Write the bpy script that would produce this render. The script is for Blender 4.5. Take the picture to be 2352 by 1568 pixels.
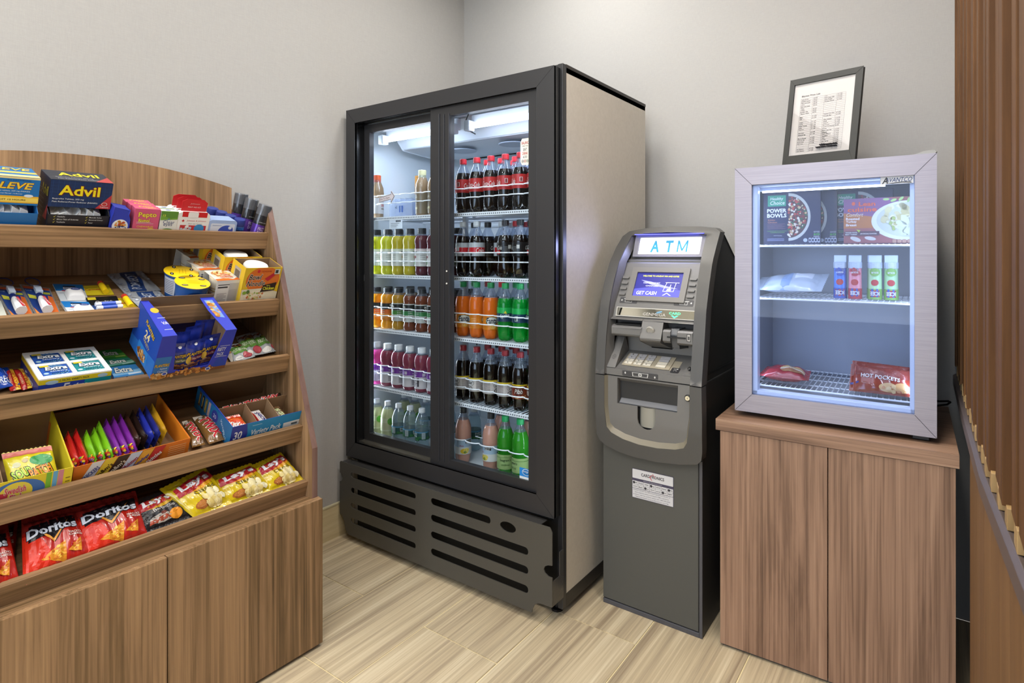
import bpy, math, random
from mathutils import Matrix, Vector, geometry

# ---------------------------------------------------------------- camera, world, lights, exposure
scene = bpy.context.scene
COL = scene.collection
for o in list(bpy.data.objects):
    bpy.data.objects.remove(o)
YAW = math.radians(35.86)
cam_data = bpy.data.cameras.new('camera')
cam_data.sensor_width = 36.0
cam_data.lens = 1362.0 / 2352.0 * 36.0
cam_data.shift_y = -(784 - 584) / 2352.0
cam_data.clip_start = 0.02
cam = bpy.data.objects.new('camera', cam_data)
COL.objects.link(cam)
cam.location = (0, 0, 1.3)
cam.rotation_euler = (math.pi / 2, 0, YAW)
scene.camera = cam

vs = scene.view_settings
scene.display_settings.display_device = 'sRGB'
vs.view_transform = 'Standard'
vs.look = 'None'
vs.gamma = 1.0
vs.use_curve_mapping = False
vs.exposure = 0.58
cy = scene.cycles
cy.max_bounces = 8
cy.diffuse_bounces = 4
cy.glossy_bounces = 4
cy.transmission_bounces = 6
cy.transparent_max_bounces = 32
cy.caustics_reflective = False
cy.caustics_refractive = False
cy.sample_clamp_indirect = 4.0

world = bpy.data.worlds.new('world')
scene.world = world
world.use_nodes = True
world.node_tree.nodes['Background'].inputs[0].default_value = (1.0, 0.95, 0.88, 1)
world.node_tree.nodes['Background'].inputs[1].default_value = 0.3


def area_lamp(name, loc, rot, sx, sy, power, color=(1, 1, 1), spread=math.pi):
    d = bpy.data.lights.new(name, 'AREA')
    d.shape = 'RECTANGLE'
    d.size, d.size_y = sx, sy
    d.energy = power
    d.color = color
    d.spread = spread
    o = bpy.data.objects.new(name, d)
    COL.objects.link(o)
    o.location = loc
    o.rotation_euler = rot
    return o


WARM = (1.0, 0.985, 0.95)
# recessed ceiling lamps of the room (their fittings are built with the ceiling)
DOWNLIGHTS = [(-1.35, 2.05), (-0.25, 1.40), (-0.30, -0.30), (-1.75, -0.40), (0.9, 1.55), (0.9, 0.2), (1.4, -0.9), (-1.6, -1.7)]
for lx, ly in DOWNLIGHTS:
    area_lamp('downlight_lamp', (lx, ly, 2.93), (0, 0, 0), 0.26, 0.26, 10.5 if (lx, ly) == (-0.25, 1.40) else 9, WARM)
# unseen fill lights added to even out the room: ceiling panels and rear window
area_lamp('ceiling_panel_lamp', (-1.00, 0.85, 2.97), (0, 0, 0), 1.7, 1.8, 15, (0.98, 0.985, 1.0))
area_lamp('ceiling_panel_lamp', (-0.1, -1.4, 2.97), (0, 0, 0), 1.8, 1.6, 22, (0.93, 0.96, 1.0))
area_lamp('window_daylight', (-0.6, -2.9, 1.6), (math.radians(90), 0, 0), 2.6, 2.0, 56, (0.72, 0.83, 1.0))

# ---------------------------------------------------------------- materials
MATS = {}


def lin(h):
    if isinstance(h, str):
        h = h.lstrip('#')
        c = [int(h[i:i + 2], 16) / 255 for i in (0, 2, 4)]
    else:
        c = list(h)
    return tuple(x / 12.92 if x <= 0.04045 else ((x + 0.055) / 1.055) ** 2.4 for x in c) + (1,)


def mat(name, h='#808080', rough=0.5, metal=0.0, coat=0.0, emit=0.0, spec=0.5, bump=0.0, bscale=60.0):
    if name in MATS:
        return MATS[name]
    m = bpy.data.materials.new(name)
    m.use_nodes = True
    b = m.node_tree.nodes['Principled BSDF']
    c = lin(h)
    b.inputs['Base Color'].default_value = c
    b.inputs['Roughness'].default_value = rough
    b.inputs['Metallic'].default_value = metal
    b.inputs['Coat Weight'].default_value = coat
    b.inputs['Coat Roughness'].default_value = 0.08
    b.inputs['Specular IOR Level'].default_value = spec
    if emit:
        b.inputs['Emission Color'].default_value = c
        b.inputs['Emission Strength'].default_value = emit
    if bump:
        nt = m.node_tree
        n = nt.nodes.new('ShaderNodeTexNoise')
        n.inputs['Scale'].default_value = bscale
        n.inputs['Detail'].default_value = 3
        tc = nt.nodes.new('ShaderNodeTexCoord')
        nt.links.new(tc.outputs['Object'], n.inputs['Vector'])
        bp = nt.nodes.new('ShaderNodeBump')
        bp.inputs['Strength'].default_value = bump
        bp.inputs['Distance'].default_value = 0.002
        nt.links.new(n.outputs['Fac'], bp.inputs['Height'])
        nt.links.new(bp.outputs['Normal'], b.inputs['Normal'])
    MATS[name] = m
    return m


def pale(h, f):
    c = lin(h)
    c = [x * f for x in c[:3]]
    return '#' + ''.join('%02x' % round(255 * (x * 12.92 if x <= 0.0031308 else 1.055 * x ** (1 / 2.4) - 0.055)) for x in c)


def ink(h, gloss=False):
    k = 'ink_' + ('g_' if gloss else '') + h.lstrip('#')
    return mat(k, pale(h, 0.74), 0.3 if gloss else 0.42, spec=0.4)


def noise_mat(name, stops, scale, rough=0.5, detail=5.0, dist=0.5, nscale=1.0, per_object=False, fine=None, bump=0.0, coat=0.0, spec=0.5, fine_amt=0.25, metal=0.0):
    """colour ramp over a stretched noise; scale is an xyz triple in object space"""
    if name in MATS:
        return MATS[name]
    m = bpy.data.materials.new(name)
    m.use_nodes = True
    nt = m.node_tree
    N, Lk = nt.nodes, nt.links
    b = N['Principled BSDF']
    b.inputs['Roughness'].default_value = rough
    b.inputs['Coat Weight'].default_value = coat
    b.inputs['Specular IOR Level'].default_value = spec
    b.inputs['Metallic'].default_value = metal
    tc = N.new('ShaderNodeTexCoord')
    vec = tc.outputs['Object']
    if per_object:
        oi = N.new('ShaderNodeObjectInfo')
        cm = N.new('ShaderNodeVectorMath')
        cm.operation = 'SCALE'
        cm.inputs[0].default_value = (7.3, 11.1, 5.7)
        Lk.new(oi.outputs['Random'], cm.inputs['Scale'])
        ad = N.new('ShaderNodeVectorMath')
        ad.operation = 'ADD'
        Lk.new(vec, ad.inputs[0])
        Lk.new(cm.outputs[0], ad.inputs[1])
        vec = ad.outputs[0]

    def layer(sc, det, dst):
        mp = N.new('ShaderNodeMapping')
        mp.inputs['Scale'].default_value = sc
        Lk.new(vec, mp.inputs['Vector'])
        n = N.new('ShaderNodeTexNoise')
        n.inputs['Scale'].default_value = nscale
        n.inputs['Detail'].default_value = det
        n.inputs['Distortion'].default_value = dst
        n.inputs['Roughness'].default_value = 0.6
        Lk.new(mp.outputs[0], n.inputs['Vector'])
        return n.outputs['Fac']
    f = layer(scale, detail, dist)
    if fine:
        f2 = layer(fine, 3, 0.2)
        mx = N.new('ShaderNodeMix')
        mx.data_type = 'FLOAT'
        mx.inputs[0].default_value = fine_amt
        Lk.new(f, mx.inputs[2])
        Lk.new(f2, mx.inputs[3])
        f = mx.outputs[0]
    cr = N.new('ShaderNodeValToRGB')
    cr.color_ramp.elements.remove(cr.color_ramp.elements[0])
    for i, (p, h) in enumerate(stops):
        e = cr.color_ramp.elements[0] if i == 0 else cr.color_ramp.elements.new(p)
        e.position = p
        e.color = lin(h)
    Lk.new(f, cr.inputs[0])
    Lk.new(cr.outputs[0], b.inputs['Base Color'])
    if bump:
        bp = N.new('ShaderNodeBump')
        bp.inputs['Strength'].default_value = bump
        bp.inputs['Distance'].default_value = 0.001
        Lk.new(f, bp.inputs['Height'])
        Lk.new(bp.outputs[0], b.inputs['Normal'])
    MATS[name] = m
    return m


def clear_mat(name, h='#ffffff', alpha=0.12, rough=0.04, body=None, fres=1.45):
    """thin transparent film or pane: tinted see-through part, a little of its own body colour and a Fresnel gloss"""
    if name in MATS:
        return MATS[name]
    m = bpy.data.materials.new(name)
    m.use_nodes = True
    nt = m.node_tree
    N, Lk = nt.nodes, nt.links
    N.remove(N['Principled BSDF'])
    out = N['Material Output']
    tr = N.new('ShaderNodeBsdfTransparent')
    tr.inputs[0].default_value = lin(h)
    df = N.new('ShaderNodeBsdfDiffuse')
    df.inputs[0].default_value = lin(body or h)
    gl = N.new('ShaderNodeBsdfGlossy')
    gl.inputs['Roughness'].default_value = rough
    fr = N.new('ShaderNodeFresnel')
    geo = N.new('ShaderNodeNewGeometry')
    im = N.new('ShaderNodeMix')
    im.data_type = 'FLOAT'
    im.inputs[2].default_value = fres
    im.inputs[3].default_value = 1.0 / fres
    Lk.new(geo.outputs['Backfacing'], im.inputs[0])
    Lk.new(im.outputs[0], fr.inputs[0])
    a = N.new('ShaderNodeMixShader')
    a.inputs[0].default_value = alpha
    Lk.new(tr.outputs[0], a.inputs[1])
    Lk.new(df.outputs[0], a.inputs[2])
    b = N.new('ShaderNodeMixShader')
    Lk.new(fr.outputs[0], b.inputs[0])
    Lk.new(a.outputs[0], b.inputs[1])
    Lk.new(gl.outputs[0], b.inputs[2])
    Lk.new(b.outputs[0], out.inputs[0])
    MATS[name] = m
    return m


# ---------------------------------------------------------------- mesh helpers
def refine(vs_, fs, L):
    """split triangles until no edge is longer than L (2-D or 3-D vertex tuples)"""
    vs_ = [tuple(v) for v in vs_]
    mid = {}
    out = []
    stack = []
    for f in fs:
        for i in range(1, len(f) - 1):
            stack.append((f[0], f[i], f[i + 1]))
    while stack:
        a, b, c = stack.pop()
        e = [(math.dist(vs_[a], vs_[b]), a, b, c), (math.dist(vs_[b], vs_[c]), b, c, a), (math.dist(vs_[c], vs_[a]), c, a, b)]
        d, p, q, r = max(e)
        if d <= L:
            out.append((a, b, c))
            continue
        k = (min(p, q), max(p, q))
        if k not in mid:
            mid[k] = len(vs_)
            vs_.append(tuple((x + y) / 2 for x, y in zip(vs_[p], vs_[q])))
        n = mid[k]
        stack.append((p, n, r))
        stack.append((n, q, r))
    return vs_, out


class MB:
    def __init__(s):
        s.v, s.f, s.m = [], [], []

    def add(s, vs_, fs, m=0, fn=None):
        n = len(s.v)
        s.v += [tuple(fn(*v)) if fn else tuple(v) for v in vs_]
        for f in fs:
            s.f.append(tuple(i + n for i in f))
            s.m.append(m)
        return s

    def box(s, x0, y0, z0, x1, y1, z1, m=0, fn=None):
        v = [(x, y, z) for z in (z0, z1) for y in (y0, y1) for x in (x0, x1)]
        return s.add(v, [(0, 2, 3, 1), (4, 5, 7, 6), (0, 1, 5, 4), (2, 6, 7, 3), (0, 4, 6, 2), (1, 3, 7, 5)], m, fn)

    def hexa(s, bot, top, m=0):
        return s.add(list(bot) + list(top), [(3, 2, 1, 0), (4, 5, 6, 7), (0, 1, 5, 4), (1, 2, 6, 5), (2, 3, 7, 6), (3, 0, 4, 7)], m)

    def prism(s, poly, a, b, axis='y', m=0, fn=None):
        """poly in the two other axes (xz for 'y', xy for 'z', yz for 'x'), extruded a..b"""
        def P(p, t):
            return {'y': (p[0], t, p[1]), 'z': (p[0], p[1], t), 'x': (t, p[0], p[1])}[axis]
        n = len(poly)
        v = [P(p, a) for p in poly] + [P(p, b) for p in poly]
        tri = geometry.tessellate_polygon([[Vector((p[0], p[1], 0)) for p in poly]])
        f = [tuple(t) for t in tri] + [tuple(i + n for i in reversed(t)) for t in tri]
        f += [(i, (i + 1) % n, (i + 1) % n + n, i + n) for i in range(n)]
        return s.add(v, f, m, fn)

    def plate(s, outer, holes, y0, y1, m=0, fn=None, L=None, axis='y'):
        """flat plate in xz (or xy) with holes, between y0 and y1; fn warps the points, L refines first"""
        loops = [list(outer)] + [list(h) for h in holes]
        if L:
            nl = []
            for lp in loops:
                o = []
                for i, p in enumerate(lp):
                    q = lp[(i + 1) % len(lp)]
                    k = max(1, math.ceil(math.dist(p, q) / L))
                    o += [(p[0] + (q[0] - p[0]) * j / k, p[1] + (q[1] - p[1]) * j / k) for j in range(k)]
                nl.append(o)
            loops = nl
        flat = [p for lp in loops for p in lp]
        tri = [tuple(t) for t in geometry.tessellate_polygon([[Vector((p[0], p[1], 0)) for p in lp] for lp in loops])]
        v2, t2 = (refine(flat, tri, L * 1.01) if L else (flat, tri))
        P = (lambda p, t: (p[0], t, p[1])) if axis == 'y' else (lambda p, t: (p[0], p[1], t))
        for t, rev in ((y0, False), (y1, True)):
            s.add([P(p, t) for p in v2], [tuple(reversed(f)) if rev else f for f in t2], m, fn)
        for lp in loops:
            n = len(lp)
            s.add([P(p, y0) for p in lp] + [P(p, y1) for p in lp], [(i, (i + 1) % n, (i + 1) % n + n, i + n) for i in range(n)], m, fn)
        return s

    def tube(s, pts, r, n=8, m=0, closed=False):
        pts = [Vector(p) for p in pts]
        k = len(pts)
        rings = []
        for i, p in enumerate(pts):
            a = pts[(i - 1) % k] if (closed or i > 0) else p
            b = pts[(i + 1) % k] if (closed or i < k - 1) else p
            d = (b - a)
            d = d.normalized() if d.length > 1e-9 else Vector((0, 0, 1))
            up = Vector((0, 0, 1)) if abs(d.z) < 0.9 else Vector((1, 0, 0))
            u = d.cross(up).normalized()
            w = d.cross(u).normalized()
            rr = r[i] if isinstance(r, (list, tuple)) else r
            rings.append([tuple(p + u * rr * math.cos(2 * math.pi * j / n) + w * rr * math.sin(2 * math.pi * j / n)) for j in range(n)])
        v = [q for rg in rings for q in rg]
        f = []
        for i in range(k if closed else k - 1):
            a, b = i * n, ((i + 1) % k) * n
            f += [(a + j, a + (j + 1) % n, b + (j + 1) % n, b + j) for j in range(n)]
        if not closed:
            f += [tuple(range(n)), tuple(range((k - 1) * n, k * n))]
        return s.add(v, f, m)

    def lathe(s, prof, n=24, c=(0, 0, 0), m=0, caps=True, lobes=0, amp=0.0, lz=0.0, fn=None):
        v, f = [], []
        for r, z in prof:
            for j in range(n):
                a = 2 * math.pi * j / n
                rr = r
                if lobes and z < lz:
                    rr = r * (1 - amp * (1 - z / lz) * (0.5 + 0.5 * math.cos(lobes * a)))
                v.append((c[0] + rr * math.cos(a), c[1] + rr * math.sin(a), c[2] + z))
        for i in range(len(prof) - 1):
            a, b = i * n, (i + 1) * n
            f += [(a + j, a + (j + 1) % n, b + (j + 1) % n, b + j) for j in range(n)]
        if caps:
            f += [tuple(reversed(range(n))), tuple(range((len(prof) - 1) * n, len(prof) * n))]
        return s.add(v, f, m, fn)

    def grid(s, fn, nu, nv, m=0):
        v = [fn(i / nu, j / nv) for j in range(nv + 1) for i in range(nu + 1)]
        w = nu + 1
        return s.add(v, [(j * w + i, j * w + i + 1, (j + 1) * w + i + 1, (j + 1) * w + i) for j in range(nv) for i in range(nu)], m)

    def build(s, name, mats, parent=None, smooth=False, bevel=0.0, seg=2, ang=35):
        me = bpy.data.meshes.new(name)
        me.from_pydata(s.v, [], s.f)
        for m_ in (mats if isinstance(mats, (list, tuple)) else [mats]):
            me.materials.append(m_)
        if any(s.m):
            me.polygons.foreach_set('material_index', s.m)
        me.update()
        if smooth:
            me.polygons.foreach_set('use_smooth', [True] * len(me.polygons))
            me.set_sharp_from_angle(angle=math.radians(ang))
        o = bpy.data.objects.new(name, me)
        COL.objects.link(o)
        if parent:
            o.parent = parent
        if bevel:
            md = o.modifiers.new('bevel', 'BEVEL')
            md.width = bevel
            md.segments = seg
            md.limit_method = 'ANGLE'
            md.angle_limit = math.radians(40)
            md.harden_normals = False
        return o


def rrect(x0, z0, x1, z1, r, n=4):
    """rounded rectangle loop; r may be a 4-tuple (bl, br, tr, tl)"""
    rs = r if isinstance(r, (tuple, list)) else (r,) * 4
    out = []
    for (cx, cz, a0), q in zip(((x0, z0, 180), (x1, z0, 270), (x1, z1, 0), (x0, z1, 90)), rs):
        if q <= 0:
            out.append((cx, cz))
            continue
        ox = cx + q if cx == x0 else cx - q
        oz = cz + q if cz == z0 else cz - q
        for i in range(n + 1):
            a = math.radians(a0 + 90 * i / n)
            out.append((ox + q * math.cos(a), oz + q * math.sin(a)))
    return out


def ring(cx, cz, rx, rz=None, n=24, a0=0.0):
    rz = rz or rx
    return [(cx + rx * math.cos(a0 + 2 * math.pi * i / n), cz + rz * math.sin(a0 + 2 * math.pi * i / n)) for i in range(n)]


# ---------------------------------------------------------------- flat print (lettering, graphics)
_TX = {}


def text_shape(s, bold=0.0, shear=0.0):
    k = (s, bold, shear)
    if k not in _TX:
        c = bpy.data.curves.new('text_outline', 'FONT')
        c.body = s
        c.size = 1
        c.offset = bold
        c.shear = shear
        c.resolution_u = 2
        o = bpy.data.objects.new('text_outline', c)
        me = bpy.data.meshes.new_from_object(o)
        v = [(p.co.x, p.co.y) for p in me.vertices]
        f = [tuple(p.vertices) for p in me.polygons]
        bpy.data.meshes.remove(me)
        bpy.data.objects.remove(o)
        bpy.data.curves.remove(c)
        if not v:
            v, f = [(0, 0), (1, 0), (1, 1)], []
        xs, ys = [p[0] for p in v], [p[1] for p in v]
        _TX[k] = (v, f, min(xs), min(ys), max(xs), max(ys))
    return _TX[k]


def clip_tris(v, f, box):
    x0, y0, x1, y1 = box
    if all(x0 <= a <= x1 and y0 <= b <= y1 for a, b in v):
        return v, f
    nv, nf = [], []
    for t in f:
        pg = [v[i] for i in t]
        for ax, lim, sg_ in ((0, x0, 1), (0, x1, -1), (1, y0, 1), (1, y1, -1)):
            out = []
            for i, p_ in enumerate(pg):
                q_ = pg[i - 1]
                a, b = (p_[ax] - lim) * sg_, (q_[ax] - lim) * sg_
                if (a >= 0) != (b >= 0):
                    k = b / (b - a)
                    out.append((q_[0] + (p_[0] - q_[0]) * k, q_[1] + (p_[1] - q_[1]) * k))
                if a >= 0:
                    out.append(p_)
            pg = out
            if not pg:
                break
        if len(pg) >= 3:
            n = len(nv)
            nv += pg
            nf.append(tuple(range(n, n + len(pg))))
    return nv, nf


class Print:
    LIFT = 0.00025
    clip = None

    def __init__(s, gloss=False):
        s.p = []
        s.gloss = gloss
        s.base = 1
        s.bb = []

    def _layer(s, v):
        xs, ys = [q[0] for q in v], [q[1] for q in v]
        bb = (min(xs), min(ys), max(xs), max(ys))
        n = s.base
        for o, k in s.bb:
            if k >= n and o[0] < bb[2] and bb[0] < o[2] and o[1] < bb[3] and bb[1] < o[3]:
                n = k + 1
        return n, bb

    def _add(s, v, f, h):
        n, bb = s._layer(v)
        s.bb.append((bb, n))
        s.p.append((v, f, h, n))
        return s

    def rect(s, x0, y0, x1, y1, h):
        return s._add([(x0, y0), (x1, y0), (x1, y1), (x0, y1)], [(0, 1, 2, 3)], h)

    def poly(s, pts, h):
        t = geometry.tessellate_polygon([[Vector((p[0], p[1], 0)) for p in pts]])
        return s._add(list(pts), [tuple(q) for q in t], h)

    def ell(s, cx, cy_, rx, ry, h, n=24, rot=0.0):
        c, q = math.cos(rot), math.sin(rot)
        pts = [(rx * math.cos(2 * math.pi * i / n), ry * math.sin(2 * math.pi * i / n)) for i in range(n)]
        pts = [(cx + x * c - y * q, cy_ + x * q + y * c) for x, y in pts]
        return s._add(pts, [tuple(range(n))], h)

    def text(s, t, cx, cy_, w, h, col, bold=0.02, shear=0.0, rot=0.0, keep=False, edge=None, esz=0.0):
        """lettering centred on cx,cy filling w x h (keep: keep proportions, fit width)"""
        bold = round(bold * 0.42, 4)
        if edge:
            s.text(t, cx, cy_, w + esz * 1.3, h + esz * 1.3, edge, (bold + 0.035) / 0.42, shear, rot)
        v, f, x0, y0, x1, y1 = text_shape(t, bold, shear)
        sx = w / max(1e-6, x1 - x0)
        sy = sx if keep else h / max(1e-6, y1 - y0)
        mx, my = (x0 + x1) / 2, (y0 + y1) / 2
        c, q = math.cos(rot), math.sin(rot)
        out = []
        for a, b in v:
            X, Y = (a - mx) * sx, (b - my) * sy
            out.append((cx + X * c - Y * q, cy_ + X * q + Y * c))
        return s._add(out, f, col)

    def blobs(s, cx, cy_, rx, ry, n, cols, size=0.006, seed=1, sq=False):
        rnd = random.Random(seed)
        e_ = size
        lay, bb = s._layer([(cx - rx - e_, cy_ - ry - e_), (cx + rx + e_, cy_ + ry + e_)])
        s.bb.append((bb, lay + 2 if n > 1 else lay))
        for i in range(n):
            if sq:
                x, y = cx + rx * rnd.uniform(-1, 1), cy_ + ry * rnd.uniform(-1, 1)
            else:
                a, r = rnd.uniform(0, 2 * math.pi), math.sqrt(rnd.random())
                x, y = cx + rx * r * math.cos(a), cy_ + ry * r * math.sin(a)
            k = rnd.randint(6, 8)
            a0 = rnd.uniform(0, 6)
            e = rnd.uniform(0.5, 1)
            sz = size * rnd.uniform(0.6, 1.2)
            pts = []
            for j in range(k):
                b = 2 * math.pi * j / k
                rr = sz * rnd.uniform(0.75, 1.05)
                X, Y = rr * math.cos(b), rr * e * math.sin(b)
                pts.append((x + X * math.cos(a0) - Y * math.sin(a0), y + X * math.sin(a0) + Y * math.cos(a0)))
            s.p.append((pts, [tuple(range(k))], rnd.choice(cols), lay + i % 3))
        return s

    def build(s, name, parent, fn, L=None):
        b = MB()
        hs = []
        for v, f, h, n in s.p:
            if s.clip:
                v, f = clip_tris(v, f, s.clip)
                if not f:
                    continue
            if h not in hs:
                hs.append(h)
            if L:
                v, f = refine(v, f, L)
            d = s.LIFT * n
            b.add([fn(x, y, d) for x, y in v], f, hs.index(h))
        return b.build(name, [ink(h, s.gloss) for h in hs], parent)


def on_front(x0, z0, y):
    return lambda u, v, h: (x0 + u, y - h, z0 + v)


def on_top(x0, y0, z):
    return lambda u, v, h: (x0 + u, y0 + v, z + h)


def on_left(x, y1, z0):
    return lambda u, v, h: (x - h, y1 - u, z0 + v)


def on_right(x, y0, z0):
    return lambda u, v, h: (x + h, y0 + u, z0 + v)


def on_quad(bl, br, tr, tl, w, h_):
    """bilinear: u in 0..w, v in 0..h_ over a 3-D quad, lifted along its normal"""
    bl, br, tr, tl = (Vector(p) for p in (bl, br, tr, tl))
    n = (br - bl).cross(tl - bl).normalized()

    def fn(u, v, d):
        a, b = u / w, v / h_
        p = bl * (1 - a) * (1 - b) + br * a * (1 - b) + tr * a * b + tl * (1 - a) * b + n * d
        return tuple(p)
    return fn


def on_cyl(r, zc, a0=0.0, c=(0, 0)):
    """wrap u (metres along the arc, 0 faces -Y) and v (height) on a vertical cylinder"""
    def fn(u, v, d):
        a = u / r + a0
        return (c[0] + (r + d) * math.sin(a), c[1] - (r + d) * math.cos(a), zc + v)
    return fn


# ---------------------------------------------------------------- object helpers
def tag(o, label=None, cat=None, group=None, kind=None):
    if label:
        o['label'] = label
    if cat:
        o['category'] = cat
    if group:
        o['group'] = group
    if kind:
        o['kind'] = kind
    return o


def thing(name, label, cat, mtx=None, group=None):
    o = bpy.data.objects.new(name, None)
    o.empty_display_size = 0.05
    COL.objects.link(o)
    if mtx is not None:
        o.matrix_basis = mtx
    return tag(o, label, cat, group)


def dup(root, mtx, label=None, group=None):
    r = root.copy()
    COL.objects.link(r)
    r.matrix_basis = mtx
    if label:
        r['label'] = label
    if group:
        r['group'] = group
    for ch in KIDS.get(root.name, None) or list(root.children):
        c = ch.copy()
        COL.objects.link(c)
        c.parent = r
        for g in list(ch.children):
            d = g.copy()
            COL.objects.link(d)
            d.parent = c
    return r


KIDS = {}


def T(x, y, z):
    return Matrix.Translation((x, y, z))


def RZ(d):
    return Matrix.Rotation(math.radians(d), 4, 'Z')


def RX(d):
    return Matrix.Rotation(math.radians(d), 4, 'X')


def RY(d):
    return Matrix.Rotation(math.radians(d), 4, 'Y')


def struct(b, name, mats, **k):
    return tag(b.build(name, mats, **k), kind='structure')

# ---------------------------------------------------------------- the room
XA, YB, ZC = -2.262, 2.65, 3.0
wallpaper = noise_mat('wallpaper', [(0.3, '#9d9c9a'), (0.7, '#a8a7a5')], (40, 40, 900), rough=0.75, detail=2, fine=(700, 700, 40), fine_amt=0.5, bump=0.25, spec=0.2)
ceil_m = mat('ceiling_paint', '#e2dfd8', 0.8)
struct(MB().box(XA - 0.12, -3.0, 0, XA, YB + 0.12, ZC), 'wall_left', wallpaper)
struct(MB().box(XA, YB, 0, 3.0, YB + 0.12, ZC), 'wall_back', wallpaper)
struct(MB().box(3.0, -3.0, 0, 3.12, YB + 0.12, ZC), 'wall_right', wallpaper)
wf = MB()
for a in ((XA, 0, -2.0, ZC), (0.8, 0, 3.0, ZC), (-2.0, 0, 0.8, 0.6), (-2.0, 2.6, 0.8, ZC)):
    wf.box(a[0], -3.12, a[1], a[2], -3.0, a[3])
struct(wf, 'wall_front', wallpaper)
win = tag(MB().plate([(-2.0, 0.6), (0.8, 0.6), (0.8, 2.6), (-2.0, 2.6)], [[(-1.94, 0.66), (-0.64, 0.66), (-0.64, 2.54), (-1.94, 2.54)], [(-0.58, 0.66), (0.74, 0.66), (0.74, 2.54), (-0.58, 2.54)]], -3.09, -3.04).build('window_1', mat('window_frame_white', '#d8d6d0', 0.4)), kind='structure')  # window added out of view to go with the fill lamp behind the camera
MB().box(-1.94, -3.07, 0.66, 0.74, -3.065, 2.54).build('window_pane', clear_mat('window_glass', '#eef6ff', 0.05), win)
ceil_o = struct(MB().box(XA, -3.0, ZC, 3.0, YB, ZC + 0.1), 'ceiling', ceil_m)
# glowing panels added on the ceiling to carry the two fill lamps
for cx_, cy_, a, b_ in ((-1.00, 0.85, .85, 0.9), (-0.1, -1.4, .9, .8)):
    t = thing('ceiling_light_panel', 'large square light panel in the ceiling %s' % ('over the vending corner' if cy_ > 0 else 'behind the viewer'), 'ceiling lamp', T(cx_, cy_, ZC))
    MB().plate([(-a - .03, -b_ - .03), (a + .03, -b_ - .03), (a + .03, b_ + .03), (-a - .03, b_ + .03)], [[(-a, -b_), (a, -b_), (a, b_), (-a, b_)]], -0.02, 0, axis='z').build('panel_frame', mat('lamp_trim', '#e8e6e0', 0.4), t)
    MB().box(-a, -b_, -0.004, a, b_, 0).build('diffuser', mat('panel_diffuser', '#fff6ea', 0.6, emit=0.6), t)
lamp_m = mat('lamp_diffuser', '#fff2dc', 0.6, emit=9.0)
trim_m = mat('lamp_trim', '#e8e6e0', 0.4)
for i, (lx, ly) in enumerate(DOWNLIGHTS):
    t = thing('ceiling_downlight', 'square recessed ceiling downlight, number %d of the ceiling lamps above the room' % (i + 1), 'ceiling lamp', T(lx, ly, ZC), 'recessed downlights in the ceiling')
    t['label'] = 'square recessed warm downlight in the white ceiling'
    MB().plate([(-.17, -.17), (.17, -.17), (.17, .17), (-.17, .17)], [[(-.14, -.14), (.14, -.14), (.14, .14), (-.14, .14)]], -0.012, 0, axis='z').build('trim_ring', trim_m, t)
    MB().box(-.14, -.14, -0.004, .14, .14, 0).build('diffuser', lamp_m, t)

# floor: grout bed with porcelain planks laid in half bond, veins along Y
bed = struct(MB().box(XA, -3.0, -0.05, 3.0, YB, -0.0025), 'floor', mat('grout', '#e2d3a6', 0.8))
tile_m = noise_mat('floor_tile', [(0.33, '#8f7e66'), (0.43, '#aa9a80'), (0.50, '#baaa8c'), (0.57, '#c9ba9c'), (0.66, '#d8ccb0')], (20, 0.55, 4), rough=0.34, detail=7, dist=0.22, per_object=True, fine=(120, 1.3, 9), fine_amt=0.40, spec=0.4)
PX, LY = 0.3203, 0.684
g = 0.0032
tm = None
for i in range(-3, 9):
    x0 = -1.784 + PX * i
    if x0 > 0.75:
        continue
    xa, xb = max(x0, XA) + g / 2, x0 + PX - g / 2
    if xb <= XA + 0.02:
        continue
    off = 1.500 if i % 2 else 1.161
    for k in range(-3, 3):
        ya, yb = max(off + LY * k, -0.6) + g / 2, min(off + LY * (k + 1), YB) - g / 2
        if yb - ya < 0.02:
            continue
        full = (xb - xa) > PX - 0.01 and (yb - ya) > LY - 0.01
        if full and tm is not None:
            o = bpy.data.objects.new('tile', tm)
            COL.objects.link(o)
        else:
            b = MB().hexa([(0, 0, -0.004), (xb - xa, 0, -0.004), (xb - xa, yb - ya, -0.004), (0, yb - ya, -0.004)],
                          [(0.0008, 0.0008, 0), (xb - xa - 0.0008, 0.0008, 0), (xb - xa - 0.0008, yb - ya - 0.0008, 0), (0.0008, yb - ya - 0.0008, 0)])
            o = b.build('tile', tile_m)
            if full:
                tm = o.data
        o.parent = bed
        o.location = (xa, ya, 0)

base_m = noise_mat('baseboard_tile', [(0.3, '#b3a27c'), (0.5, '#c6b791'), (0.7, '#d3c6a3')], (3, 1.2, 24), rough=0.4, detail=5, fine=(40, 6, 90), fine_amt=0.35)
bb = struct(MB().box(XA, -3.0, 0, XA + 0.010, YB, 0.150), 'baseboard_left', base_m)
MB().box(XA, -3.0, 0.150, XA + 0.013, YB, 0.156).build('metal_edge', mat('baseboard_edge', '#d8cfae', 0.35, metal=0.3), bb)
bb = struct(MB().box(XA, YB - 0.010, 0, 0.03, YB, 0.150), 'baseboard_back', base_m)
MB().box(XA, YB - 0.013, 0.150, 0.03, YB, 0.156).build('metal_edge', MATS['baseboard_edge'], bb)

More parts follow.
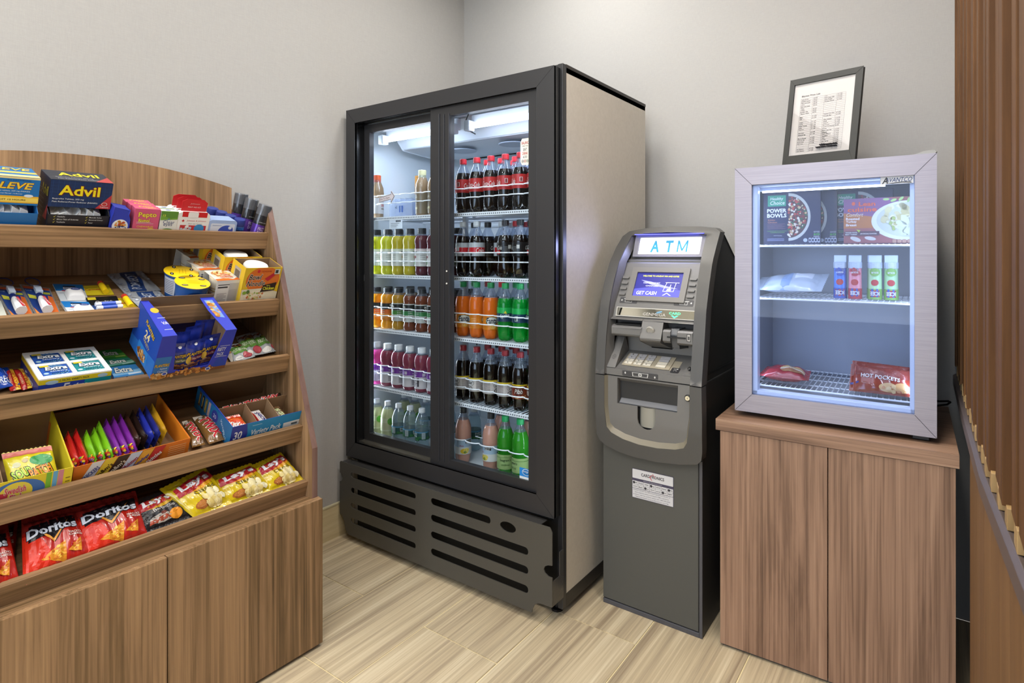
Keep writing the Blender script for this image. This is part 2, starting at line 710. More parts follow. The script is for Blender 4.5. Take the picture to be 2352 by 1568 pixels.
# ---------------------------------------------------------------- slatted timber screen on the right
slat_m = noise_mat('stained_slat_wood', [(0.3, '#462b13'), (0.5, '#58391b'), (0.7, '#694624')], (12, 12, 1.2), rough=0.6, spec=0.25, detail=5, per_object=True, fine=(120, 120, 5), fine_amt=0.35)
block_m = noise_mat('raw_block_wood', [(0.3, '#8a6e44'), (0.6, '#a98a5c'), (0.8, '#b89c6e')], (10, 10, 3), rough=0.5, detail=4, per_object=True)
panel_m = noise_mat('stained_panel_wood', [(0.3, '#5c3e20'), (0.5, '#71502b'), (0.7, '#836038')], (14, 14, 0.9), rough=0.42, detail=6, per_object=True, fine=(120, 120, 4), fine_amt=0.35, coat=0.1)
rail_m = mat('bronze_rail', '#6d6260', 0.42, metal=0.6)
PATH = [(.2, .150), (.6, .118), (1.03, .0905), (1.47, .0665), (2.13, .051), (2.66, .0415)]


def sx(y):
    for (a, xa_), (b, xb_) in zip(PATH, PATH[1:]):
        if y <= b:
            return xa_ + (xb_ - xa_) * (y - a) / (b - a)
    return PATH[-1][1]


scr = thing('slat_screen', 'tall stained timber slat screen with a bronze rail, right of the freezer cabinet', 'screen', T(0, 0, 0))
ys = [2.64 - 0.0875 * i for i in range(26)]
wv = random.Random(4)
smesh = None
for i, y in enumerate(ys):
    x = sx(y)
    if smesh is None:
        o = MB().box(0, -0.0325, 0, 0.055, 0.0325, 2.08).build('slat', slat_m, scr, bevel=0.0015)
        smesh = o
    else:
        o = smesh.copy()
        COL.objects.link(o)
    o.location = (x - 0.001 + (0.0, 0.005, 0.002, 0.006)[i % 4], y, 0.905)
    # filler plank set back between two slats
    if i == 0:
        fill = MB().box(0, -0.030, 0, 0.02, 0.030, 2.05).build('filler_plank', slat_m, scr)
        q = fill
    else:
        q = fill.copy()
        COL.objects.link(q)
    q.location = (x + 0.010, y - 0.0437, 0.93)
    if i == 0:
        blk = MB().box(0, -0.021, 0, 0.035, 0.021, 0.034).build('spacer_block', block_m, scr, bevel=0.001)
        q = blk
    else:
        q = blk.copy()
        COL.objects.link(q)
    q.location = (x + 0.004, y - 0.03, 0.874)
rb = MB()
n = len(PATH)
pr = [(-0.006, 0.836), (0.012, 0.836), (0.012, 0.872), (0.002, 0.874), (-0.006, 0.868)]
v = [(px + a, py, z) for py, px in PATH for a, z in pr]
f = []
for i in range(n - 1):
    f += [(i * 5 + j, i * 5 + (j + 1) % 5, (i + 1) * 5 + (j + 1) % 5, (i + 1) * 5 + j) for j in range(5)]
rb.add(v, f + [tuple(range(5)), tuple(range(5 * n - 5, 5 * n))])
rb.build('rail', rail_m, scr, bevel=0.001)
pb = None
yy = 1.90
while yy > 0.3:
    w = 0.102
    x = sx(yy)
    b = MB().hexa([(sx(yy) + .004, yy, 0.0), (sx(yy - w) + .004, yy - w + .002, 0.0), (sx(yy - w) + .03, yy - w + .002, 0.0), (sx(yy) + .03, yy, 0.0)],
                  [(sx(yy) + .004, yy, 0.84), (sx(yy - w) + .004, yy - w + .002, 0.84), (sx(yy - w) + .03, yy - w + .002, 0.84), (sx(yy) + .03, yy, 0.84)])
    b.build('lower_plank', panel_m, scr)
    yy -= w
for i in range(8):
    y = 2.60 - 0.0875 * i
    o = smesh.copy()
    o.data = smesh.data
    COL.objects.link(o)
    o.scale = (1, 1, 0.35)
    o.location = (sx(y) + 0.045, y, 0.10)
    q = blk.copy()
    COL.objects.link(q)
    q.location = (sx(y) + 0.04, y - 0.03, 0.06)
MB().prism([(px + .075, py) for py, px in PATH] + [(px + .095, py) for py, px in reversed(PATH)], 0.0, ZC, 'z').build('backing_panel', mat('screen_backing', '#2d1e12', 0.6), scr)

# ---------------------------------------------------------------- glass-door drinks fridge
FX0, FX1, FYF, FYB, FZ0, FZ1 = -2.252, -1.095, 1.825, 2.555, 0.030, 1.983
black = mat('fridge_black', '#29292b', 0.36, spec=0.5)
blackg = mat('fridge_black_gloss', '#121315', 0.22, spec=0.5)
grillm = mat('grille_black', '#45433e', 0.34, spec=0.5)
liner = mat('fridge_liner', '#dfe6ea', 0.35)
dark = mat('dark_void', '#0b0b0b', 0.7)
side_w = noise_mat('fridge_side_panel', [(0.3, '#beb9ae'), (0.7, '#c6c1b6')], (500, 60, 60), rough=0.5, bump=0.1)
glass = clear_mat('door_glass', '#f4f8fb', 0.0, 0.01, fres=1.18)
wire_w = mat('white_wire', '#e9edf2', 0.35)
fr_ = thing('display_fridge', 'tall black drinks fridge with two sliding glass doors and a slotted grille', 'fridge', T(0, 0, 0))
MB().box(FX0, FYF, FZ1 - 0.03, FX1, FYB, FZ1).build('top_panel', black, fr_, bevel=0.002)
MB().box(FX1 - 0.02, FYF + 0.022, FZ0 + 0.045, FX1, FYB, FZ1 - 0.008).build('side_panel', side_w, fr_)
MB().box(FX0, FYF, FZ0, FX0 + 0.016, FYB, FZ1 - 0.03).build('side_panel', side_w, fr_)
MB().box(FX1 - 0.02, FYF - 0.002, FZ0, FX1 + 0.0015, FYF + 0.024, FZ1 + 0.001).build('corner_trim', black, fr_, bevel=0.002)
MB().box(FX1 - 0.03, FYF + 0.02, FZ0, FX1 + 0.002, FYB, FZ0 + 0.047).build('edge_trim', mat('scuffed_trim', '#2e2a26', 0.5, bump=0.3, bscale=90), fr_)
MB().box(FX1 - 0.02, FYF + 0.02, FZ1 - 0.010, FX1 + 0.002, FYB, FZ1 + 0.002).build('edge_trim', mat('scuffed_trim'), fr_)
MB().box(FX0 + 0.016, FYB - 0.03, 0.33, FX1 - 0.02, FYB, FZ1 - 0.03).build('back_panel', liner, fr_)
lb = MB()
lb.box(FX0 + 0.016, 1.87, 0.41, FX0 + 0.020, FYB - 0.03, 1.90)
lb.box(FX1 - 0.048, 1.87, 0.41, FX1 - 0.02, FYB - 0.03, 1.90)
lb.box(FX0 + 0.016, 1.87, 0.34, FX1 - 0.02, FYB - 0.03, 0.415)
lb.box(FX0 + 0.016, 1.87, 1.90, FX1 - 0.02, FYB - 0.03, FZ1 - 0.03)
lb.build('inner_liner', liner, fr_)
ep = MB()
ep.prism([(1.98, 1.90), (2.06, 1.815), (2.30, 1.80), (FYB - 0.03, 1.83), (FYB - 0.03, 1.90)], FX0 + 0.10, FX1 - 0.10, 'x')
eo = ep.build('evaporator_cover', mat('evaporator_cover', '#cfd6dc', 0.4), fr_, bevel=0.006)
for cx_ in (-1.86, -1.56, -1.33):
    gb = MB()
    for r in (0.02, 0.034, 0.048, 0.062):
        gb.tube([(cx_ + r * math.cos(a * .2618), 2.17 + r * math.sin(a * .2618), 1.797) for a in range(24)], 0.0025, 5, closed=True)
    for a in range(12):
        gb.tube([(cx_ + .012 * math.cos(a * .5236), 2.17 + .012 * math.sin(a * .5236), 1.797), (cx_ + .064 * math.cos(a * .5236), 2.17 + .064 * math.sin(a * .5236), 1.797)], 0.0022, 4)
    gb.lathe([(0.066, 0), (0.068, 0.004)], 24, (cx_, 2.17, 1.794))
    gb.build('fan_grille', mat('fan_grey', '#9aa4b2', 0.4), eo)
tube_m = mat('fridge_tube', '#f3f5ff', 0.5, emit=4.0)
for x0, x1, z in ((-2.13, -1.72, 1.842), (-1.60, -1.19, 1.842)):
    o = MB().tube([(x0, 1.925, z), (x1, 1.925, z)], 0.013, 10).build('light_tube', tube_m, fr_)
    c = MB().box(x0 - .03, 1.905, z - .022, x0, 1.945, z + .022).box(x1, 1.905, z - .022, x1 + .03, 1.945, z + .022).box(x0 - .02, 1.945, z + 0.0, x1 + .02, 1.972, z + 0.05)
    c.build('lamp_holder', mat('lamp_holder', '#cdd3dc', 0.4), fr_, bevel=0.004)
    area_lamp('fridge_tube_lamp', ((x0 + x1) / 2, 1.91, z - 0.02), (math.radians(25), 0, 0), 0.40, 0.03, 1.3, (0.70, 0.80, 1.0))
MB().tube([(FX0 + .034, 1.885, .46), (FX0 + .034, 1.885, 1.86)], 0.009, 8).build('corner_light', mat('fridge_corner_tube', '#eef4ff', 0.5, emit=3.0), fr_)
area_lamp('fridge_corner_lamp', (FX0 + 0.050, 1.885, 1.16), (0, math.radians(90), math.radians(145)), 1.36, 0.02, 4.6, (0.84, 0.93, 1.0))
area_lamp('fridge_corner_lamp', (FX1 - 0.055, 1.885, 1.16), (0, math.radians(-90), math.radians(-145)), 1.36, 0.02, 2.2, (0.84, 0.93, 1.0))
MB().tube([(-1.62, 1.93, 1.90), (-1.632, 1.92, 1.86), (-1.622, 1.93, 1.825), (-1.60, 1.95, 1.81)], 0.0025, 6).build('lamp_cable', blackg, fr_)
pil = MB()
for x in (-1.655, -1.30, -2.05, -1.87):
    pil.box(x - .013, FYB - .046, .415, x + .013, FYB - .030, 1.80)
    for k in range(52):
        pil.box(x - .003, FYB - .0475, .44 + k * .026, x + .003, FYB - .046, .45 + k * .026, 1)
pil.box(-1.707, 1.99, .415, -1.691, 2.01, 1.47)
pil.build('shelf_upright', [liner, dark], fr_)

# shelves with perforated front strip and scalloped wire bottle guards
SZ = {1: 1.474, 2: 1.207, 3: 0.953, 4: 0.682, 5: 0.417}
LXS = [-2.196, -2.121, -2.046, -1.971, -1.896, -1.821, -1.746]
RXS = [-1.652, -1.577, -1.502, -1.428, -1.354, -1.280, -1.206]
PY = 0.0745


def guard(b, xs, z, yf, amp=0.012):
    pts = []
    for i, x in enumerate(xs):
        for k in range(9):
            t = k / 8
            pts.append((x - PY / 2 + PY * t, yf + amp - amp * 1.35 * math.sin(math.pi * t) ** 0.6, z))
    b.tube(pts, 0.0026, 6)


for k in (1, 2, 3, 4):
    z = SZ[k]
    for xs, nm in ((LXS, 'left'), (RXS, 'right')):
        b = MB()
        x0, x1 = xs[0] - 0.036, xs[-1] + 0.038
        b.box(x0, 1.880, z - 0.016, x1, 1.886, z - 0.001)
        nn = int((x1 - x0) / 0.0105)
        for j in range(nn):
            b.box(x0 + .004 + j * .0105, 1.8792, z - 0.011, x0 + .0095 + j * .0105, 1.880, z - 0.006, 1)
        for j in range(int((x1 - x0) / 0.0186) + 1):
            b.tube([(x0 + .003 + j * .0186, 1.883, z - 0.004), (x0 + .003 + j * .0186, 2.50, z - 0.004)], 0.0018, 4)
        for yy in (2.06, 2.28, 2.49):
            b.tube([(x0, yy, z - 0.008), (x1, yy, z - 0.008)], 0.003, 5)
        s = b.build('shelf', [wire_w, mat('perforation', '#6b7178', 0.6)], fr_)
        w = MB()
        gx = xs if not (k == 1 and nm == 'left') else xs
        guard(w, gx, z + 0.062, 1.888)
        guard(w, gx, z + 0.100, 1.888)
        w.build('bottle_guard', wire_w, s)
w = MB()
guard(w, RXS, SZ[5] + 0.105, 1.888)
w.tube([(-1.585, 1.93, SZ[5] + 0.118), (-1.50, 1.93, SZ[5] + 0.118)], 0.0015, 4)
w.build('bottle_guard', wire_w, fr_)

# door frame, doors
DY = 1.780
mitre = lambda x0, x1, z0, z1, w_: [
    [(x0, z1), (x1, z1), (x1 - w_, z1 - w_), (x0 + w_, z1 - w_)],
    [(x0, z0), (x1, z0), (x1 - w_, z0 + w_), (x0 + w_, z0 + w_)],
    [(x0, z0), (x0 + w_, z0 + w_), (x0 + w_, z1 - w_), (x0, z1)],
    [(x1, z0), (x1 - w_, z0 + w_), (x1 - w_, z1 - w_), (x1, z1)]]
OX0, OX1, OZ0, OZ1 = -2.236, -1.104, 0.368, 1.966
df = MB().box(OX0, DY + 0.0005, OZ0, OX0 + .002, FYF, OZ1)
dfo = MB().plate([(OX0, OZ0), (OX1, OZ0), (OX1, OZ1), (OX0, OZ1)], [[(-2.176, .436), (-1.178, .436), (-1.178, 1.902), (-2.176, 1.902)]], DY + .002, FYF).build('door_frame', blackg, fr_)
MB().box(OX0, FYF, .436, -2.175, 1.870, 1.902).box(-1.178, FYF, .436, OX1 - .01, 1.870, 1.902).build('jamb', blackg, dfo)
for p in ([(OX0, OZ1), (OX1, OZ1), (-1.178, 1.902), (-2.176, 1.902)], [(OX0, OZ0), (OX1, OZ0), (-1.178, .436), (-2.176, .436)],
          [(OX0, OZ0), (-2.176, .436), (-2.176, 1.902), (OX0, OZ1)], [(OX1, OZ0), (-1.178, .436), (-1.178, 1.902), (OX1, OZ1)]):
    MB().prism(p, DY, DY + 0.012, 'y').build('frame_rail', black, dfo, bevel=0.0012)


def mitre_lines(parent, corners, y, nm='mitre_joint'):
    for (ax, az), (bx, bz) in corners:
        d = Vector((bx - ax, bz - az)).normalized() * .0006
        MB().prism([(ax - d.y, az + d.x), (ax + d.y, az - d.x), (bx + d.y, bz - d.x), (bx - d.y, bz + d.x)], y - .0003, y + .001, 'y').build(nm, dark, parent)


mitre_lines(dfo, [((OX0, OZ1), (-2.176, 1.902)), ((OX1, OZ1), (-1.178, 1.902)), ((OX0, OZ0), (-2.176, .436)), ((OX1, OZ0), (-1.178, .436))], DY)


def door(name_x, x0, x1, gx0, gx1, z0, z1, gz0, gz1, y, lab):
    d = MB().plate([(x0, z0), (x1, z0), (x1, z1), (x0, z1)], [[(gx0, gz0), (gx1, gz0), (gx1, gz1), (gx0, gz1)]], y, y + 0.026).build('sliding_door', black, fr_, bevel=0.0015)
    MB().box(gx0 - .004, y + 0.008, gz0 - .004, gx1 + .004, y + 0.013, gz1 + .004).build('glass_pane', glass, d)
    return d


dl = door('l', -2.174, -1.66, -2.138, -1.70, .440, 1.898, .475, 1.862, 1.834, '')
dr = door('r', -1.716, -1.180, -1.6075, -1.2235, .437, 1.901, .469, 1.861, 1.796, '')
al = mat('door_aluminium', '#5d6068', 0.3, metal=0.8)
MB().box(-1.6665, 1.792, .455, -1.6625, 1.797, 1.875).box(-1.640, 1.793, .455, -1.637, 1.797, 1.87).box(-1.612, 1.793, .455, -1.609, 1.797, 1.87).build('edge_strip', al, dr)
sb = MB()
for z in (1.232, 1.182):
    sb.lathe([(0.0, 0), (0.0035, 0.0005), (0.0035, 0.002)], 10, (0, 0, 0), 0, True, fn=lambda x, y, q, z=z: (-1.6245 + x, 1.796 - q, z + y))
sb.build('screw', mat('screw_white', '#e4e2da', 0.3), dr)
MB().box(-2.176, 1.806, .436, -1.178, 1.834, .440).box(-2.10, 1.7995, .4362, -1.72, 1.802, .4400).build('track_strip', mat('track_metal', '#b9b4a4', 0.25, metal=0.9), fr_)

# stickers on the glass
st = MB().box(-1.2625, 1.8025, 1.630, -1.2240, 1.8035, 1.728)
stv = MB().prism([(-1.2640, 1.643), (-1.257, 1.630), (-1.2237, 1.630), (-1.2237, 1.728), (-1.257, 1.728), (-1.264, 1.715)], 1.8025, 1.8035, 'y').build('glass_sticker', mat('sticker_cream', '#e9e4d6', 0.5), dr)
p = Print()
for t, z, w_, h_, c in (('BALANC', .082, .030, .011, '#b5304a'), ('WHAT YOU', .070, .026, .005, '#6b6d74'), ('EAT', .057, .016, .010, '#24305e'), ('DRINK', .043, .024, .010, '#c43a4c'), ('& DO', .030, .018, .009, '#3e4b74')):
    p.text(t, .021, z, w_, h_, c, 0.04)
for i, c in enumerate(('#24305e', '#b5304a', '#3a7a5a')):
    p.ell(.010 + i * .0105, .0145, .005, .006, c).ell(.010 + i * .0105, .0145, .0038, .0048, '#e9e4d6').ell(.010 + i * .0105, .0145, .0015, .0022, c)
p.build('printed_text', stv, on_front(-1.264, 1.630, 1.8024))
ar = MB().prism([(-2.079, 1.536), (-2.001, 1.546), (-2.000, 1.527), (-1.975, 1.562), (-1.998, 1.588), (-2.000, 1.572), (-2.079, 1.560)], 1.8392, 1.8402, 'y').build('arrow_sticker', mat('sticker_arrow', '#c9cbd0', 0.5), dl)
Print().poly([(.002, .003), (.078, .013), (.0785, -.005), (.102, .026), (.080, .050), (.0785, .036), (.002, .024)], '#2b2c44').poly([(.004, .005), (.080, .0148), (.080, .001), (.099, .0262), (.0815, .045), (.080, .034), (.004, .0222)], '#dcd8e0').text('Slide To Open', .038, .0175, .066, .011, '#5a2b3c', 0.0, rot=0.12).build('printed_text', ar, on_front(-2.079, 1.534, 1.8391))
wn = MB().box(-2.185, 2.02, 1.585, -2.115, 2.021, 1.668)
wn = MB().box(-2.1720, 2.160, 1.606, -2.094, 2.161, 1.700).build('warning_card', mat('warning_orange', '#d59443', 0.5), fr_)
pw = Print().text('WARNING', .039, .084, .055, .008, '#7a4a1c', 0.03)
for i in range(8):
    pw.rect(.008, .072 - i * .0075, .070 - (i % 3) * .006, .0735 - i * .0075, '#9a6428')
pw.build('printed_text', wn, on_front(-2.172, 1.606, 2.1598))
es = MB().box(-1.268, 1.8025, .4700, -1.2240, 1.8033, .510).build('efficiency_sticker', mat('sticker_blue', '#1d79c4', 0.4), dr)
Print().rect(0, 0, .044, .009, '#e8f0f6').ell(.030, .026, .018, .012, '#e8f0f6').ell(.030, .026, .016, .0102, '#1d79c4').text('energy', .028, .027, .024, .007, '#f2f6fa', 0.0, 0.3).build('printed_text', es, on_front(-1.268, .470, 1.8024))
tg = MB().box(-2.190, 1.8345, 1.178, -2.142, 1.8352, 1.205).build('white_sticker', mat('paper_white', '#e9edf2', 0.6), dl)
p = Print()
for i in range(4):
    p.rect(.004, .005 + i * .005, .04, .0062 + i * .005, '#8a94ac')
p.build('printed_text', tg, on_front(-2.190, 1.178, 1.8343))
MB().box(-2.2315, 1.95, 1.50, -2.2300, 1.985, 1.70).build('thermometer_strip', mat('thermo_strip', '#e8eef0', 0.5), fr_)
pc = MB().box(-2.175, 1.99, 1.424, -2.085, 1.991, 1.466).build('price_card', mat('paper_white'), fr_)
p = Print()
for i in range(3):
    p.rect(.01, .008 + i * .008, .05 + i * .01, .010 + i * .008, '#7c8288')
p.rect(.045, .032, .08, .040, '#50545a')
p.build('printed_text', pc, on_front(-2.175, 1.424, 1.9898))
pc = MB().box(-2.03, 1.93, SZ[1] + .002, -1.93, 1.931, SZ[1] + .055)
tr = thing('shelf_tray', 'clear plastic divider tray standing on the top left fridge shelf', 'tray', T(0, 0, 0))
b = MB()
for x in (-2.09, -2.02, -1.95, -1.985, -2.055):
    b.box(x - .001, 1.915, SZ[1] + .001, x + .001, 2.2, SZ[1] + .085)
b.box(-2.09, 1.913, SZ[1] + .001, -1.94, 1.915, SZ[1] + .075)
b.build('divider', clear_mat('clear_tray', '#f0f4fb', 0.22, 0.1, '#dfe8f6'), tr)
Print().text('x2', .025, .045, .014, .012, '#3b4c66').rect(.045, .02, .052, .05, '#3567c0').rect(.06, .02, .07, .05, '#3567c0').build('printed_text', tr, on_front(-2.07, SZ[1], 1.9128))

# lower grille: slotted plate with notches, returned sides
GY = 1.745
gx0, gx1, gz0, gz1 = -2.238, -1.090, 0.030, 0.352
sxg = (gx1 - gx0)


def slot(x0, z0, x1, z1):
    return rrect(x0, z0, x1, z1, (z1 - z0) * 0.499, 5)


outer = [(gx0 + .055, gz0), (gx1 - .085, gz0)] + [(gx1 - .045 - .040 * math.cos(a), gz0 + .000 + .045 * math.sin(a)) for a in (0.3, 0.8, 1.2, 1.57)] + [(gx1, gz0 + .047), (gx1, .180)]
outer += [(gx1 + .002 - .037 * math.sin(a), .200 - .022 * math.cos(a)) for a in (0.5, 1.0, 1.57, 2.1, 2.6)] + [(gx1, .222), (gx1, .336), (gx1 - .010, gz1), (gx0 + .006, gz1), (gx0, gz1 - .006), (gx0, .300)]
outer += [(gx0 + .022 * math.sin(a), .280 + .020 * math.cos(a)) for a in (0.4, 0.9, 1.57, 2.2, 2.7)] + [(gx0, .258), (gx0, .110)] + [(gx0 + .035 * math.sin(a), .108 - .05 * (1 - math.cos(a))) for a in (0.5, 1.0, 1.4)] + [(gx0 + .040, .050)]
holes = [slot(-2.160, z, -1.750, z + .024) for z in (.293, .2245, .156, .088)]
holes += [slot(-1.665, .293, -1.360, .321)] + [slot(-1.665, z, -1.190, z + .028) for z in (.2265, .159, .0905)]
holes += [ring(-1.280, .305, .036, .0185, 18)]
gm = MB().plate(outer, holes, GY, GY + 0.004).build('grille', grillm, fr_, bevel=0.0015)
sd = MB()
sd.box(gx1 - .003, GY + .004, gz0 + .047, gx1, FYF - .002, .165)
sd.box(gx1 - .003, GY + .050, .165, gx1, FYF - .002, .250)
sd.box(gx0, GY + .004, .15, gx0 + .003, FYF, .24)
sd.box(gx0 + .01, GY + .004, gz1 - .004, gx1 - .05, FYF - .03, gz1 - .001)
sd.build('grille_return', mat('grille_side', '#3c3b3a', 0.25, spec=0.6), fr_, bevel=0.001)
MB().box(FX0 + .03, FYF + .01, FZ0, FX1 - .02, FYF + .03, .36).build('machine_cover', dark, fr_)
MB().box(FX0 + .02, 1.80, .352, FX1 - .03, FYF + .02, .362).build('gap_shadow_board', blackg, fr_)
for x, y in ((-1.14, 1.86), (-2.2, 1.86), (-1.14, 2.5), (-2.2, 2.5)):
    MB().lathe([(.022, 0), (.022, .008), (.008, .010), (.008, .035)], 12, (x, y, 0)).build('foot', mat('foot_metal', '#24211f', 0.4, metal=0.5), fr_)

# ---------------------------------------------------------------- bottles
cola = mat('cola_liquid', '#0a0503', 0.08, coat=0.25)
PLA = clear_mat('clear_plastic', '#e6ebf4', 0.10, 0.05, '#c6d2e2', 1.5)
CAPH = {'red': '#c2202c', 'black': '#23262a', 'silver': '#c6cbd0', 'green': '#1c8a4c', 'white': '#e4e8ec', 'maroon': '#8c1f2a', 'orange': '#d55a2a', 'cream': '#d9d3a6', 'lgreen': '#22a35c'}
PROF = {
    'soda': (0.0345, .231, [(.020, 0), (.030, .005), (.0335, .018), (.0335, .045), (.0310, .066), (.0325, .085), (.0345, .100), (.0345, .142), (.0325, .156), (.0260, .176), (.0170, .196), (.0130, .206), (.0130, .214)], .170, .0150),
    'tea': (0.0335, .211, [(.027, 0), (.031, .005), (.0320, .020), (.0300, .034), (.0335, .044), (.0335, .120), (.0320, .130), (.0345, .145), (.0345, .158), (.0300, .172), (.0200, .184), (.0180, .190)], .178, .0195),
    'juice': (0.0320, .190, [(.026, 0), (.0315, .005), (.0320, .022), (.0280, .036), (.0290, .050), (.0325, .075), (.0330, .105), (.0300, .122), (.0325, .138), (.0320, .150), (.0230, .166), (.0180, .172)], .160, .0195),
    'vitamin': (0.0350, .198, [(.026, 0), (.0335, .006), (.0345, .02), (.0345, .100), (.0310, .108), (.0355, .118), (.0360, .140), (.0320, .158), (.0230, .172), (.0185, .176)], .166, .0190),
    'water': (0.0325, .190, [(.024, 0), (.0310, .006), (.0325, .02), (.0310, .050), (.0325, .055), (.0325, .095), (.0315, .100), (.0325, .110), (.0310, .130), (.0240, .152), (.0160, .168), (.0130, .174)], .155, .0145),
    'coffee': (0.0300, .205, [(.026, 0), (.0295, .005), (.0300, .06), (.0285, .075), (.0300, .090), (.0320, .120), (.0300, .142), (.0210, .165), (.0180, .172), (.0180, .182)], .170, .0180),
}


def bottle(kind, label, cat, liq, cap, band=None, art=None, group=None, fill=None, clearbody=False, captall=None):
    R, H, prof, fl, cr = PROF[kind]
    fl = fill or fl
    t = thing(kind + '_bottle' if kind != 'soda' else 'soda_bottle', label, cat, T(0, 0, 0), group)
    low = [p for p in prof if p[1] < fl]
    nxt = [p for p in prof if p[1] >= fl]
    a, b = low[-1], nxt[0]
    k = (fl - a[1]) / (b[1] - a[1])
    rf = a[0] + (b[0] - a[0]) * k
    lobes = dict(lobes=5, amp=0.32, lz=0.026) if kind == 'soda' else {}
    MB().lathe(low + [(rf, fl)], 24 if kind != 'soda' else 30, **lobes).build('body', liq, t, smooth=True, ang=50)
    MB().lathe([(rf + .0003, fl)] + nxt, 20, caps=False).build('neck', PLA, t, smooth=True, ang=50)
    ch = captall or {'soda': .019, 'tea': .023, 'juice': .020, 'vitamin': .024, 'water': .017, 'coffee': .024}[kind]
    cb = MB()
    n = 24
    v = []
    for z in (H - ch, H - .0015):
        for j in range(n * 2):
            rr = cr * (1.0 if j % 2 else 0.965)
            v.append((rr * math.cos(math.pi * j / n), rr * math.sin(math.pi * j / n), z))
    cb.add(v, [(j, (j + 1) % (2 * n), (j + 1) % (2 * n) + 2 * n, j + 2 * n) for j in range(2 * n)] + [tuple(reversed(range(2 * n)))])
    cb.lathe([(cr * .965, H - .0015), (cr * .90, H)], 24, caps=True)
    cb.lathe([(cr * 1.0, H - ch - .0035), (cr * 1.0, H - ch - .001)], 24, caps=True)
    cb.build('cap', mat('cap_' + cap, CAPH[cap], 0.35), t, smooth=True)
    if band:
        z0, z1, h, rr = band
        lo = MB().lathe([(rr + .0006, z0), (rr + .0006, z1)], 28, caps=False).build('label_band', ink(h, True), t, smooth=True)
        if art:
            p = Print(True)
            art(p)
            p.build('printed_text', lo, on_cyl(rr + .0007, z0), L=0.012)
    return t


def place(proto, x, y, z, rot, label, group, first=[set()]):
    if proto.name not in first[0]:
        first[0].add(proto.name)
        proto.matrix_basis = T(x, y, z) @ RZ(rot)
        proto['label'] = label
        if group:
            proto['group'] = group
        return proto
    return dup(proto, T(x, y, z) @ RZ(rot), label, group)


def a_coke(p):
    for u0 in (-.054, .054):
        p.text('Coca-Cola', u0, .029, .058, .020, '#f2efe9', 0.01, 0.35)
        p.rect(u0 - .02, .012, u0 + .02, .0135, '#f0d8d4')
    p.rect(-.006, .026, .006, .044, '#e9e6e0').rect(-.004, .028, .004, .042, '#8c3434')
    p.text('SHARE A', .104, .036, .03, .008, '#3a4048', 0.03)
    p.rect(.08, .020, .125, .0215, '#f0d8d4')


def a_diet(p):
    p.rect(-.1045, .012, .1045, .036, '#c1272f')
    for u0 in (-.05, .06):
        p.text('Coke', u0, .024, .036, .020, '#f2efe9', 0.02, 0.25)
    p.rect(-.012, .02, .004, .04, '#e4e4e2').ell(.02, .006, .005, .005, '#4a4d50')


def a_zero(p):
    for u0 in (-.05, .06):
        p.text('Coca-Cola', u0, .034, .048, .016, '#e9e6e0', 0.01, 0.35)
        p.rect(u0 - .012, .008, u0 + .016, .024, '#b5202a').text('ZERO', u0 + .002, .016, .022, .008, '#e9e6e0', 0.03)
    for i in range(6):
        p.rect(-.016, .012 + i * .005, .006, .0135 + i * .005, '#8a8d90')
    p.rect(.0, .03, .012, .045, '#c9c7c0')


def a_fanta(p):
    for u0 in (-.04, .065):
        p.ell(u0, .036, .026, .017, '#3f7f30').ell(u0, .036, .0245, .0155, '#f0ece0').text('Fanta', u0, .037, .044, .024, '#1d2340', 0.05, 0.1).ell(u0 + .004, .012, .014, .010, '#f3a53a').ell(u0 + .004, .012, .011, .0075, '#f7c36c')
    for i in range(5):
        p.rect(-.006, .012 + i * .007, .014, .014 + i * .007, '#f6c78a')
    p.rect(.09, .01, .104, .04, '#f2e6c8')


def a_sprite(p):
    p.rect(-.1045, .034, .1045, .056, '#22b455').rect(-.109, .0, .1045, .033, '#1d3f5c')
    for u0 in (-.05, .06):
        p.text('Sprite', u0, .022, .04, .018, '#eaf2ea', 0.04, 0.15, rot=0.15).poly([(u0 - .004, .034), (u0 + .010, .032), (u0 + .004, .044)], '#e8d83a')
    p.rect(-.006, .006, .008, .026, '#c8d2cc').rect(-.004, .008, .002, .024, '#31465a')


def a_dew(p):
    p.rect(-.1045, .050, .1045, .056, '#e4c52e')
    for u0 in (-.05, .05):
        p.ell(u0, .034, .022, .013, '#2a2521').ell(u0, .034, .0205, .0118, '#ece8e4').text('Diet', u0, .035, .030, .014, '#1e1a1a', 0.04, 0.1)
        p.ell(u0 - .002, .012, .018, .010, '#4b4242').ell(u0 - .002, .012, .015, .008, '#d8d2cc').text('DP', u0 - .002, .012, .016, .010, '#2a2424', .03)
    for i in range(9):
        p.rect(-.018, .006 + i * .0046, .014, .0080 + i * .0046, '#7c706e')


def a_barq(p):
    p.rect(-.1045, .052, .1045, .057, '#e4c52e')
    for u0 in (-.05, .055):
        p.ell(u0, .030, .020, .017, '#5a1c14').text('Pibb', u0, .030, .034, .018, '#efe8e0', 0.03, 0.2).blobs(u0, .008, .03, .006, 14, ['#c8834a', '#8c3f26', '#e0b070'], .004, 3, True)


def a_honest(p):
    for u0 in (-.05, .055):
        p.text('Honest', u0, .064, .040, .011, '#2a2d2a', 0.02).text('TEA', u0, .054, .010, .005, '#4a4d4a', 0.02).rect(u0 - .016, .036, u0 + .014, .047, p.c1).ell(u0 - .002, .036, .007, .008, p.c2).ell(u0, .016, .009, .011, '#3f8a3a')
    for i in range(7):
        p.rect(-.014, .014 + i * .008, .010, .0165 + i * .008, '#9aa09a')
    p.rect(-.1045, .072, .1045, .0735, p.c3)


def honest_art(c1, c2, c3):
    def f(p):
        p.c1, p.c2, p.c3 = c1, c2, c3
        a_honest(p)
    return f


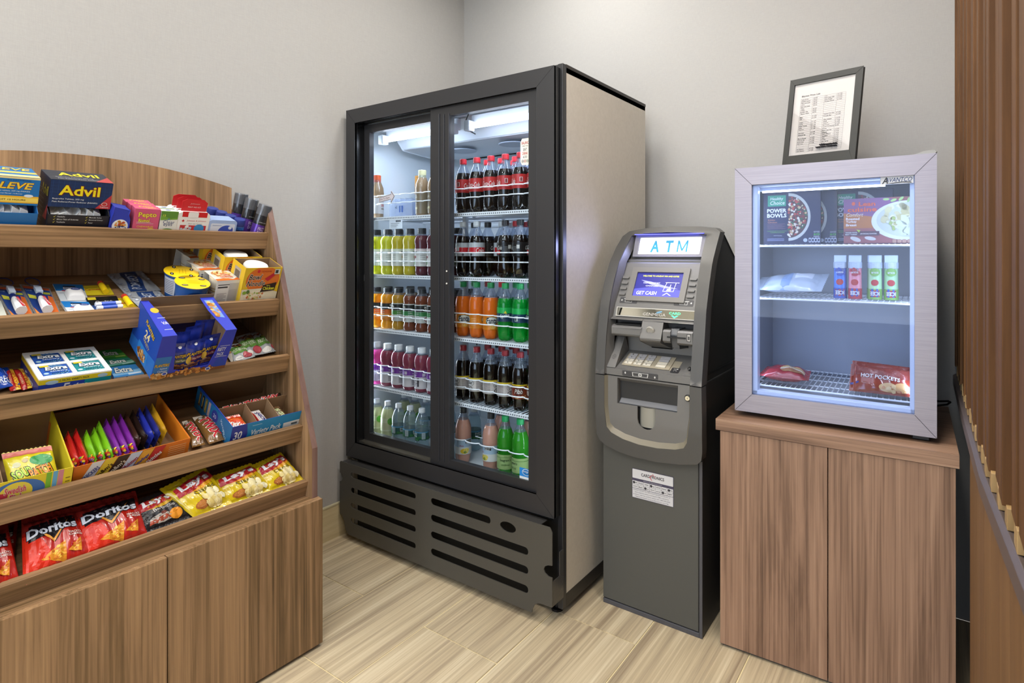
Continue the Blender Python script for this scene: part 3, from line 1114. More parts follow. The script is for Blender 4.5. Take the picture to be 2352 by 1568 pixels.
def mm_art(c1, c2):
    def f(p):
        p.rect(-.1, .050, .1, .078, '#1f231f').rect(-.1, .030, .1, .049, c1)
        for u0 in (-.045, .05):
            p.text('Minute', u0, .069, .034, .011, '#ece9e0', .03).text('Maid', u0, .058, .026, .010, '#ece9e0', .03)
            p.ell(u0, .016, .018, .012, c2).ell(u0, .016, .015, .009, '#efe9da')
        for i in range(6):
            p.rect(-.012, .012 + i * .009, .008, .015 + i * .009, '#c4c6c0')
    return f


def a_vit(p):
    p.rect(-.1045, .052, .1045, .082, '#7a3aa0')
    for u0 in (-.05, .05):
        p.text('water', u0 - .002, .060, .036, .008, '#e8dcf0', 0.0).text('vitamin', u0, .072, .036, .008, '#d9c4e8', 0.0)
        for i in range(6):
            p.rect(u0 - .022, .010 + i * .0062, u0 + .006 + (i % 3) * .006, .0126 + i * .0062, '#6a6470')
        p.rect(u0 + .018, .01, u0 + .026, .048, '#2f2a34')
    p.rect(-.008, .056, .006, .070, '#d8cde0')


def a_poland(p):
    p.rect(-.103, .0, .103, .036, '#2f5a55').rect(-.103, .030, .103, .036, '#5d9ac0').blobs(0, .006, .1, .006, 60, ['#2c6b3c', '#3f7f45', '#1f4f36'], .006, 5, True)
    for u0 in (-.05, .045):
        p.text('Poland', u0, .026, .034, .008, '#eef2f2', .03, 0, .1).text('Spring', u0, .016, .034, .011, '#eef2f2', .03, 0, .1)
    p.rect(-.010, .004, .006, .032, '#c8d2d4')
    for i in range(5):
        p.rect(-.008, .007 + i * .005, .004, .009 + i * .005, '#4c6a70')


def a_lemon(p):
    p.rect(-.1045, .040, .1045, .062, '#b7cfe2').rect(-.109, .0, .1045, .030, '#ecebe4')
    for u0 in (-.045, .055):
        p.rect(u0 + .004, .046, u0 + .032, .060, '#1f231f').text('Minute', u0 + .018, .0555, .024, .006, '#ece9e0', .03).text('Maid', u0 + .016, .0485, .018, .006, '#ece9e0', .03)
        p.text('Pink', u0 - .012, .036, .018, .006, '#c84a6a', .03).ell(u0, .014, .018, .011, '#f0cd3a').ell(u0 + .008, .018, .012, .009, '#f7e37a').ell(u0 + .002, .010, .006, .005, '#6b8f3a')


def a_ginger(p):
    p.rect(-.1045, .046, .1045, .0475, '#4a7a34')
    for u0 in (-.045, .055):
        p.text("Seagram's", u0, .036, .046, .014, '#1f3a1e', .03).text('GINGER ALE', u0, .018, .036, .007, '#3f6a30', .03).text('since', u0, .052, .012, .004, '#5a7a48', .02)


def a_coco(p):
    p.ell(-.03, .045, .014, .016, '#6ab04a').ell(.04, .045, .014, .016, '#6ab04a')
    for i in range(5):
        p.rect(-.05, .010 + i * .006, .05, .0115 + i * .006, '#a89a5a')


def a_core(p):
    for u0 in (-.042, .045):
        p.text('iced cafe', u0, .075, .036, .012, '#f0ece0', .02, .2).text('latte', u0, .095, .02, .008, '#e8dcc0', .02, .2).rect(u0 - .02, .05, u0 + .02, .060, '#6a625a').rect(u0 - .02, .02, u0 + .02, .030, '#d9cfa8')


def a_dunkin(p):
    for u0 in (-.04, .045):
        p.text('DUNKIN', u0, .040, .040, .012, '#d4483a', .06, 0, 0).rect(u0 - .02, .020, u0 + .02, .026, '#8a7a6a')


liq_y = clear_mat('tea_yellow', '#e8e85a', 0.55, 0.05, '#d6d83a')
liq_g = clear_mat('tea_gold', '#e0d060', 0.60, 0.05, '#c9bb36')
liq_r = clear_mat('tea_berry', '#8a4a52', 0.75, 0.05, '#5c2a34')
liq_o = clear_mat('orange_soda', '#f0862a', 0.80, 0.05, '#d8691c')
liq_s = clear_mat('green_soda', '#58d878', 0.42, 0.05, '#12a83c')
liq_j = clear_mat('juice_orange', '#f0a83a', 0.9, 0.08, '#dc9422')
liq_a = clear_mat('juice_apple', '#d8b44a', 0.75, 0.08, '#b88a2c')
liq_n = clear_mat('juice_brown', '#9a5a3a', 0.85, 0.08, '#6e3a26')
liq_v = clear_mat('vitamin_pink', '#b86a7c', 0.70, 0.05, '#8c3c50')
liq_w = clear_mat('water_clear', '#e2eef2', 0.14, 0.05, '#c4dae0')
liq_p = clear_mat('lemonade_pink', '#e8b8a4', 0.72, 0.05, '#cf9c88')
liq_c = clear_mat('coconut_water', '#f0f2cc', 0.55, 0.05, '#d8dcb0')
liq_ga = clear_mat('ginger_green', '#78d050', 0.45, 0.05, '#3aa42c')
liq_k = mat('coffee_milk', '#8d7458', 0.2, coat=0.4)
liq_t = mat('coffee_tan', '#b89a78', 0.2, coat=0.4)

B = {}
B['coke'] = bottle('soda', '', 'bottle', cola, 'red', (.086, .142, '#c4322f', .0342), a_coke)
B['diet'] = bottle('soda', '', 'bottle', cola, 'silver', (.086, .142, '#b9bfc4', .0342), a_diet)
B['zero'] = bottle('soda', '', 'bottle', cola, 'black', (.086, .142, '#1c1a1a', .0342), a_zero)
B['fanta'] = bottle('soda', '', 'bottle', liq_o, 'green', (.040, .100, '#e88a24', .0340), a_fanta)
B['sprite'] = bottle('soda', '', 'bottle', liq_s, 'lgreen', (.078, .134, '#1a9a48', .0340), a_sprite)
B['drp'] = bottle('soda', '', 'bottle', cola, 'maroon', (.050, .106, '#ddd4ce', .0342), a_dew)
B['pibb'] = bottle('soda', '', 'bottle', cola, 'maroon', (.050, .107, '#8c3a26', .0342), a_barq)
B['lemon'] = bottle('soda', '', 'bottle', liq_p, 'black', (.040, .104, '#b7cfe2', .0342), a_lemon, fill=.182)
B['ginger'] = bottle('soda', '', 'bottle', liq_ga, 'lgreen', (.024, .082, '#a9c47c', .0340), a_ginger, fill=.182)
B['tea_y'] = bottle('tea', '', 'bottle', liq_y, 'black', (.040, .118, '#e2e6dc', .0334), honest_art('#c08a3c', '#a8642c', '#b4c43a'))
B['tea_g'] = bottle('tea', '', 'bottle', liq_g, 'black', (.040, .118, '#e2e6dc', .0334), honest_art('#c8a03c', '#8a9a3c', '#b4c43a'))
B['tea_r'] = bottle('tea', '', 'bottle', liq_r, 'black', (.040, .118, '#e4e2de', .0334), honest_art('#8c2f36', '#6a2430', '#c44a5c'))
B['mm_o'] = bottle('juice', '', 'bottle', liq_j, 'black', (.040, .122, '#e08a2c', .0326), mm_art('#dd6a2a', '#e8a83a'))
B['mm_a'] = bottle('juice', '', 'bottle', liq_a, 'black', (.040, .122, '#cdd2cc', .0326), mm_art('#4c8a3c', '#a82c34'))
B['mm_b'] = bottle('juice', '', 'bottle', liq_n, 'black', (.040, .122, '#d6d8d2', .0326), mm_art('#3f8a50', '#8c2c34'))
B['vit'] = bottle('vitamin', '', 'bottle', liq_v, 'white', (.018, .100, '#d9d4d8', .0346), a_vit)
B['vitp'] = bottle('vitamin', '', 'bottle', clear_mat('pink_drink', '#f07ac0', 0.8, 0.05, '#e256a8'), 'white', (.018, .100, '#cfc4d8', .0346), a_vit)
B['pol'] = bottle('water', '', 'bottle', liq_w, 'white', (.055, .092, '#2f5a55', .0324), a_poland)
B['coco'] = bottle('water', '', 'bottle', liq_c, 'white', (.055, .115, '#d9dcb8', .0324), a_coco)
B['core'] = bottle('coffee', '', 'bottle', liq_k, 'cream', (.008, .110, '#8f8068', .0302), a_core, captall=.032)
B['vanil'] = bottle('coffee', '', 'bottle', liq_t, 'cream', (.008, .110, '#a88f9c', .0302), a_core, captall=.032)
B['dunk'] = bottle('coffee', '', 'bottle', liq_k, 'orange', (.020, .095, '#d9d6d2', .0302), a_dunkin, captall=.034)
NAMES = {'coke': 'red-capped cola bottle with red label', 'diet': 'silver-capped diet cola bottle', 'zero': 'black-capped cola bottle with black label', 'fanta': 'green-capped orange soda bottle',
         'sprite': 'green lemon-lime soda bottle', 'drp': 'maroon-capped dark soda with white label', 'pibb': 'maroon-capped dark soda with brown label', 'lemon': 'black-capped pink lemonade bottle',
         'ginger': 'green-capped ginger ale bottle', 'tea_y': 'pale yellow iced tea bottle', 'tea_g': 'golden iced tea bottle', 'tea_r': 'dark berry iced tea bottle', 'mm_o': 'orange juice bottle with black cap',
         'mm_a': 'apple juice bottle with black cap', 'mm_b': 'brown juice bottle with black cap', 'vit': 'pink-purple vitamin water bottle', 'vitp': 'bright pink vitamin drink bottle', 'pol': 'clear spring water bottle',
         'coco': 'pale coconut water bottle', 'core': 'cream-capped iced coffee bottle', 'vanil': 'cream-capped vanilla coffee bottle', 'dunk': 'orange-capped iced coffee bottle'}
ORD = ['first', 'second', 'third', 'fourth', 'fifth', 'sixth', 'seventh']
SHN = {1: 'top', 2: 'second', 3: 'third', 4: 'fourth', 5: 'bottom'}
rb_ = random.Random(11)
ROT = {'coke': [2, 62, 66, 128 - 180, -60], 'diet': [-8, 70 - 180], 'zero': [50, 0, 30], 'fanta': [70, 0, 66], 'sprite': [75, 0, 40]}


def row(side, k, kinds, y, rowname, dx=0.0, rots=None, dz=0.0):
    xs = LXS if side == 'left' else RXS
    for i, kd in enumerate(kinds):
        if kd is None:
            continue
        rot = rots[i] if rots else rb_.choice((0, 80, -80, 150, 95))
        if rowname == 'front':
            lab = '%s, %s from left in front row of %s %s shelf' % (NAMES[kd], ORD[i], SHN[k], side)
            grp = '%s bottles on the %s %s fridge shelf' % (kd.split('_')[0].replace('mm', 'juice').replace('pol', 'water').replace('drp', 'dark soda').replace('vitp', 'vitamin').replace('vit', 'vitamin').replace('vitaminamin', 'vitamin'), SHN[k], side)
        else:
            lab = '%s behind the front row of %s %s shelf' % (NAMES[kd], SHN[k], side)
            grp = 'hidden-row %s on %s %s shelf' % (NAMES[kd], SHN[k], side)
        place(B[kd], xs[i] + dx, y, SZ[k] + dz, rot, lab, grp)


Y1, Y2, Y3 = 1.930, 2.005, 2.080
row('right', 1, ['coke'] * 6, Y1, 'front', rots=[5, 100, 105, 42, 40, 40])
row('right', 1, [None, 'coke', 'coke', 'coke', 'coke', 'coke', 'coke'], Y2, 'back', -.004)
row('right', 1, [None, None, 'coke', 'coke', 'coke', 'coke', 'coke'], Y3, 'back', .008)
row('right', 2, ['diet', 'diet', None, 'zero', 'zero', 'zero'], Y1, 'front', rots=[5, -36, 0, 55, 10, 40])
row('right', 2, ['zero', 'zero', 'diet', 'coke', 'zero', 'zero', 'zero'], Y2, 'back')
row('right', 2, [None, None, 'diet', 'coke', 'zero', 'zero'], Y3, 'back')
row('right', 3, ['fanta', 'fanta', 'fanta', 'sprite', 'sprite', 'sprite'], Y1, 'front', rots=[-62, 8, -64, -68, 5, 30])
row('right', 3, ['fanta', 'drp', 'coke', 'sprite', 'sprite', 'coke'], Y2, 'back')
row('right', 4, ['drp', 'drp', 'drp', 'drp', 'pibb', 'pibb'], Y1, 'front', rots=[60, 64, 10, 0, -68, 60])
row('right', 4, [None, 'pibb', 'drp', 'pibb', 'drp', 'sprite'], Y2, 'back')
row('right', 4, [None, 'zero', 'drp', 'zero', 'sprite', 'sprite'], Y3, 'back')
row('right', 5, ['lemon', None, 'lemon', 'ginger', 'ginger'], Y1, 'front', rots=[-40, 0, 60, -55, 50])
row('right', 5, [None, 'lemon', None, 'lemon', 'ginger'], Y3, 'back', .02)
row('right', 5, [None, None, 'lemon', 'lemon', 'ginger'], Y3 + .08, 'back', .02)
row('left', 1, ['dunk', None, None, None, 'core', 'core', 'vanil'], Y1, 'front', .002, rots=[40, 0, 0, 0, 40, 40, 30])
row('left', 2, ['tea_y', 'tea_y', 'tea_g', 'tea_g', 'tea_r', 'tea_r', 'tea_r'], Y1, 'front', rots=[55, 55, 5, 8, 55, 50, 55])
row('left', 2, ['tea_y', 'tea_y', 'tea_g', 'tea_g', 'tea_r', 'tea_r', 'tea_r'], Y2, 'back')
row('left', 3, ['mm_o', 'mm_o', 'mm_a', 'mm_b', 'mm_b', 'mm_b', 'mm_b'], Y1, 'front', rots=[55, 8, 55, 52, 6, 20, 50])
row('left', 3, ['mm_o', 'mm_o', 'mm_a', 'mm_b', 'mm_b', 'mm_b', 'mm_b'], Y2, 'back')
row('left', 3, [None, 'mm_a', 'mm_a', 'mm_b', 'mm_b', 'mm_b', 'mm_b'], Y3, 'back')
row('left', 4, ['vitp', 'vit', 'vit', 'vit', 'vit', 'vit', None], Y1, 'front', rots=[10, 5, 0, 12, 60, 20, 0])
row('left', 5, ['coco', 'coco', 'pol', 'pol', 'pol', None, 'pol'], Y1, 'front', rots=[0, 0, 8, 20, 60, 0, 60])
row('left', 5, ['coco', 'coco', 'pol', None, 'pol', None, 'pol'], Y3, 'back', .03)

# ---------------------------------------------------------------- walnut snack display with five sloping shelves
PHI = 1.5
GM = T(-2.22, 1.245, 0) @ RZ(90 - PHI)
walnut = lambda ax, nm: noise_mat('walnut_' + nm, [(0.32, '#4a3721'), (0.43, '#6f563a'), (0.50, '#84674a'), (0.57, '#937453'), (0.70, '#a58662')],
                                  {'z': (13, 13, 0.75), 'x': (0.8, 13, 13), 'y': (13, .8, 13)}[ax], rough=0.42, detail=6, dist=0.9, per_object=True,
                                  fine={'z': (130, 130, 1.6), 'x': (1.8, 130, 130), 'y': (130, 1.8, 130)}[ax], fine_amt=0.45, spec=0.4)
W_Z, W_X, W_Y = walnut('z', 'upright'), walnut('x', 'lengthwise'), walnut('y', 'crosswise')
edge_w = noise_mat('walnut_edge', [(0.3, '#5a423c'), (0.6, '#745950'), (0.8, '#866a60')], (30, 30, 1.0), rough=0.5, per_object=True)
gd = thing('snack_display', 'dark walnut snack display with sloping shelves, arched back and cupboard base', 'display stand', GM)
LG = 0.972      # length along the wall
# local axes: X to the right along the wall, -Y to the room, Z up.  front coordinate f = -Y
MB().box(-LG, -0.536, 0.010, -0.004, 0, 0.472).build('base_carcass', W_Z, gd)
MB().box(-LG, -0.525, 0.0, -0.012, -0.01, 0.012).build('plinth', dark, gd)
MB().box(-LG, -0.5365, 0.472, 0.0, 0, 0.489).build('base_top', W_X, gd)
for i, x in enumerate((-0.484, -0.968)):
    MB().box(x + 0.0015, -0.5555, 0.012, x + 0.4825, -0.537, 0.489).build('cupboard_door', W_Z, gd, bevel=0.0008)
side = [(-.529, .489), (-.529, .655), (-.252, 1.473), (0, 1.473), (0, .489)]
MB().prism([(y, z) for y, z in side], -0.024, -0.004, 'x').build('side_panel', W_Z, gd)
MB().prism([(y, z) for y, z in side], -LG, -LG + 0.02, 'x').build('side_panel', W_Z, gd)
for x in (-0.024, -LG):
    MB().prism([(-.5300, .489), (-.5300, .6552), (-.2527, 1.4735), (0, 1.4735), (0, 1.4728), (-.252, 1.4728), (-.5292, .6548), (-.5292, .489)], x, x + 0.02, 'x').build('edge_band', edge_w, gd)
# arched back panel
pts = [(-LG, 0.49), (-0.0245, 0.49), (-0.0245, 1.556)]
for i in range(1, 24):
    t = i / 24
    x = -0.0245 - (LG - 0.0245) * t
    pts.append((x, 1.556 + 0.0630 * (1 - ((x + .498) / .4735) ** 2)))
pts.append((-LG, 1.556))
MB().prism(pts, -0.004, 0.012, 'y').build('back_panel', W_Z, gd)
SH = {1: (.235, 1.342), 2: (.308, 1.109), 3: (.367, .920), 4: (.447, .700), 5: (.475, .500)}
TA = math.atan(.42)


def SM(k):
    f, z = SH[k]
    return GM @ T(0, -f, z) @ Matrix.Rotation(TA, 4, 'X')


for k in (1, 2, 3, 4, 5):
    f, z = SH[k]
    f2 = f - 0.008
    L2 = f2
    # board: from the lip back to the back panel, tilted
    yb = -0.005
    zb = z + (f - 0.006) * .42
    MB().prism([(-f - .004, z - .024), (-f - .004, z - .002), (yb, zb - .002), (yb, zb - .021)], -LG + .02, -.0245, 'x').build('shelf_board', W_X, gd)
    # lip
    ft, zt = {1: (.263, 1.375), 2: (.336, 1.141), 3: (.399, .951), 4: (.477, .722), 5: (.506, .541)}[k]
    dz = .055
    fb = ft - .0155
    MB().prism([(-ft, zt), (-fb, zt - dz), (-fb + .018, zt - dz + .004), (-ft + .0175, zt + .005)], -LG + .02, -.0245, 'x').build('shelf_lip', W_X, gd, bevel=0.0006)


def L(k, x, y, z=0.0, rz=0.0, rx=0.0, ry=0.0):
    return SM(k) @ T(x, y, z) @ RZ(rz) @ RX(rx) @ RY(ry)


card = lambda h, n: mat('card_' + n, pale(h, 0.74), 0.5)
kraft = mat('kraft_board', '#84684a', 0.8)
kraft_d = mat('kraft_shade', '#8a6c4e', 0.8)
white_c = mat('card_white', '#d2d2d1', 0.5)


def carton(name, label, cat, m, w, d, h, col, group=None, art=None, top=None, left=None, right=None, cols=None):
    """closed carton, origin at front-bottom-left, parts: carton body, printed faces"""
    t = thing(name, label, cat, m, group)
    MB().box(0, 0, 0, w, d, h).build('carton', card(col, col.lstrip('#')), t, bevel=0.0006)
    if art:
        p = Print()
        p.clip = (0, 0, w, h)
        art(p)
        p.build('printed_front', t, on_front(0, 0, 0))
    if top:
        p = Print()
        p.clip = (0, 0, w, d)
        top(p)
        p.build('printed_top', t, on_top(0, 0, h))
    if left:
        p = Print()
        left(p)
        p.build('printed_side', t, on_left(0, d, 0))
    return t


# --- shelf 1 ---------------------------------------------------
def dispenser(name, label, m, w, d, h, col, tray, art, top, left, traycol, art_low):
    t = thing(name, label, 'medicine box', m)
    zt = h * 0.53
    b = MB()
    b.box(0, 0, zt, w, d, h)
    b.box(0, d * .45, 0, w, d, zt)
    b.build('upper_carton', card(col, col.lstrip('#')), t, bevel=0.0006)
    lo = MB()
    lo.prism([(-.006, 0), (-.014, zt * .80), (-.0125, zt * .80), (-.0045, .0015), (d * .45, .0015), (d * .45, 0)], 0, w, 'x')
    lo.prism([(-.006, 0), (-.014, zt * .80), (d * .12, zt * 1.02), (d * .45, zt), (d * .45, 0)], 0, .001, 'x')
    lo.prism([(-.006, 0), (-.014, zt * .80), (d * .12, zt * 1.02), (d * .45, zt), (d * .45, 0)], w - .001, w, 'x')
    tr_ = lo.build('tray', card(traycol, traycol.lstrip('#')), t)
    k = MB()
    rr = random.Random(3)
    for i in range(7):
        x = .012 + (w - .03) * i / 7
        k.hexa([(x, .004, .003), (x + .020, .002, .003), (x + .022, d * .4, .006), (x, d * .4, .006)], [(x, .002, zt * rr.uniform(.6, .95)), (x + .018, .006, zt * rr.uniform(.6, .95)), (x + .02, d * .4, zt * .9), (x, d * .4, zt * .9)])
    k.build('packets', mat('packet_white', '#dfe2e4', 0.4), t)
    p = Print()
    art(p)
    p.build('printed_front', t, lambda u, v, q_: (u, -q_, zt + (v - .0545) * (h - zt) / (.166 - .0545)))
    p = Print()
    top(p)
    p.build('printed_top', t, on_top(0, 0, h))
    p = Print()
    left(p)
    p.build('printed_side', t, on_left(0, d, 0))
    p = Print()
    art_low(p)
    p.build('printed_tray', tr_, on_quad((0, -.006, 0), (w, -.006, 0), (w, -.014, zt * .80), (0, -.014, zt * .80), w, zt * .80))
    return t


def advil_front(p, w=.150, h=.165, zt=.0545):
    p.rect(0, zt, w, h, '#16305e')
    for i in range(12):
        p.rect(.006 + i * .0125, zt + .002, .0065 + i * .0125, h - .001, '#23508c')
    for i in range(8):
        p.rect(0, zt + .008 + i * .013, w, zt + .0085 + i * .013, '#23508c')
    p.poly([(w, zt), (w, zt + .062), (w - .038, zt)], '#c0353a')
    p.ell(w - .016, zt + .020, .0075, .0075, '#e8d8d0').ell(w - .016, zt + .020, .006, .006, '#b8342e').text('Tablets', w - .016, zt + .007, .022, .005, '#f0e4e0', .03)
    p.text('Advil', .070, h - .040, .098, .042, '#f5e11e', .05, 0, 0, edge='#7d1f24', esz=.002)
    p.text('Ibuprofen Tablets, 200 mg', .045, zt + .034, .074, .0075, '#e4e8ee', .02).text('Pain Reliever/Fever Reducer (NSAID)', .062, zt + .022, .108, .0075, '#e4e8ee', .02)


def advil_top(p, w=.150, d=.085):
    p.rect(0, 0, w, d, '#2a2d38').text('Advil', .078, d * .64, .10, .030, '#e8d820', .05).text('Ibuprofen Tablets, 200 mg', .062, .026, .09, .006, '#c8ccd2', .02).text('Pain Reliever/Fever Reducer', .070, .014, .10, .006, '#c8ccd2', .02)
    p.poly([(w, 0), (w, .05), (w - .045, 0)], '#b8403e')


def advil_left(p, d=.085, h=.165):
    p.rect(0, 0, d, h, '#14182a').text('Advil', d * .6, h * .78, .05, .028, '#b8ac2e', .05)
    p.poly([(d, h * .3), (d, h * .58), (d - .03, h * .3)], '#9c2f34')
    for i in range(9):
        p.rect(.012, .02 + i * .013, .05, .023 + i * .013, '#5b6070')


def advil_low(p, w=.150, h=.047):
    for i, (a, b_) in enumerate((('Headache', 'Muscular Aches'), ('Minor Pain of Arthritis', 'Menstrual Cramps'), ('Toothache', 'Fever'))):
        z = .0655 - i * .0085
        for x, s_ in ((.012, a), (.088, b_)):
            p.poly([(x, z), (x + .002, z - .003), (x + .006, z + .004), (x + .002, z - .0005)], '#d8cf4a')
            p.text(s_, x + .009 + len(s_) * .0011, z, len(s_) * .0022, .0042, '#e8eaee', .02)


dispenser('medicine_dispenser', 'navy pain relief box with big yellow lettering and open tray', L(1, -.6665, 0.020, 0, 1.5), .148, .085, .168, '#1c2336', '#14161e', advil_front, advil_top, advil_left, '#181a24', advil_low)


def aleve_front(p, w=.150, h=.165, zt=.0545):
    p.rect(0, zt, w, h, '#1470b8').rect(0, h - .007, w, h, '#f2e2a0').rect(0, zt + .008, w, zt + .036, '#f0b82a').rect(0, zt + .012, w, zt + .030, '#f8d860')
    p.ell(.128, zt + .038, .010, .006, '#dfeaf4').text('TO LAST 12 HOURS', .085, zt + .021, .075, .006, '#4a3a1c', .02).text('ALEVE', .088, h - .034, .098, .026, '#f8cf3c', .05, .25, 0, edge='#7a3014', esz=.0015)
    p.text('ALL DAY STRONG', .105, h - .013, .05, .005, '#0f2e5c', .02).text('naproxen sodium tablets, 220 mg (NSAID)', .080, h - .056, .10, .006, '#e4eef6', .01).text('pain reliever/fever reducer', .080, h - .066, .07, .006, '#e4eef6', .01)


def aleve_top(p, w=.150, d=.085):
    p.rect(0, 0, w, d, '#1a74b4').rect(0, 0, w, .016, '#f4dc9a').rect(0, .030, w, .044, '#f0c85a').text('ALEVE', .088, d * .76, .11, .020, '#f0cf50', .04, .2, 0, edge='#6a4a20', esz=.001)


dispenser('medicine_dispenser', 'bright blue pain relief box with yellow band and blue open tray', L(1, -.838, 0.020, 0, 1), .150, .085, .166, '#1668ac', '#1668ac', aleve_front, aleve_top, lambda p: p.rect(0, 0, .085, .16, '#1560a0'), '#1a6fb6', lambda p: p.rect(.0, .0, .15, .004, '#155c9a'))

# tablets bottle box (blue, bevelled shoulders)
t = thing('antacid_pack', 'small dark blue antacid pack with fruit picture label', 'medicine box', L(1, -.5165, 0.0, 0))
b = MB().prism([(0, 0), (.049, 0), (.049, .068), (.044, .082), (.046, .096), (.006, .103), (.003, .086), (0, .070)], 0, .040, 'y')
b.build('carton', card('#2a3bb0', 'antacid'), t, bevel=.0015)
p = Print()
p.ell(.0245, .046, .021, .021, '#e9eef4').blobs(.0245, .052, .014, .010, 22, ['#e8a03a', '#e4c23a', '#c8562e', '#d88a6a'], .0045, 2).ell(.026, .040, .015, .0075, '#232a5c').text('TUMS', .026, .040, .026, .009, '#f2f4f8', .05)
p.build('printed_front', t, on_front(0, 0, 0))


def pepto_f(p):
    p.text('Pepto', .036, .083, .050, .020, '#f2e63c', .04, 0, .04, edge='#a03a52', esz=.001).text('Bismol', .028, .066, .030, .013, '#f2e63c', .04, 0, .04, edge='#a03a52', esz=.001).rect(.008, .060, .048, .0612, '#e8c0cc').rect(.008, .056, .056, .0572, '#e8c0cc').text('CHEWABLES', .034, .046, .046, .006, '#f0c84a', .03).ell(.050, .034, .014, .008, '#e8d83a')


for i in range(3):
    carton('antacid_carton', ['front pink chewable tablets carton beside the blue antacid pack', 'middle pink chewable tablets carton behind the front one', 'rear pink chewable tablets carton of the three'][i], 'medicine box',
           L(1, -.4575 - i * .0035,   .001 + i * .0285, 0), .071, .027, .104, '#d4577c', 'pink chewable cartons on the top shelf', pepto_f if i == 0 else None,
           lambda p: p.text('Pepto', .036, .018, .040, .012, '#f0dc3c', .04).text('Bismol', .048, .008, .022, .006, '#f0dc3c', .04))


def clear_f(p):
    p.rect(0, .076, .050, .099, '#5e8f36').poly([(0, .070), (0, .086), (.030, .076), (.050, .080), (.050, .074)], '#78a83e').text('12', .010, .086, .008, .006, '#e8e850', .04)
    p.text('Clear', .026, .064, .034, .012, '#2a3a78', .0).text('eyes', .024, .053, .026, .010, '#2a3a78', .0).poly([(.018, .071), (.024, .077), (.030, .071), (.024, .074)], '#3f78b4').ell(.025, .033, .021, .010, '#4c8a34').text('MAXIMUM', .025, .036, .026, .0045, '#d4dc6a', .03).text('REDNESS RELIEF', .025, .030, .026, .0035, '#f0f4e4', .02)


for i in range(2):
    carton('eye_drop_carton', ['front white and green eye drop carton', 'rear white and green eye drop carton behind the front one'][i], 'medicine box', L(1, -.3835 - i * .003, .001 + i * .026, 0), .051, .025, .099, '#e6e8e2', 'eye drop cartons on the top shelf', clear_f if not i else None,
           lambda p: p.rect(0, 0, .05, .004, '#5e8f36').ell(.024, .014, .008, .004, '#5a78a8'))

for i in range(3):
    t = thing('first_aid_kit', ['front white first aid kit with red top and red handle', 'middle first aid kit showing its red handle', 'rear first aid kit showing its red handle'][i], 'first aid kit', L(1, -.3325 - i * .005,   .002 + i * .0235, 0), 'first aid kits on the top shelf')
    b = MB().prism(rrect(0, 0, .100, .100, (.002, .002, .012, .012)), 0, .022, 'y')
    b.build('case', white_c, t, bevel=.002, smooth=True)
    b = MB().prism([(.012, .100), (.088, .100), (.090, .130), (.078, .139), (.026, .139), (.012, .132)], .0125, .0150, 'y')
    b.build('handle', card('#cf1f26', 'kit_red'), t, bevel=.001)
    p = Print()
    p.rect(.012, .084, .090, .102, '#cf1f26').poly(rrect(.030, .082, .062, .101, .004), '#efefef')
    p.rect(.013, .069, .021, .072, '#c8242c').rect(.0155, .0665, .0185, .0745, '#c8242c').text('Johnson & Johnson', .058, .071, .062, .007, '#d4565c', .0, .3).text('FIRST AID TO GO!', .056, .061, .044, .004, '#8a8c90', .0)
    p.rect(.010, .020, .092, .056, '#c8343c').ell(.070, .046, .016, .014, '#3a8ac8').blobs(.034, .036, .022, .016, 26, ['#e8e4e2', '#d8b8b0', '#f2f0ee', '#c8ccd8'], .006, 4)
    p.build('printed_front', t, on_front(0, 0, 0))
    p = Print()
    p.text('Johnson', .05, .125, .03, .006, '#e8b8b8', 0, .3).text('FIRST AID KIT', .05, .114, .04, .004, '#f0d0d0')
    p.build('printed_text', t, on_front(0, 0, .0124))

for i in range(4):
    t = thing('swab_pack', ['front light blue cotton swab pack', 'second light blue swab pack behind the front one', 'third light blue swab pack', 'rearmost light blue swab pack', ''][i] + ' on the top shelf', 'cotton swab pack', L(1, -.2315 - i * .0010, .002 + i * .0115, 0), 'swab packs on the top shelf')
    MB().prism(rrect(0, 0, .094, .078, .010), 0, .0105, 'y').build('case', card('#a5bdea', 'swab_blue'), t, bevel=.002, smooth=True)
    p = Print()
    p.poly(rrect(.006, .010, .088, .066, .005), '#dbe4f4').ell(.058, .040, .026, .020, '#3a54b8', rot=.3).text('Q-tips', .054, .036, .034, .012, '#eef2fa', .03, .1, .15).ell(.072, .052, .006, .006, '#dfe8f8').text('30', .014, .034, .010, .008, '#4a5aa0', .02)
    p.rect(.012, .058, .042, .0595, '#8a9ac8')
    p.build('printed_front', t, on_front(0, 0, 0))
for i in range(4):
    t = thing('cream_jar', ['front dark blue cream jar', 'second dark blue cream jar', 'third dark blue cream jar', 'rearmost dark blue cream jar'][i] + ' between swabs and hair bottles', 'jar', L(1, -.113 - i * .016, .034 + i * .034, 0), 'blue cream jars on the top shelf')
    MB().lathe([(.0160, 0), (.0180, .004), (.0184, .050), (.017, .058)], 24).build('jar_body', card('#4f76b8', 'jar_blue'), t, smooth=True)
    MB().lathe([(.0180, .050), (.0186, .052), (.0186, .072), (.0175, .075)], 28).build('lid', card('#2b3a8e', 'jar_lid'), t, smooth=True)
    if i == 0:
        Print().ell(0, .044, .016, .005, '#2a6ac0').ell(0, .036, .014, .004, '#143a78').build('printed_text', t, on_cyl(.0186, 0), L=.01)
fz = None
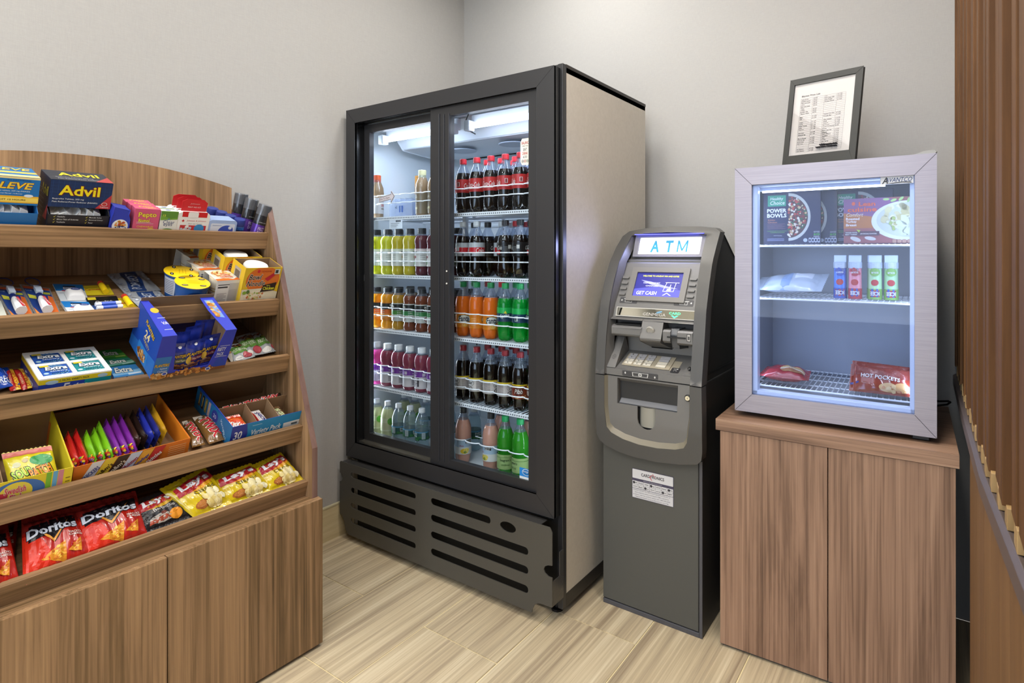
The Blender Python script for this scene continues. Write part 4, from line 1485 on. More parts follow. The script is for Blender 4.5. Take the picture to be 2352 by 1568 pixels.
for i, (dx, dy, dz) in enumerate(((-.0235, .028, 0), (-.040, .076, .002), (-.046, .122, .003))):
    m_ = L(1, dx - .026, dy, dz, 20 * i, -6, 11)
    lab = ['front purple and black hair serum bottle against the side panel', 'middle purple and black hair serum bottle', 'rearmost black-capped hair serum bottle'][i]
    if fz is None:
        fz = thing('hair_serum_bottle', lab, 'bottle', m_, 'hair serum bottles on the top shelf')
        bo = MB().lathe([(.020, 0), (.0225, .003), (.0225, .062)], 28).build('body', mat('serum_purple', '#5a3a96', 0.25, metal=0.4), fz, smooth=True)
        Print().rect(-.03, .0, .03, .012, '#7a3a8a').text('FRIZZ', 0, .046, .024, .012, '#c9b6e6', .03).text('EASE', 0, .032, .022, .012, '#c9b6e6', .03).build('printed_text', bo, on_cyl(.0228, 0), L=.008)
        bo = MB().lathe([(.0228, .060), (.0228, .128), (.021, .132)], 28).build('cap', mat('serum_cap', '#1d1f24', 0.2, coat=.5), fz, smooth=True)
        Print().text('JOHN FRIEDA', 0, .069, .032, .004, '#c9c9cc', .0).build('printed_text', bo, on_cyl(.0229, 0), L=.008)
        MB().lathe([(.0236, .095), (.0236, .134)], 28).build('overcap', clear_mat('clear_overcap', '#f0f2f6', .10, .05, '#c9ced6'), fz, smooth=True)
    else:
        dup(fz, m_, lab)

# --- shelf 2 ---------------------------------------------------
def card_pack(name, label, cat, q, k, th, col, art, group=None, extra=None, clear=False):
    """flat blister card on a shelf; q = four shelf-plane points bl, br, tr, tl"""
    t = thing(name, label, cat, SM(k), group)
    bot = [(x, y, .001) for x, y in q]
    top = [(x, y, .001 + th) for x, y in q]
    MB().hexa(bot, top).build('backing_card', clear_mat('blister_film', '#eef2f6', .18, .06, '#c9d2dc') if clear else card(col, col.lstrip('#')), t)
    w = math.dist(q[0], q[1])
    h = math.dist(q[0], q[3])
    p = Print()
    p.clip = (0, 0, w, h)
    art(p, w, h)
    fn = on_quad(*[(x, y, .0012 + th) for x, y in q], w, h)
    p.build('printed_front', t, fn)
    if extra:
        extra(t, fn, w, h)
    return t


def brush_art(p, w, h):
    p.rect(.004, 0, w - .003, h * .95, '#23448e').rect(.004, h * .86, w - .003, h * .95, '#c8603a').poly([(w * .62, 0), (w - .003, 0), (w - .003, h * .62), (w * .8, h * .66), (w * .72, h * .3)], '#e07030')
    p.poly([(.006, h * .52), (w * .62, h * .46), (w * .60, h * .56), (.006, h * .66)], '#dfe04a').poly([(.004, 0), (w * .2, 0), (w * .10, h * .16), (.004, h * .2)], '#e88a3a')
    p.text('Oral', w * .2, h * .80, w * .22, h * .06, '#9ab8e8', .02).rect(w * .64, h * .70, w * .92, h * .78, '#b8c040')


def brush_extra(t, fn, w, h):
    a, b_ = Vector(fn(w * .48, h * .02, .011)), Vector(fn(w * .44, h * .44, .011))
    tb = MB()
    tb.tube([a, a.lerp(b_, .3), a.lerp(b_, .8), b_], [.013, .0125, .010, .006], 10)
    o = tb.build('paste_tube', mat('tube_white', '#e6e9ee', .3, coat=.4), t, smooth=True)
    Print().poly([(w * .50, h * .03), (w * .62, h * .03), (w * .52, h * .34), (w * .42, h * .34)], '#c83440').text('Crest', w * .52, h * .18, h * .26, w * .08, '#f0e8e8', .03, 0, -1.35).build('printed_text', o, lambda u, v, d: tuple(Vector(fn(u, v, .0243 + d)) ), L=.02)
    MB().tube([fn(w * .44, h * .44, .010), fn(w * .43, h * .54, .010)], [.009, .008], 10).build('tube_cap', mat('navy_plastic', '#1a2c6a', .3), t, smooth=True)
    MB().box(0, 0, 0, 1, 1, 1, fn=lambda x, y, z: fn(w * (.38 + .26 * x), h * (.66 + .2 * y), .002 + .012 * z)).build('brush_head_cover', mat('cover_blue', '#c2d4ec', .3), t, bevel=.002)
    c = [fn(w * .45 + .014 * math.cos(i * .3927), h * 1.02 + .013 * math.sin(i * .3927) + .008, .008 + .006 * math.sin(i * .3927)) for i in range(16)]
    MB().tube(c, .0012, 5, closed=True).build('hanging_ring', MATS['navy_plastic'], t)


card_pack('toothbrush_kit', 'blue and orange travel toothbrush kit, right one of two', 'toothbrush kit', [(-0.6937, 0.0668), (-0.6378, 0.0568), (-0.6227, 0.2255), (-0.6866, 0.2595)], 2, .004, '#8ea2c0', brush_art, 'travel toothbrush kits on the second shelf', brush_extra, True)
card_pack('toothbrush_kit', 'blue and orange travel toothbrush kit, left one of two', 'toothbrush kit', [(-0.7474, 0.0661), (-0.6967, 0.0621), (-0.6864, 0.2323), (-0.7467, 0.2593)], 2, .004, '#8ea2c0', brush_art, 'travel toothbrush kits on the second shelf', brush_extra, True)
card_pack('white_card', 'plain white card corner at the far left of the second shelf', 'card', [(-0.8015, 0.065), (-0.7521, 0.0684), (-0.7466, 0.1608), (-0.7836, 0.1661)], 2, .002, '#d8ded4', lambda p, w, h: p.ell(w * .6, h * .4, .008, .008, '#8a6a5a').ell(w * .6, h * .4, .006, .006, '#d8ded4'))


def floss_art(p, w, h):
    p.rect(0, h * .62, w, h, '#1f7ccc').rect(w * .3, h * .84, w * .72, h * .90, '#101822').poly(rrect(w * .28, h * .69, w * .78, h * .82, .003), '#e8eef4').text('Oral-B', w * .53, h * .755, w * .42, h * .10, '#1d4a9c', .04, .1).rect(w * .2, h * .60, w * .8, h * .64, '#c8343c')
    p.text('mint', w * .15, h * .5, w * .12, h * .05, '#8a9ab0')


def floss_extra(t, fn, w, h):
    b = MB()
    b.grid(lambda u, v: fn(w * (.24 + .68 * u), h * (.06 + .50 * v), .001 + .018 * (max(0, 1 - (2 * u - 1) ** 4) * max(0, 1 - (2 * v - 1) ** 4)) ** .5), 12, 10)
    o = b.build('floss_case', mat('floss_white', '#e9ebec', .2, coat=.4), t, smooth=True)
    Print().ell(w * .58, h * .40, w * .17, h * .07, '#3a4a8a').text('floss', w * .58, h * .40, w * .2, h * .05, '#c8d0e8', .03).build('printed_text', o, lambda u, v, d: fn(u, v, .019 + d), L=.01)


card_pack('floss_pack', 'blue and white floss pack lying behind, upper of two', 'floss pack', [(-0.6185, 0.1287), (-0.5514, 0.1247), (-0.5367, 0.2409), (-0.6082, 0.2542)], 2, .003, '#dfe8f0', floss_art, 'floss packs on the second shelf', floss_extra)
card_pack('floss_pack', 'blue and white floss pack in front, lower of two', 'floss pack', [(-0.6226, 0.0182), (-0.5587, 0.0173), (-0.559, 0.1091), (-0.6225, 0.1241)], 2, .009, '#dfe8f0', floss_art, 'floss packs on the second shelf', floss_extra)


def balm_art(p, w, h):
    p.rect(0, .0, w, h, '#e9d52a').text('Carmex', w * .32, h * .56, w * .56, h * .2, '#b5342e', .05).rect(w * .04, h * .72, w * .5, h * .76, '#b8a020')


def balm_extra(t, fn, w, h):
    MB().tube([fn(w * .70, h * .02, .009), fn(w * .66, h * .74, .009)], .0085, 12).build('balm_stick', mat('balm_yellow', '#ecc81c', .3, coat=.3), t, smooth=True)
    MB().tube([fn(w * .66, h * .74, .009), fn(w * .65, h * .93, .009)], .0088, 12).build('stick_cap', mat('balm_red', '#c0392b', .3, coat=.3), t, smooth=True)


card_pack('lip_balm_pack', 'yellow lip balm card with red-capped stick lying behind', 'lip balm', [(-0.5486, 0.1698), (-0.474, 0.1666), (-0.4675, 0.2374), (-0.5373, 0.2345)], 2, .002, '#e9d52a', balm_art, 'yellow lip balm packs on the second shelf', balm_extra)
card_pack('lip_balm_pack', 'yellow lip balm card with red-capped stick at the front lip', 'lip balm', [(-0.5078, 0.0588), (-0.4424, 0.0597), (-0.4381, 0.1365), (-0.4968, 0.1382)], 2, .002, '#e9d52a', balm_art, 'yellow lip balm packs on the second shelf', balm_extra)


def chap_extra(t, fn, w, h):
    for i in (0, 1):
        o = MB().tube([fn(w * .16, h * (.30 - .25 * i), .008), fn(w * .98, h * (.32 - .25 * i), .008)], .0062, 10)
        o.build('balm_stick', mat('stick_white', '#dfe4f0', .3), t, smooth=True)
        MB().tube([fn(w * .34, h * (.305 - .25 * i), .008), fn(w * .80, h * (.315 - .25 * i), .008)], .0064, 10).build('stick_sleeve', mat('stick_blue', '#3557c0', .3), t, smooth=True)


card_pack('lip_balm_pack', 'black and navy lip balm card with two blue-white sticks', 'lip balm', [(-0.5666, 0.0524), (-0.4866, 0.0535), (-0.4743, 0.1464), (-0.5556, 0.1445)], 2, .006, '#23427a',
          lambda p, w, h: p.rect(0, h * .42, w, h, '#17181c').rect(0, .0, w, h * .41, '#2a4a8a').text('ChapStick', w * .52, h * .60, w * .56, h * .2, '#e8e8ea', .04, .1).rect(w * .04, h * .80, w * .30, h * .98, '#e8d434'), None, chap_extra)


# soft bags ------------------------------------------------------
def bag(name, label, cat, q, frame, thick, col, art, group=None, L_=.010, crimp=.035, sq=2.6, wr=.0016, seed=1, frill=True, end='v', nseg=22, rough=.22, lift=0.0, back=None):
    """pillow bag over four 3-D points (bl, br, tr, tl) in the frame's coordinates"""
    t = thing(name, label, cat, frame, group)
    P4 = [Vector(p) for p in q]
    w = ((P4[1] - P4[0]).length + (P4[2] - P4[3]).length) / 2
    h = ((P4[3] - P4[0]).length + (P4[2] - P4[1]).length) / 2
    nrm = (P4[1] - P4[0]).cross(P4[3] - P4[0]).normalized()
    rr = random.Random(seed)
    ph = [rr.uniform(0, 6.28) for _ in range(12)]
    cu, cv = (crimp / w, 0) if end == 'u' else (0, crimp / h)

    def surf(u, v, d, s=1):
        a, b_ = u / w, v / h
        base = P4[0] * (1 - a) * (1 - b_) + P4[1] * a * (1 - b_) + P4[2] * a * b_ + P4[3] * (1 - a) * b_
        aa = min(1, max(0, (a - cu) / max(1e-6, 1 - 2 * cu)))
        bb_ = min(1, max(0, (b_ - cv) / max(1e-6, 1 - 2 * cv)))
        e1 = max(0.0, 1 - abs(2 * aa - 1) ** sq)
        e2 = max(0.0, 1 - abs(2 * bb_ - 1) ** sq)
        bulge = (e1 * e2) ** 0.55
        wrk = wr * (math.sin(min(54, nseg * 1.15) * a + ph[0] + 2 * math.sin(4 * b_ + ph[1])) * (1 - bb_ if b_ < .5 else bb_) + .7 * math.sin(min(14, nseg * .7) * a + 8 * b_ + ph[2]) + .6 * math.sin(min(31, nseg) * b_ + 5 * a + ph[3]) * (abs(2 * aa - 1) ** 2))
        edge = (1 if 0 < a < 1 and 0 < b_ < 1 else 0)
        z = s * (bulge * thick / 2) + wrk * (0.35 + bulge) * edge * (1 if s > 0 else .3)
        return tuple(base + nrm * (z + thick / 2 + lift + d))
    ext = MB()
    for s in (1, -1):
        g = nseg
        vv, ff = [], []
        for j in range(g + 1):
            for i in range(g + 1):
                vv.append(surf(w * i / g, h * j / g, 0, s))
        W_ = g + 1
        for j in range(g):
            for i in range(g):
                ff.append((j * W_ + i, j * W_ + i + 1, (j + 1) * W_ + i + 1, (j + 1) * W_ + i))
        ext.add(vv, ff)
    o = ext.build('wrapper', mat('foil_' + col.lstrip('#'), pale(col, .62), rough, coat=.5), t, smooth=True, ang=80)
    o2 = o
    if frill:
        fb = MB()
        n = 22
        for e in (0, 1):
            vv = []
            for i in range(n + 1):
                r = i / n
                ex = .0035 if i % 2 else .0005
                if end == 'v':
                    a_, b_ = surf(w * r, h * e, 0), surf(w * r, h * e + (ex if e else -ex), 0)
                else:
                    a_, b_ = surf(w * e, h * r, 0), surf(w * e + (ex if e else -ex), h * r, 0)
                vv += [a_, b_]
            fb = MB().add(vv, [(2 * i, 2 * i + 1, 2 * i + 3, 2 * i + 2) for i in range(n)])
            fb.build('crimped_seal', mat('foil_' + col.lstrip('#')), t)
    if art:
        p = Print(True)
        p.LIFT = .0004
        p.base = 2 if nseg > 20 else 3
        p.clip = (0, 0, w, h)
        art(p, w, h)
        p.build('printed_front', o2, lambda u, v, d: surf(u, v, d), L=L_)
    return t


def q3(*a, z=0.0):
    return [(x, y, z) for x, y in a]


def pop_art(p, w, h):
    p.poly([(w * .18, 0), (w * .62, 0), (w * .80, h), (w * .34, h)], '#27457c').text('POP-SECRET', w * .49, h * .5, h * .80, w * .26, '#c4ccd8', .04, 0, 1.40)
    rr = random.Random(5)
    for i in range(9):
        x, y = (w * rr.choice((.06, .10, .88, .94)), h * rr.uniform(.05, .95))
        p.ell(x, y, .006, .006, '#8c99b0').ell(x, y, .004, .004, '#cfd5da')


bag('popcorn_bag', 'clear and navy popcorn bag lying at the back of the second shelf', 'popcorn bag', q3((-0.4462, 0.1717), (-0.3357, 0.1754), (-0.3397, 0.3322), (-0.4505, 0.31)), SM(2), .012, '#b9bfc6', pop_art, 'popcorn bags on the second shelf', seed=2, rough=.2, L_=.012)
bag('popcorn_bag', 'clear and navy popcorn bag lying in front of the other', 'popcorn bag', q3((-0.444, 0.0454), (-0.3461, 0.0483), (-0.3493, 0.1563), (-0.4527, 0.1553)), SM(2), .012, '#b9bfc6', pop_art, 'popcorn bags on the second shelf', seed=3, rough=.2, L_=.012, lift=.006)

# macaroni cups
mc = None
for i, (cx_, cy_, lab) in enumerate(((-0.3014, 0.0319, 'front yellow-lidded blue macaroni cup'), (-0.3024, 0.1333, 'rear yellow-lidded macaroni cup showing nutrition text'))):
    m_ = L(2, cx_, max(cy_, .052) if i == 0 else cy_, 0, [-10, 70][i])
    if mc is None:
        mc = thing('macaroni_cup', lab, 'food cup', m_, 'macaroni cups on the second shelf')
        bo = MB().lathe([(.034, 0), (.036, .002), (.048, .082), (.050, .084), (.050, .088)], 32).build('cup_body', mat('cup_blue', '#20508f', .35), mc, smooth=True)
        p = Print(True)
        p.ell(0, .046, .026, .028, '#17396c').ell(0, .062, .010, .005, '#c83a3a').text('Kraft', 0, .062, .016, .006, '#f0e8e8', .03).text('EASY MAC', 0, .050, .040, .010, '#e8c24a', .04).text('cheesy', 0, .036, .036, .010, '#e8963a', .03).blobs(0, .018, .05, .012, 40, ['#e8a02e', '#f0b84a', '#d88a20'], .006, 3, True)
        p.rect(.045, .03, .075, .07, '#dfe6ee')
        for j in range(5):
            p.rect(.048, .035 + j * .007, .072, .037 + j * .007, '#5a6a84')
        p.rect(-.13, .02, -.085, .078, '#d8dce4')
        for j in range(8):
            p.rect(-.125, .025 + j * .006, -.09, .027 + j * .006, '#6a6a78')
        p.build('printed_wrap', bo, lambda u, v, d: ((.0362 + v * .143 + d) * math.sin(u / .045), -(.0362 + v * .143 + d) * math.cos(u / .045), v), L=.01)
        MB().lathe([(.051, .0875), (.0515, .0895), (.050, .0905)], 36).build('lid', mat('lid_yellow', '#eec51e', .3), mc, smooth=True)
        p = Print()
        for a in (.6, 2.3, 3.9, 5.4):
            p.ell(.038 * math.cos(a), .038 * math.sin(a), .010, .0055, '#22222a').ell(.038 * math.cos(a), .038 * math.sin(a), .007, .0015, '#c9c9c0')
        p.rect(-.018, -.012, .018, -.0105, '#d8a818').rect(-.014, -.004, .02, -.0025, '#d8a818').rect(-.018, .006, .016, .0075, '#d8a818')
        p.build('printed_lid', mc, on_top(0, 0, .0906))
    else:
        dup(mc, m_, lab)


# cup noodles in card sleeves
def cn_top(p, w=.080, d=.084):
    p.rect(0, 0, w, d, '#efe9e0').poly([(0, 0), (w, 0), (w, .02), (w * .75, .008), (w * .5, .018), (0, .014)], '#e0702a').ell(w * .52, d * .56, w * .42, d * .38, '#f2e2bc').blobs(w * .5, d * .62, w * .36, d * .28, 40, ['#e8c060', '#e0a848', '#f2d890', '#d8884a', '#c85a3a'], .006, 5)
    for i, s_ in enumerate(('CUP', 'NOODLES')):
        p.text(s_, w * .56, d * (.50 - .2 * i), w * (.3 + .2 * i), d * .15, '#d84a3a', .05, 0, 0, edge='#f4e8da', esz=.002)


def cn_front(p, w=.080, h=.100):
    p.rect(.006, h - .012, w * .6, h - .009, '#55555c').rect(.006, h - .022, w * .5, h - .017, '#3a3a40').rect(w * .56, .014, w * .96, h - .006, '#c9c9cc')
    for i in range(11):
        p.rect(.006, .012 + i * .0045, w * (.5 if i % 3 else .4), .0135 + i * .0045, '#8e8e96')
        p.rect(w * .58, .018 + i * .005, w * .93, .0195 + i * .005, '#a2a2aa')
    p.ell(w * .62, .020, .004, .003, '#c8343c')


cn0 = None
for i, (dx, dy, dz) in enumerate(((-.240, .020, 0), (-0.2572, 0.1062, .0), (-0.2465, 0.2088, .0))):
    m_ = L(2, dx, dy, dz, [4, 7, 9][i])
    lab = ['front cup noodles in white and orange sleeve beside bowl noodles', 'middle cup noodles in white and orange sleeve', 'rear cup noodles in shaded white sleeve under top shelf'][i]
    if cn0 is None:
        cn0 = thing('cup_noodles', lab, 'noodle cup', m_, 'cup noodles in sleeves on the second shelf')
        sl = MB()
        w, d, h = .080, .084, .105
        sl.box(0, 0, h - .001, w, d, h).box(0, 0, 0, w, .001, h).box(0, d - .001, 0, w, d, h).box(0, 0, 0, w, d, .001)
        so = sl.build('card_sleeve', white_c, cn0)
        cb = MB().lathe([(.027, .002), (.029, .006), (.038, .095), (.0392, .097), (.0392, .102)], 28, (.040, .042, 0)).build('cup', mat('foam_cup', '#e8dfcc', .6), cn0, smooth=True)
        pp = Print().text('NOODLES', -.01, .035, .05, .018, '#b8383c', .05, 0, .1).rect(-.05, .055, .03, .058, '#c8a050').rect(-.05, .065, .03, .067, '#c8a050')
        pp.build('printed_wrap', cb, lambda u, v, dd: (.040 - (.0292 + v * .101 + dd) * math.cos(u / .034), .042 - (.0292 + v * .101 + dd) * math.sin(u / .034), v), L=.01)
        p = Print()
        cn_top(p)
        p.build('printed_top', so, on_top(0, 0, h))
        p = Print()
        cn_front(p)
        p.build('printed_front', so, on_front(0, 0, 0))
    else:
        dup(cn0, m_, lab)


# bowl noodle boxes (open-topped card trays round a white bowl)
def bn_art(p, w=.132, h=.118):
    p.rect(0, 0, w, h, '#ecc62e').ell(w * .52, h * .62, w * .46, h * .42, '#e2752a', n=32).poly([(0, 0), (w, 0), (w, h * .22), (w * .6, h * .36), (0, h * .34)], '#e9e2c8')
    p.ell(w * .36, h * .155, w * .30, h * .13, '#f0ead2').blobs(w * .38, h * .14, w * .26, h * .11, 46, ['#e8d8a0', '#d8c078', '#9ab85a', '#c8643a', '#f4ecd0'], .0045, 6)
    p.ell(w * .36, h * .90, .005, .006, '#d42c3a').text('NONGSHIM', w * .58, h * .89, w * .26, h * .05, '#a8341c', .02).text('Bowl', w * .30, h * .72, w * .36, h * .17, '#1d1a1c', .03, .3, 0, edge='#f4ead8', esz=.002).text('Noodle', w * .34, h * .52, w * .50, h * .16, '#1d1a1c', .03, .3, 0, edge='#f4ead8', esz=.002)
    p.poly([(w * .56, h * .66), (w * .66, h * .58), (w * .84, h * .78), (w * .78, h * .84)], '#c4283a').poly([(w * .78, h * .82), (w * .90, h * .84), (w * .82, h * .78)], '#5a8a3a')
    p.poly([(w * .50, h * .24), (w * .56, h * .46), (w * .92, h * .54), (w * .90, h * .28)], '#33211e').text('Spicy', w * .70, h * .44, w * .10, h * .05, '#e8e04a', .02).text('Chicken', w * .72, h * .355, w * .32, h * .10, '#e8e83a', .05)
    p.rect(w * .80, h * .80, w * .95, h * .96, '#dcdcd4').rect(w * .82, h * .83, w * .90, h * .93, '#3a3f3a').ell(w * .08, h * .24, .007, .006, '#8cb03a').ell(w * .17, h * .27, .006, .007, '#5a7a3a')


bn0 = None
for i, (dx, dy, dz, rz) in enumerate(((-.160, .006, 0, 1), (-.186, .100, .0, 1), (-.214, .196, .0, 1))):
    m_ = L(2, dx, dy, dz, rz)
    lab = ['front yellow and orange bowl noodle box showing full label', 'middle yellow and orange bowl noodle box of three', 'rear yellow and orange bowl noodle box under the top shelf'][i]
    if bn0 is None:
        bn0 = thing('bowl_noodle_box', lab, 'noodle box', m_, 'bowl noodle boxes on the second shelf')
        w, d, h = .132, .085, .155
        b = MB()
        o1 = [(.012, .0), (w - .010, 0), (w, h * .45), (w + .001, h), (0, h), (-.002, h * .5)]
        b.prism(o1, 0, .0012, 'y').prism(o1, d - .0012, d, 'y').build('card_faces', card('#ecc62e', 'noodle_yellow'), bn0)
        MB().prism([(0, 0), (d, 0), (d, h), (0, h)], -.001, .0, 'x').build('card_side', MATS['card_noodle_yellow'], bn0)
        MB().prism([(0, 0), (d, 0), (d, h), (0, h)], w, w + .001, 'x').build('card_side', MATS['card_noodle_yellow'], bn0)
        MB().box(.001, .0014, .02, w - .001, .0022, h - .001).box(.001, d - .0022, .02, w - .001, d - .0014, h - .001).box(.0002, .002, .02, .001, d - .002, h - .001).box(w - .001, .002, .02, w - .0002, d - .002, h - .001).build('kraft_lining', kraft, bn0)
        MB().lathe([(.030, .02), (.036, .13), (.041, .140), (.041, .144), (.037, .150), (.0, .152)], 28, (w * .45, d / 2, 0)).build('bowl', mat('bowl_white', '#f0efe9', .35), bn0, smooth=True)
        p = Print()
        p.clip = (0, 0, w, .118)
        bn_art(p)
        p.build('printed_front', bn0, on_front(0, .036, 0))
        Print().rect(.02, .09, .06, .14, '#b8b0a0').rect(.025, .1, .055, .13, '#6a6258').build('printed_side', bn0, on_left(-.001, d, 0))
    else:
        dup(bn0, m_, lab)

# --- shelf 3 ---------------------------------------------------
def oreo_art(p, w, h):
    p.ell(w * .5, h * .55, w * .44, h * .36, '#2a5ad0').text('OREO', w * .66, h * .20, w * .4, h * .22, '#dfe8f8', .05)


bag('cookie_pack', 'royal blue cookie pack at the left end of the third shelf', 'cookie pack', q3((-0.8306, 0.057), (-0.7415, 0.0716), (-0.7476, 0.1642), (-0.8124, 0.1643)), SM(3), .034, '#1f54c4', oreo_art, end='u', crimp=.012, seed=8)


def star_art(p, w, h):
    p.rect(w * .0, h * .1, w, h * .5, '#e9c63a').text('STARBURST', w * .45, h * .34, w * .8, h * .34, '#c8451e', .05).rect(w * .05, h * .56, w * .9, h * .94, '#b82a2c').text('ORIGINAL', w * .4, h * .76, w * .5, h * .2, '#f0c8a0', .03)


for i, (q_, lab) in enumerate((([(-0.7387, 0.052), (-0.7143, 0.0565), (-0.7143, 0.1573), (-0.7361, 0.1593)], 'red and yellow fruit chew stick beside the boxed mints'),
                               ([(-0.7624, 0.0552), (-0.7374, 0.057), (-0.7352, 0.1626), (-0.7536, 0.1614)], 'red and yellow fruit chew stick against the blue cookies'))):
    q_ = [q_[1], q_[2], q_[3], q_[0]]
    bag('fruit_chews', lab, 'candy', q3(*q_, z=.002), SM(3), .018, '#b83028', star_art, 'fruit chew sticks on the third shelf', end='u', crimp=.004, seed=9 + i, frill=False, nseg=10)

# mint variety tray
QT = [(-0.7139, 0.022), (-0.5508, 0.0225), (-0.5546, 0.1599), (-0.7182, 0.1646)]
t = thing('mint_variety_box', 'white-topped variety tray holding four square blue and teal mint packs', 'mint box', SM(3))
bl, br, tr2, tl = QT
MB().hexa([(x, y, .001) for x, y in QT], [(x, y, .050) for x, y in QT]).build('carton', card('#1f46b4', 'mint_blue'), t)
fw = math.dist(bl, br)
p = Print()
p.rect(0, .036, fw, .050, '#ecd92a').rect(fw * .62, 0, fw, .036, '#159aa4').text('12 PACKS, VARIETY PACK', fw * .47, .0425, fw * .42, .007, '#3a4a34', .03).ell(fw * .17, .040, .014, .006, '#b8d8ee').ell(fw * .87, .042, .012, .006, '#b8d8ee').text('Extra', fw * .5, .020, fw * .36, .026, '#f0f4f8', .07, .2)
p.build('printed_front', t, on_quad((*bl, .001), (*br, .001), (*br, .050), (*bl, .050), fw, .049))
sw = math.dist(tl, bl)
p = Print()
p.rect(0, .036, sw, .050, '#d8b82a').rect(0, 0, sw, .036, '#24307a').text('Extra', sw * .5, .016, sw * .5, .02, '#b8bcd8', .06, .2)
p.build('printed_side', t, on_quad((*tl, .001), (*bl, .001), (*bl, .050), (*tl, .050), sw, .049))
fnT = on_quad(*[(x, y, .0505) for x, y in QT], 1.0, 1.0)
lid = MB()
lid.plate([(0, 0), (1, 0), (1, 1), (0, 1)], [[(.07, .09), (.47, .09), (.47, .46), (.07, .46)], [(.53, .09), (.93, .09), (.93, .46), (.53, .46)], [(.07, .54), (.47, .54), (.47, .91), (.07, .91)], [(.53, .54), (.93, .54), (.93, .91), (.53, .91)]], 0, .0045, axis='z', fn=lambda x, y, z: fnT(x, y, z))
lid.build('window_frame', mat('tray_white', '#eef0f0', .45), t)
ci = 0
for ax, ay in ((.07, .09), (.53, .09), (.07, .54), (.53, .54)):
    teal = ax > .5
    mp_ = thing('mint_pack', '%s mint pack in the %s %s window of the variety tray' % ('teal' if teal else 'blue', 'front' if ay < .3 else 'rear', 'right' if teal else 'left'), 'mint pack', SM(3), 'mint packs in the variety tray')
    MB().box(ax + .01, ay + .01, 0, ax + .39, ay + .36, .0035, fn=lambda x, y, z: fnT(x, y, z)).build('carton', card('#1e8f96' if teal else '#2458b8', 'pack' + str(teal)), mp_)
    p = Print()
    c1, c2 = ('#1e8f96', '#6cc4c8') if teal else ('#2458b8', '#7ab4e8')
    for k in range(5):
        p.poly([(ax + .39, ay + .20), (ax + .04 + k * .05, ay + .36), (ax + .07 + k * .05, ay + .36)], c2)
        p.poly([(ax + .39, ay + .12), (ax + .02 + k * .07, ay + .01), (ax + .05 + k * .07, ay + .01)], c2)
    p.text('Extra', ax + .22, ay + .24, .30, .13, '#f0f6fa', .08, .2, 0, edge='#1d3a5a', esz=.012).text('chewy', ax + .24, ay + .13, .24, .06, '#dfeef4', .03, 0, 0).text('mints', ax + .24, ay + .065, .22, .055, '#12405c', .03, 0, 0).ell(ax + .06, ay + .08, .035, .028, '#bfe4ee').poly(rrect(ax + .02, ay + .30, ax + .14, ay + .355, .01), '#e8d83a')
    p.build('printed_front', mp_, lambda u, v, d: fnT(u, v, .0036 + d))


def gum_art(c1, c2, c3):
    def f(p, w, h):
        p.rect(0, 0, w, h, c1).poly([(0, h * .1), (w, h * .2), (w, h * .55), (0, h * .35)], c2).text('Extra', w * .42, h * .58, w * .62, h * .50, '#eef4ee', .08, .2, 0, edge='#1e2c2c', esz=.002).poly([(w * .5, h * .08), (w * .95, h * .12), (w * .95, h * .26), (w * .5, h * .2)], c3)
    return f


for i, (q_, c, lab) in enumerate((([(-0.5324, 0.0474), (-0.4555, 0.0451), (-0.4588, 0.1036), (-0.5274, 0.1061)], ('#3f8fd4', '#8ac4ee', '#dceefa'), 'sky blue chewing gum pack, lowest of the three packs'),
                                  ([(-0.5266, 0.1023), (-0.4555, 0.107), (-0.4652, 0.1449), (-0.5279, 0.1416)], ('#2c7a68', '#7abca4', '#bfe0d4'), 'dark teal chewing gum pack, middle of the three'),
                                  ([(-0.5262, 0.148), (-0.4665, 0.1416), (-0.4725, 0.1956), (-0.5294, 0.1971)], ('#2f8f3a', '#6ac04a', '#b8e06a'), 'bright green chewing gum pack at the back'))):
    t = thing('gum_pack', lab, 'chewing gum', SM(3), 'chewing gum packs on the third shelf')
    MB().hexa([(x, y, .001) for x, y in q_], [(x, y, .012 + .002 * i) for x, y in q_]).build('carton', card(c[0], 'gum' + c[0][1:]), t, bevel=.001)
    w, h = math.dist(q_[0], q_[1]), math.dist(q_[0], q_[3])
    p = Print()
    gum_art(*c)(p, w, h)
    p.build('printed_front', t, on_quad(*[(x, y, .0122 + .002 * i) for x, y in q_], w, h))
    if i == 0:
        p = Print().rect(0, 0, w, .011, '#cfe4f6').text('Extra', w * .55, .006, w * .3, .008, '#2a5ab0', .05)
        p.build('printed_side', t, on_quad((*q_[0], .001), (*q_[1], .001), (*q_[1], .0118), (*q_[0], .0118), w, .011))

# peanuts carton leaning over the lip, torn open
PBL, PBR, PTL, PTR = (-0.4804, 0.0594), (-0.2684, 0.0489), (-0.4634, 0.1845), (-0.2496, 0.182)
zb_, zt_ = .036, .172
t = thing('peanut_variety_box', 'blue torn-open nut variety carton leaning on the third shelf lip', 'snack box', L(3, -.4685, -.026, .038, 0, 9))
w, d, h = .212, .175, .150
blu = card('#2b3cc4', 'nut_blue')
b = MB()
fr_open = [(0, 0), (w, 0), (w, h), (w * .84, h), (w * .81, h * .72), (w * .78, h * .45), (w * .74, h * .16), (w * .45, .012), (w * .27, h * .15), (w * .235, h * .5), (w * .20, h * .82), (w * .185, h), (0, h)]
b.prism(fr_open, -.0012, 0, 'y')
b.box(0, 0, 0, .0012, d, h).box(w - .0012, 0, 0, w, d, h).box(0, 0, 0, w, d, .0012).box(0, d - .0012, 0, w, d, h)
b.prism([(0, 0), (w * .185, 0), (w * .17, d * .35), (w * .13, d * .7), (w * .10, d), (0, d)], h - .0012, h, 'z').prism([(w * .84, 0), (w, 0), (w, d), (w * .80, d), (w * .79, d * .6)], h - .0012, h, 'z')
b.build('carton', blu, t)
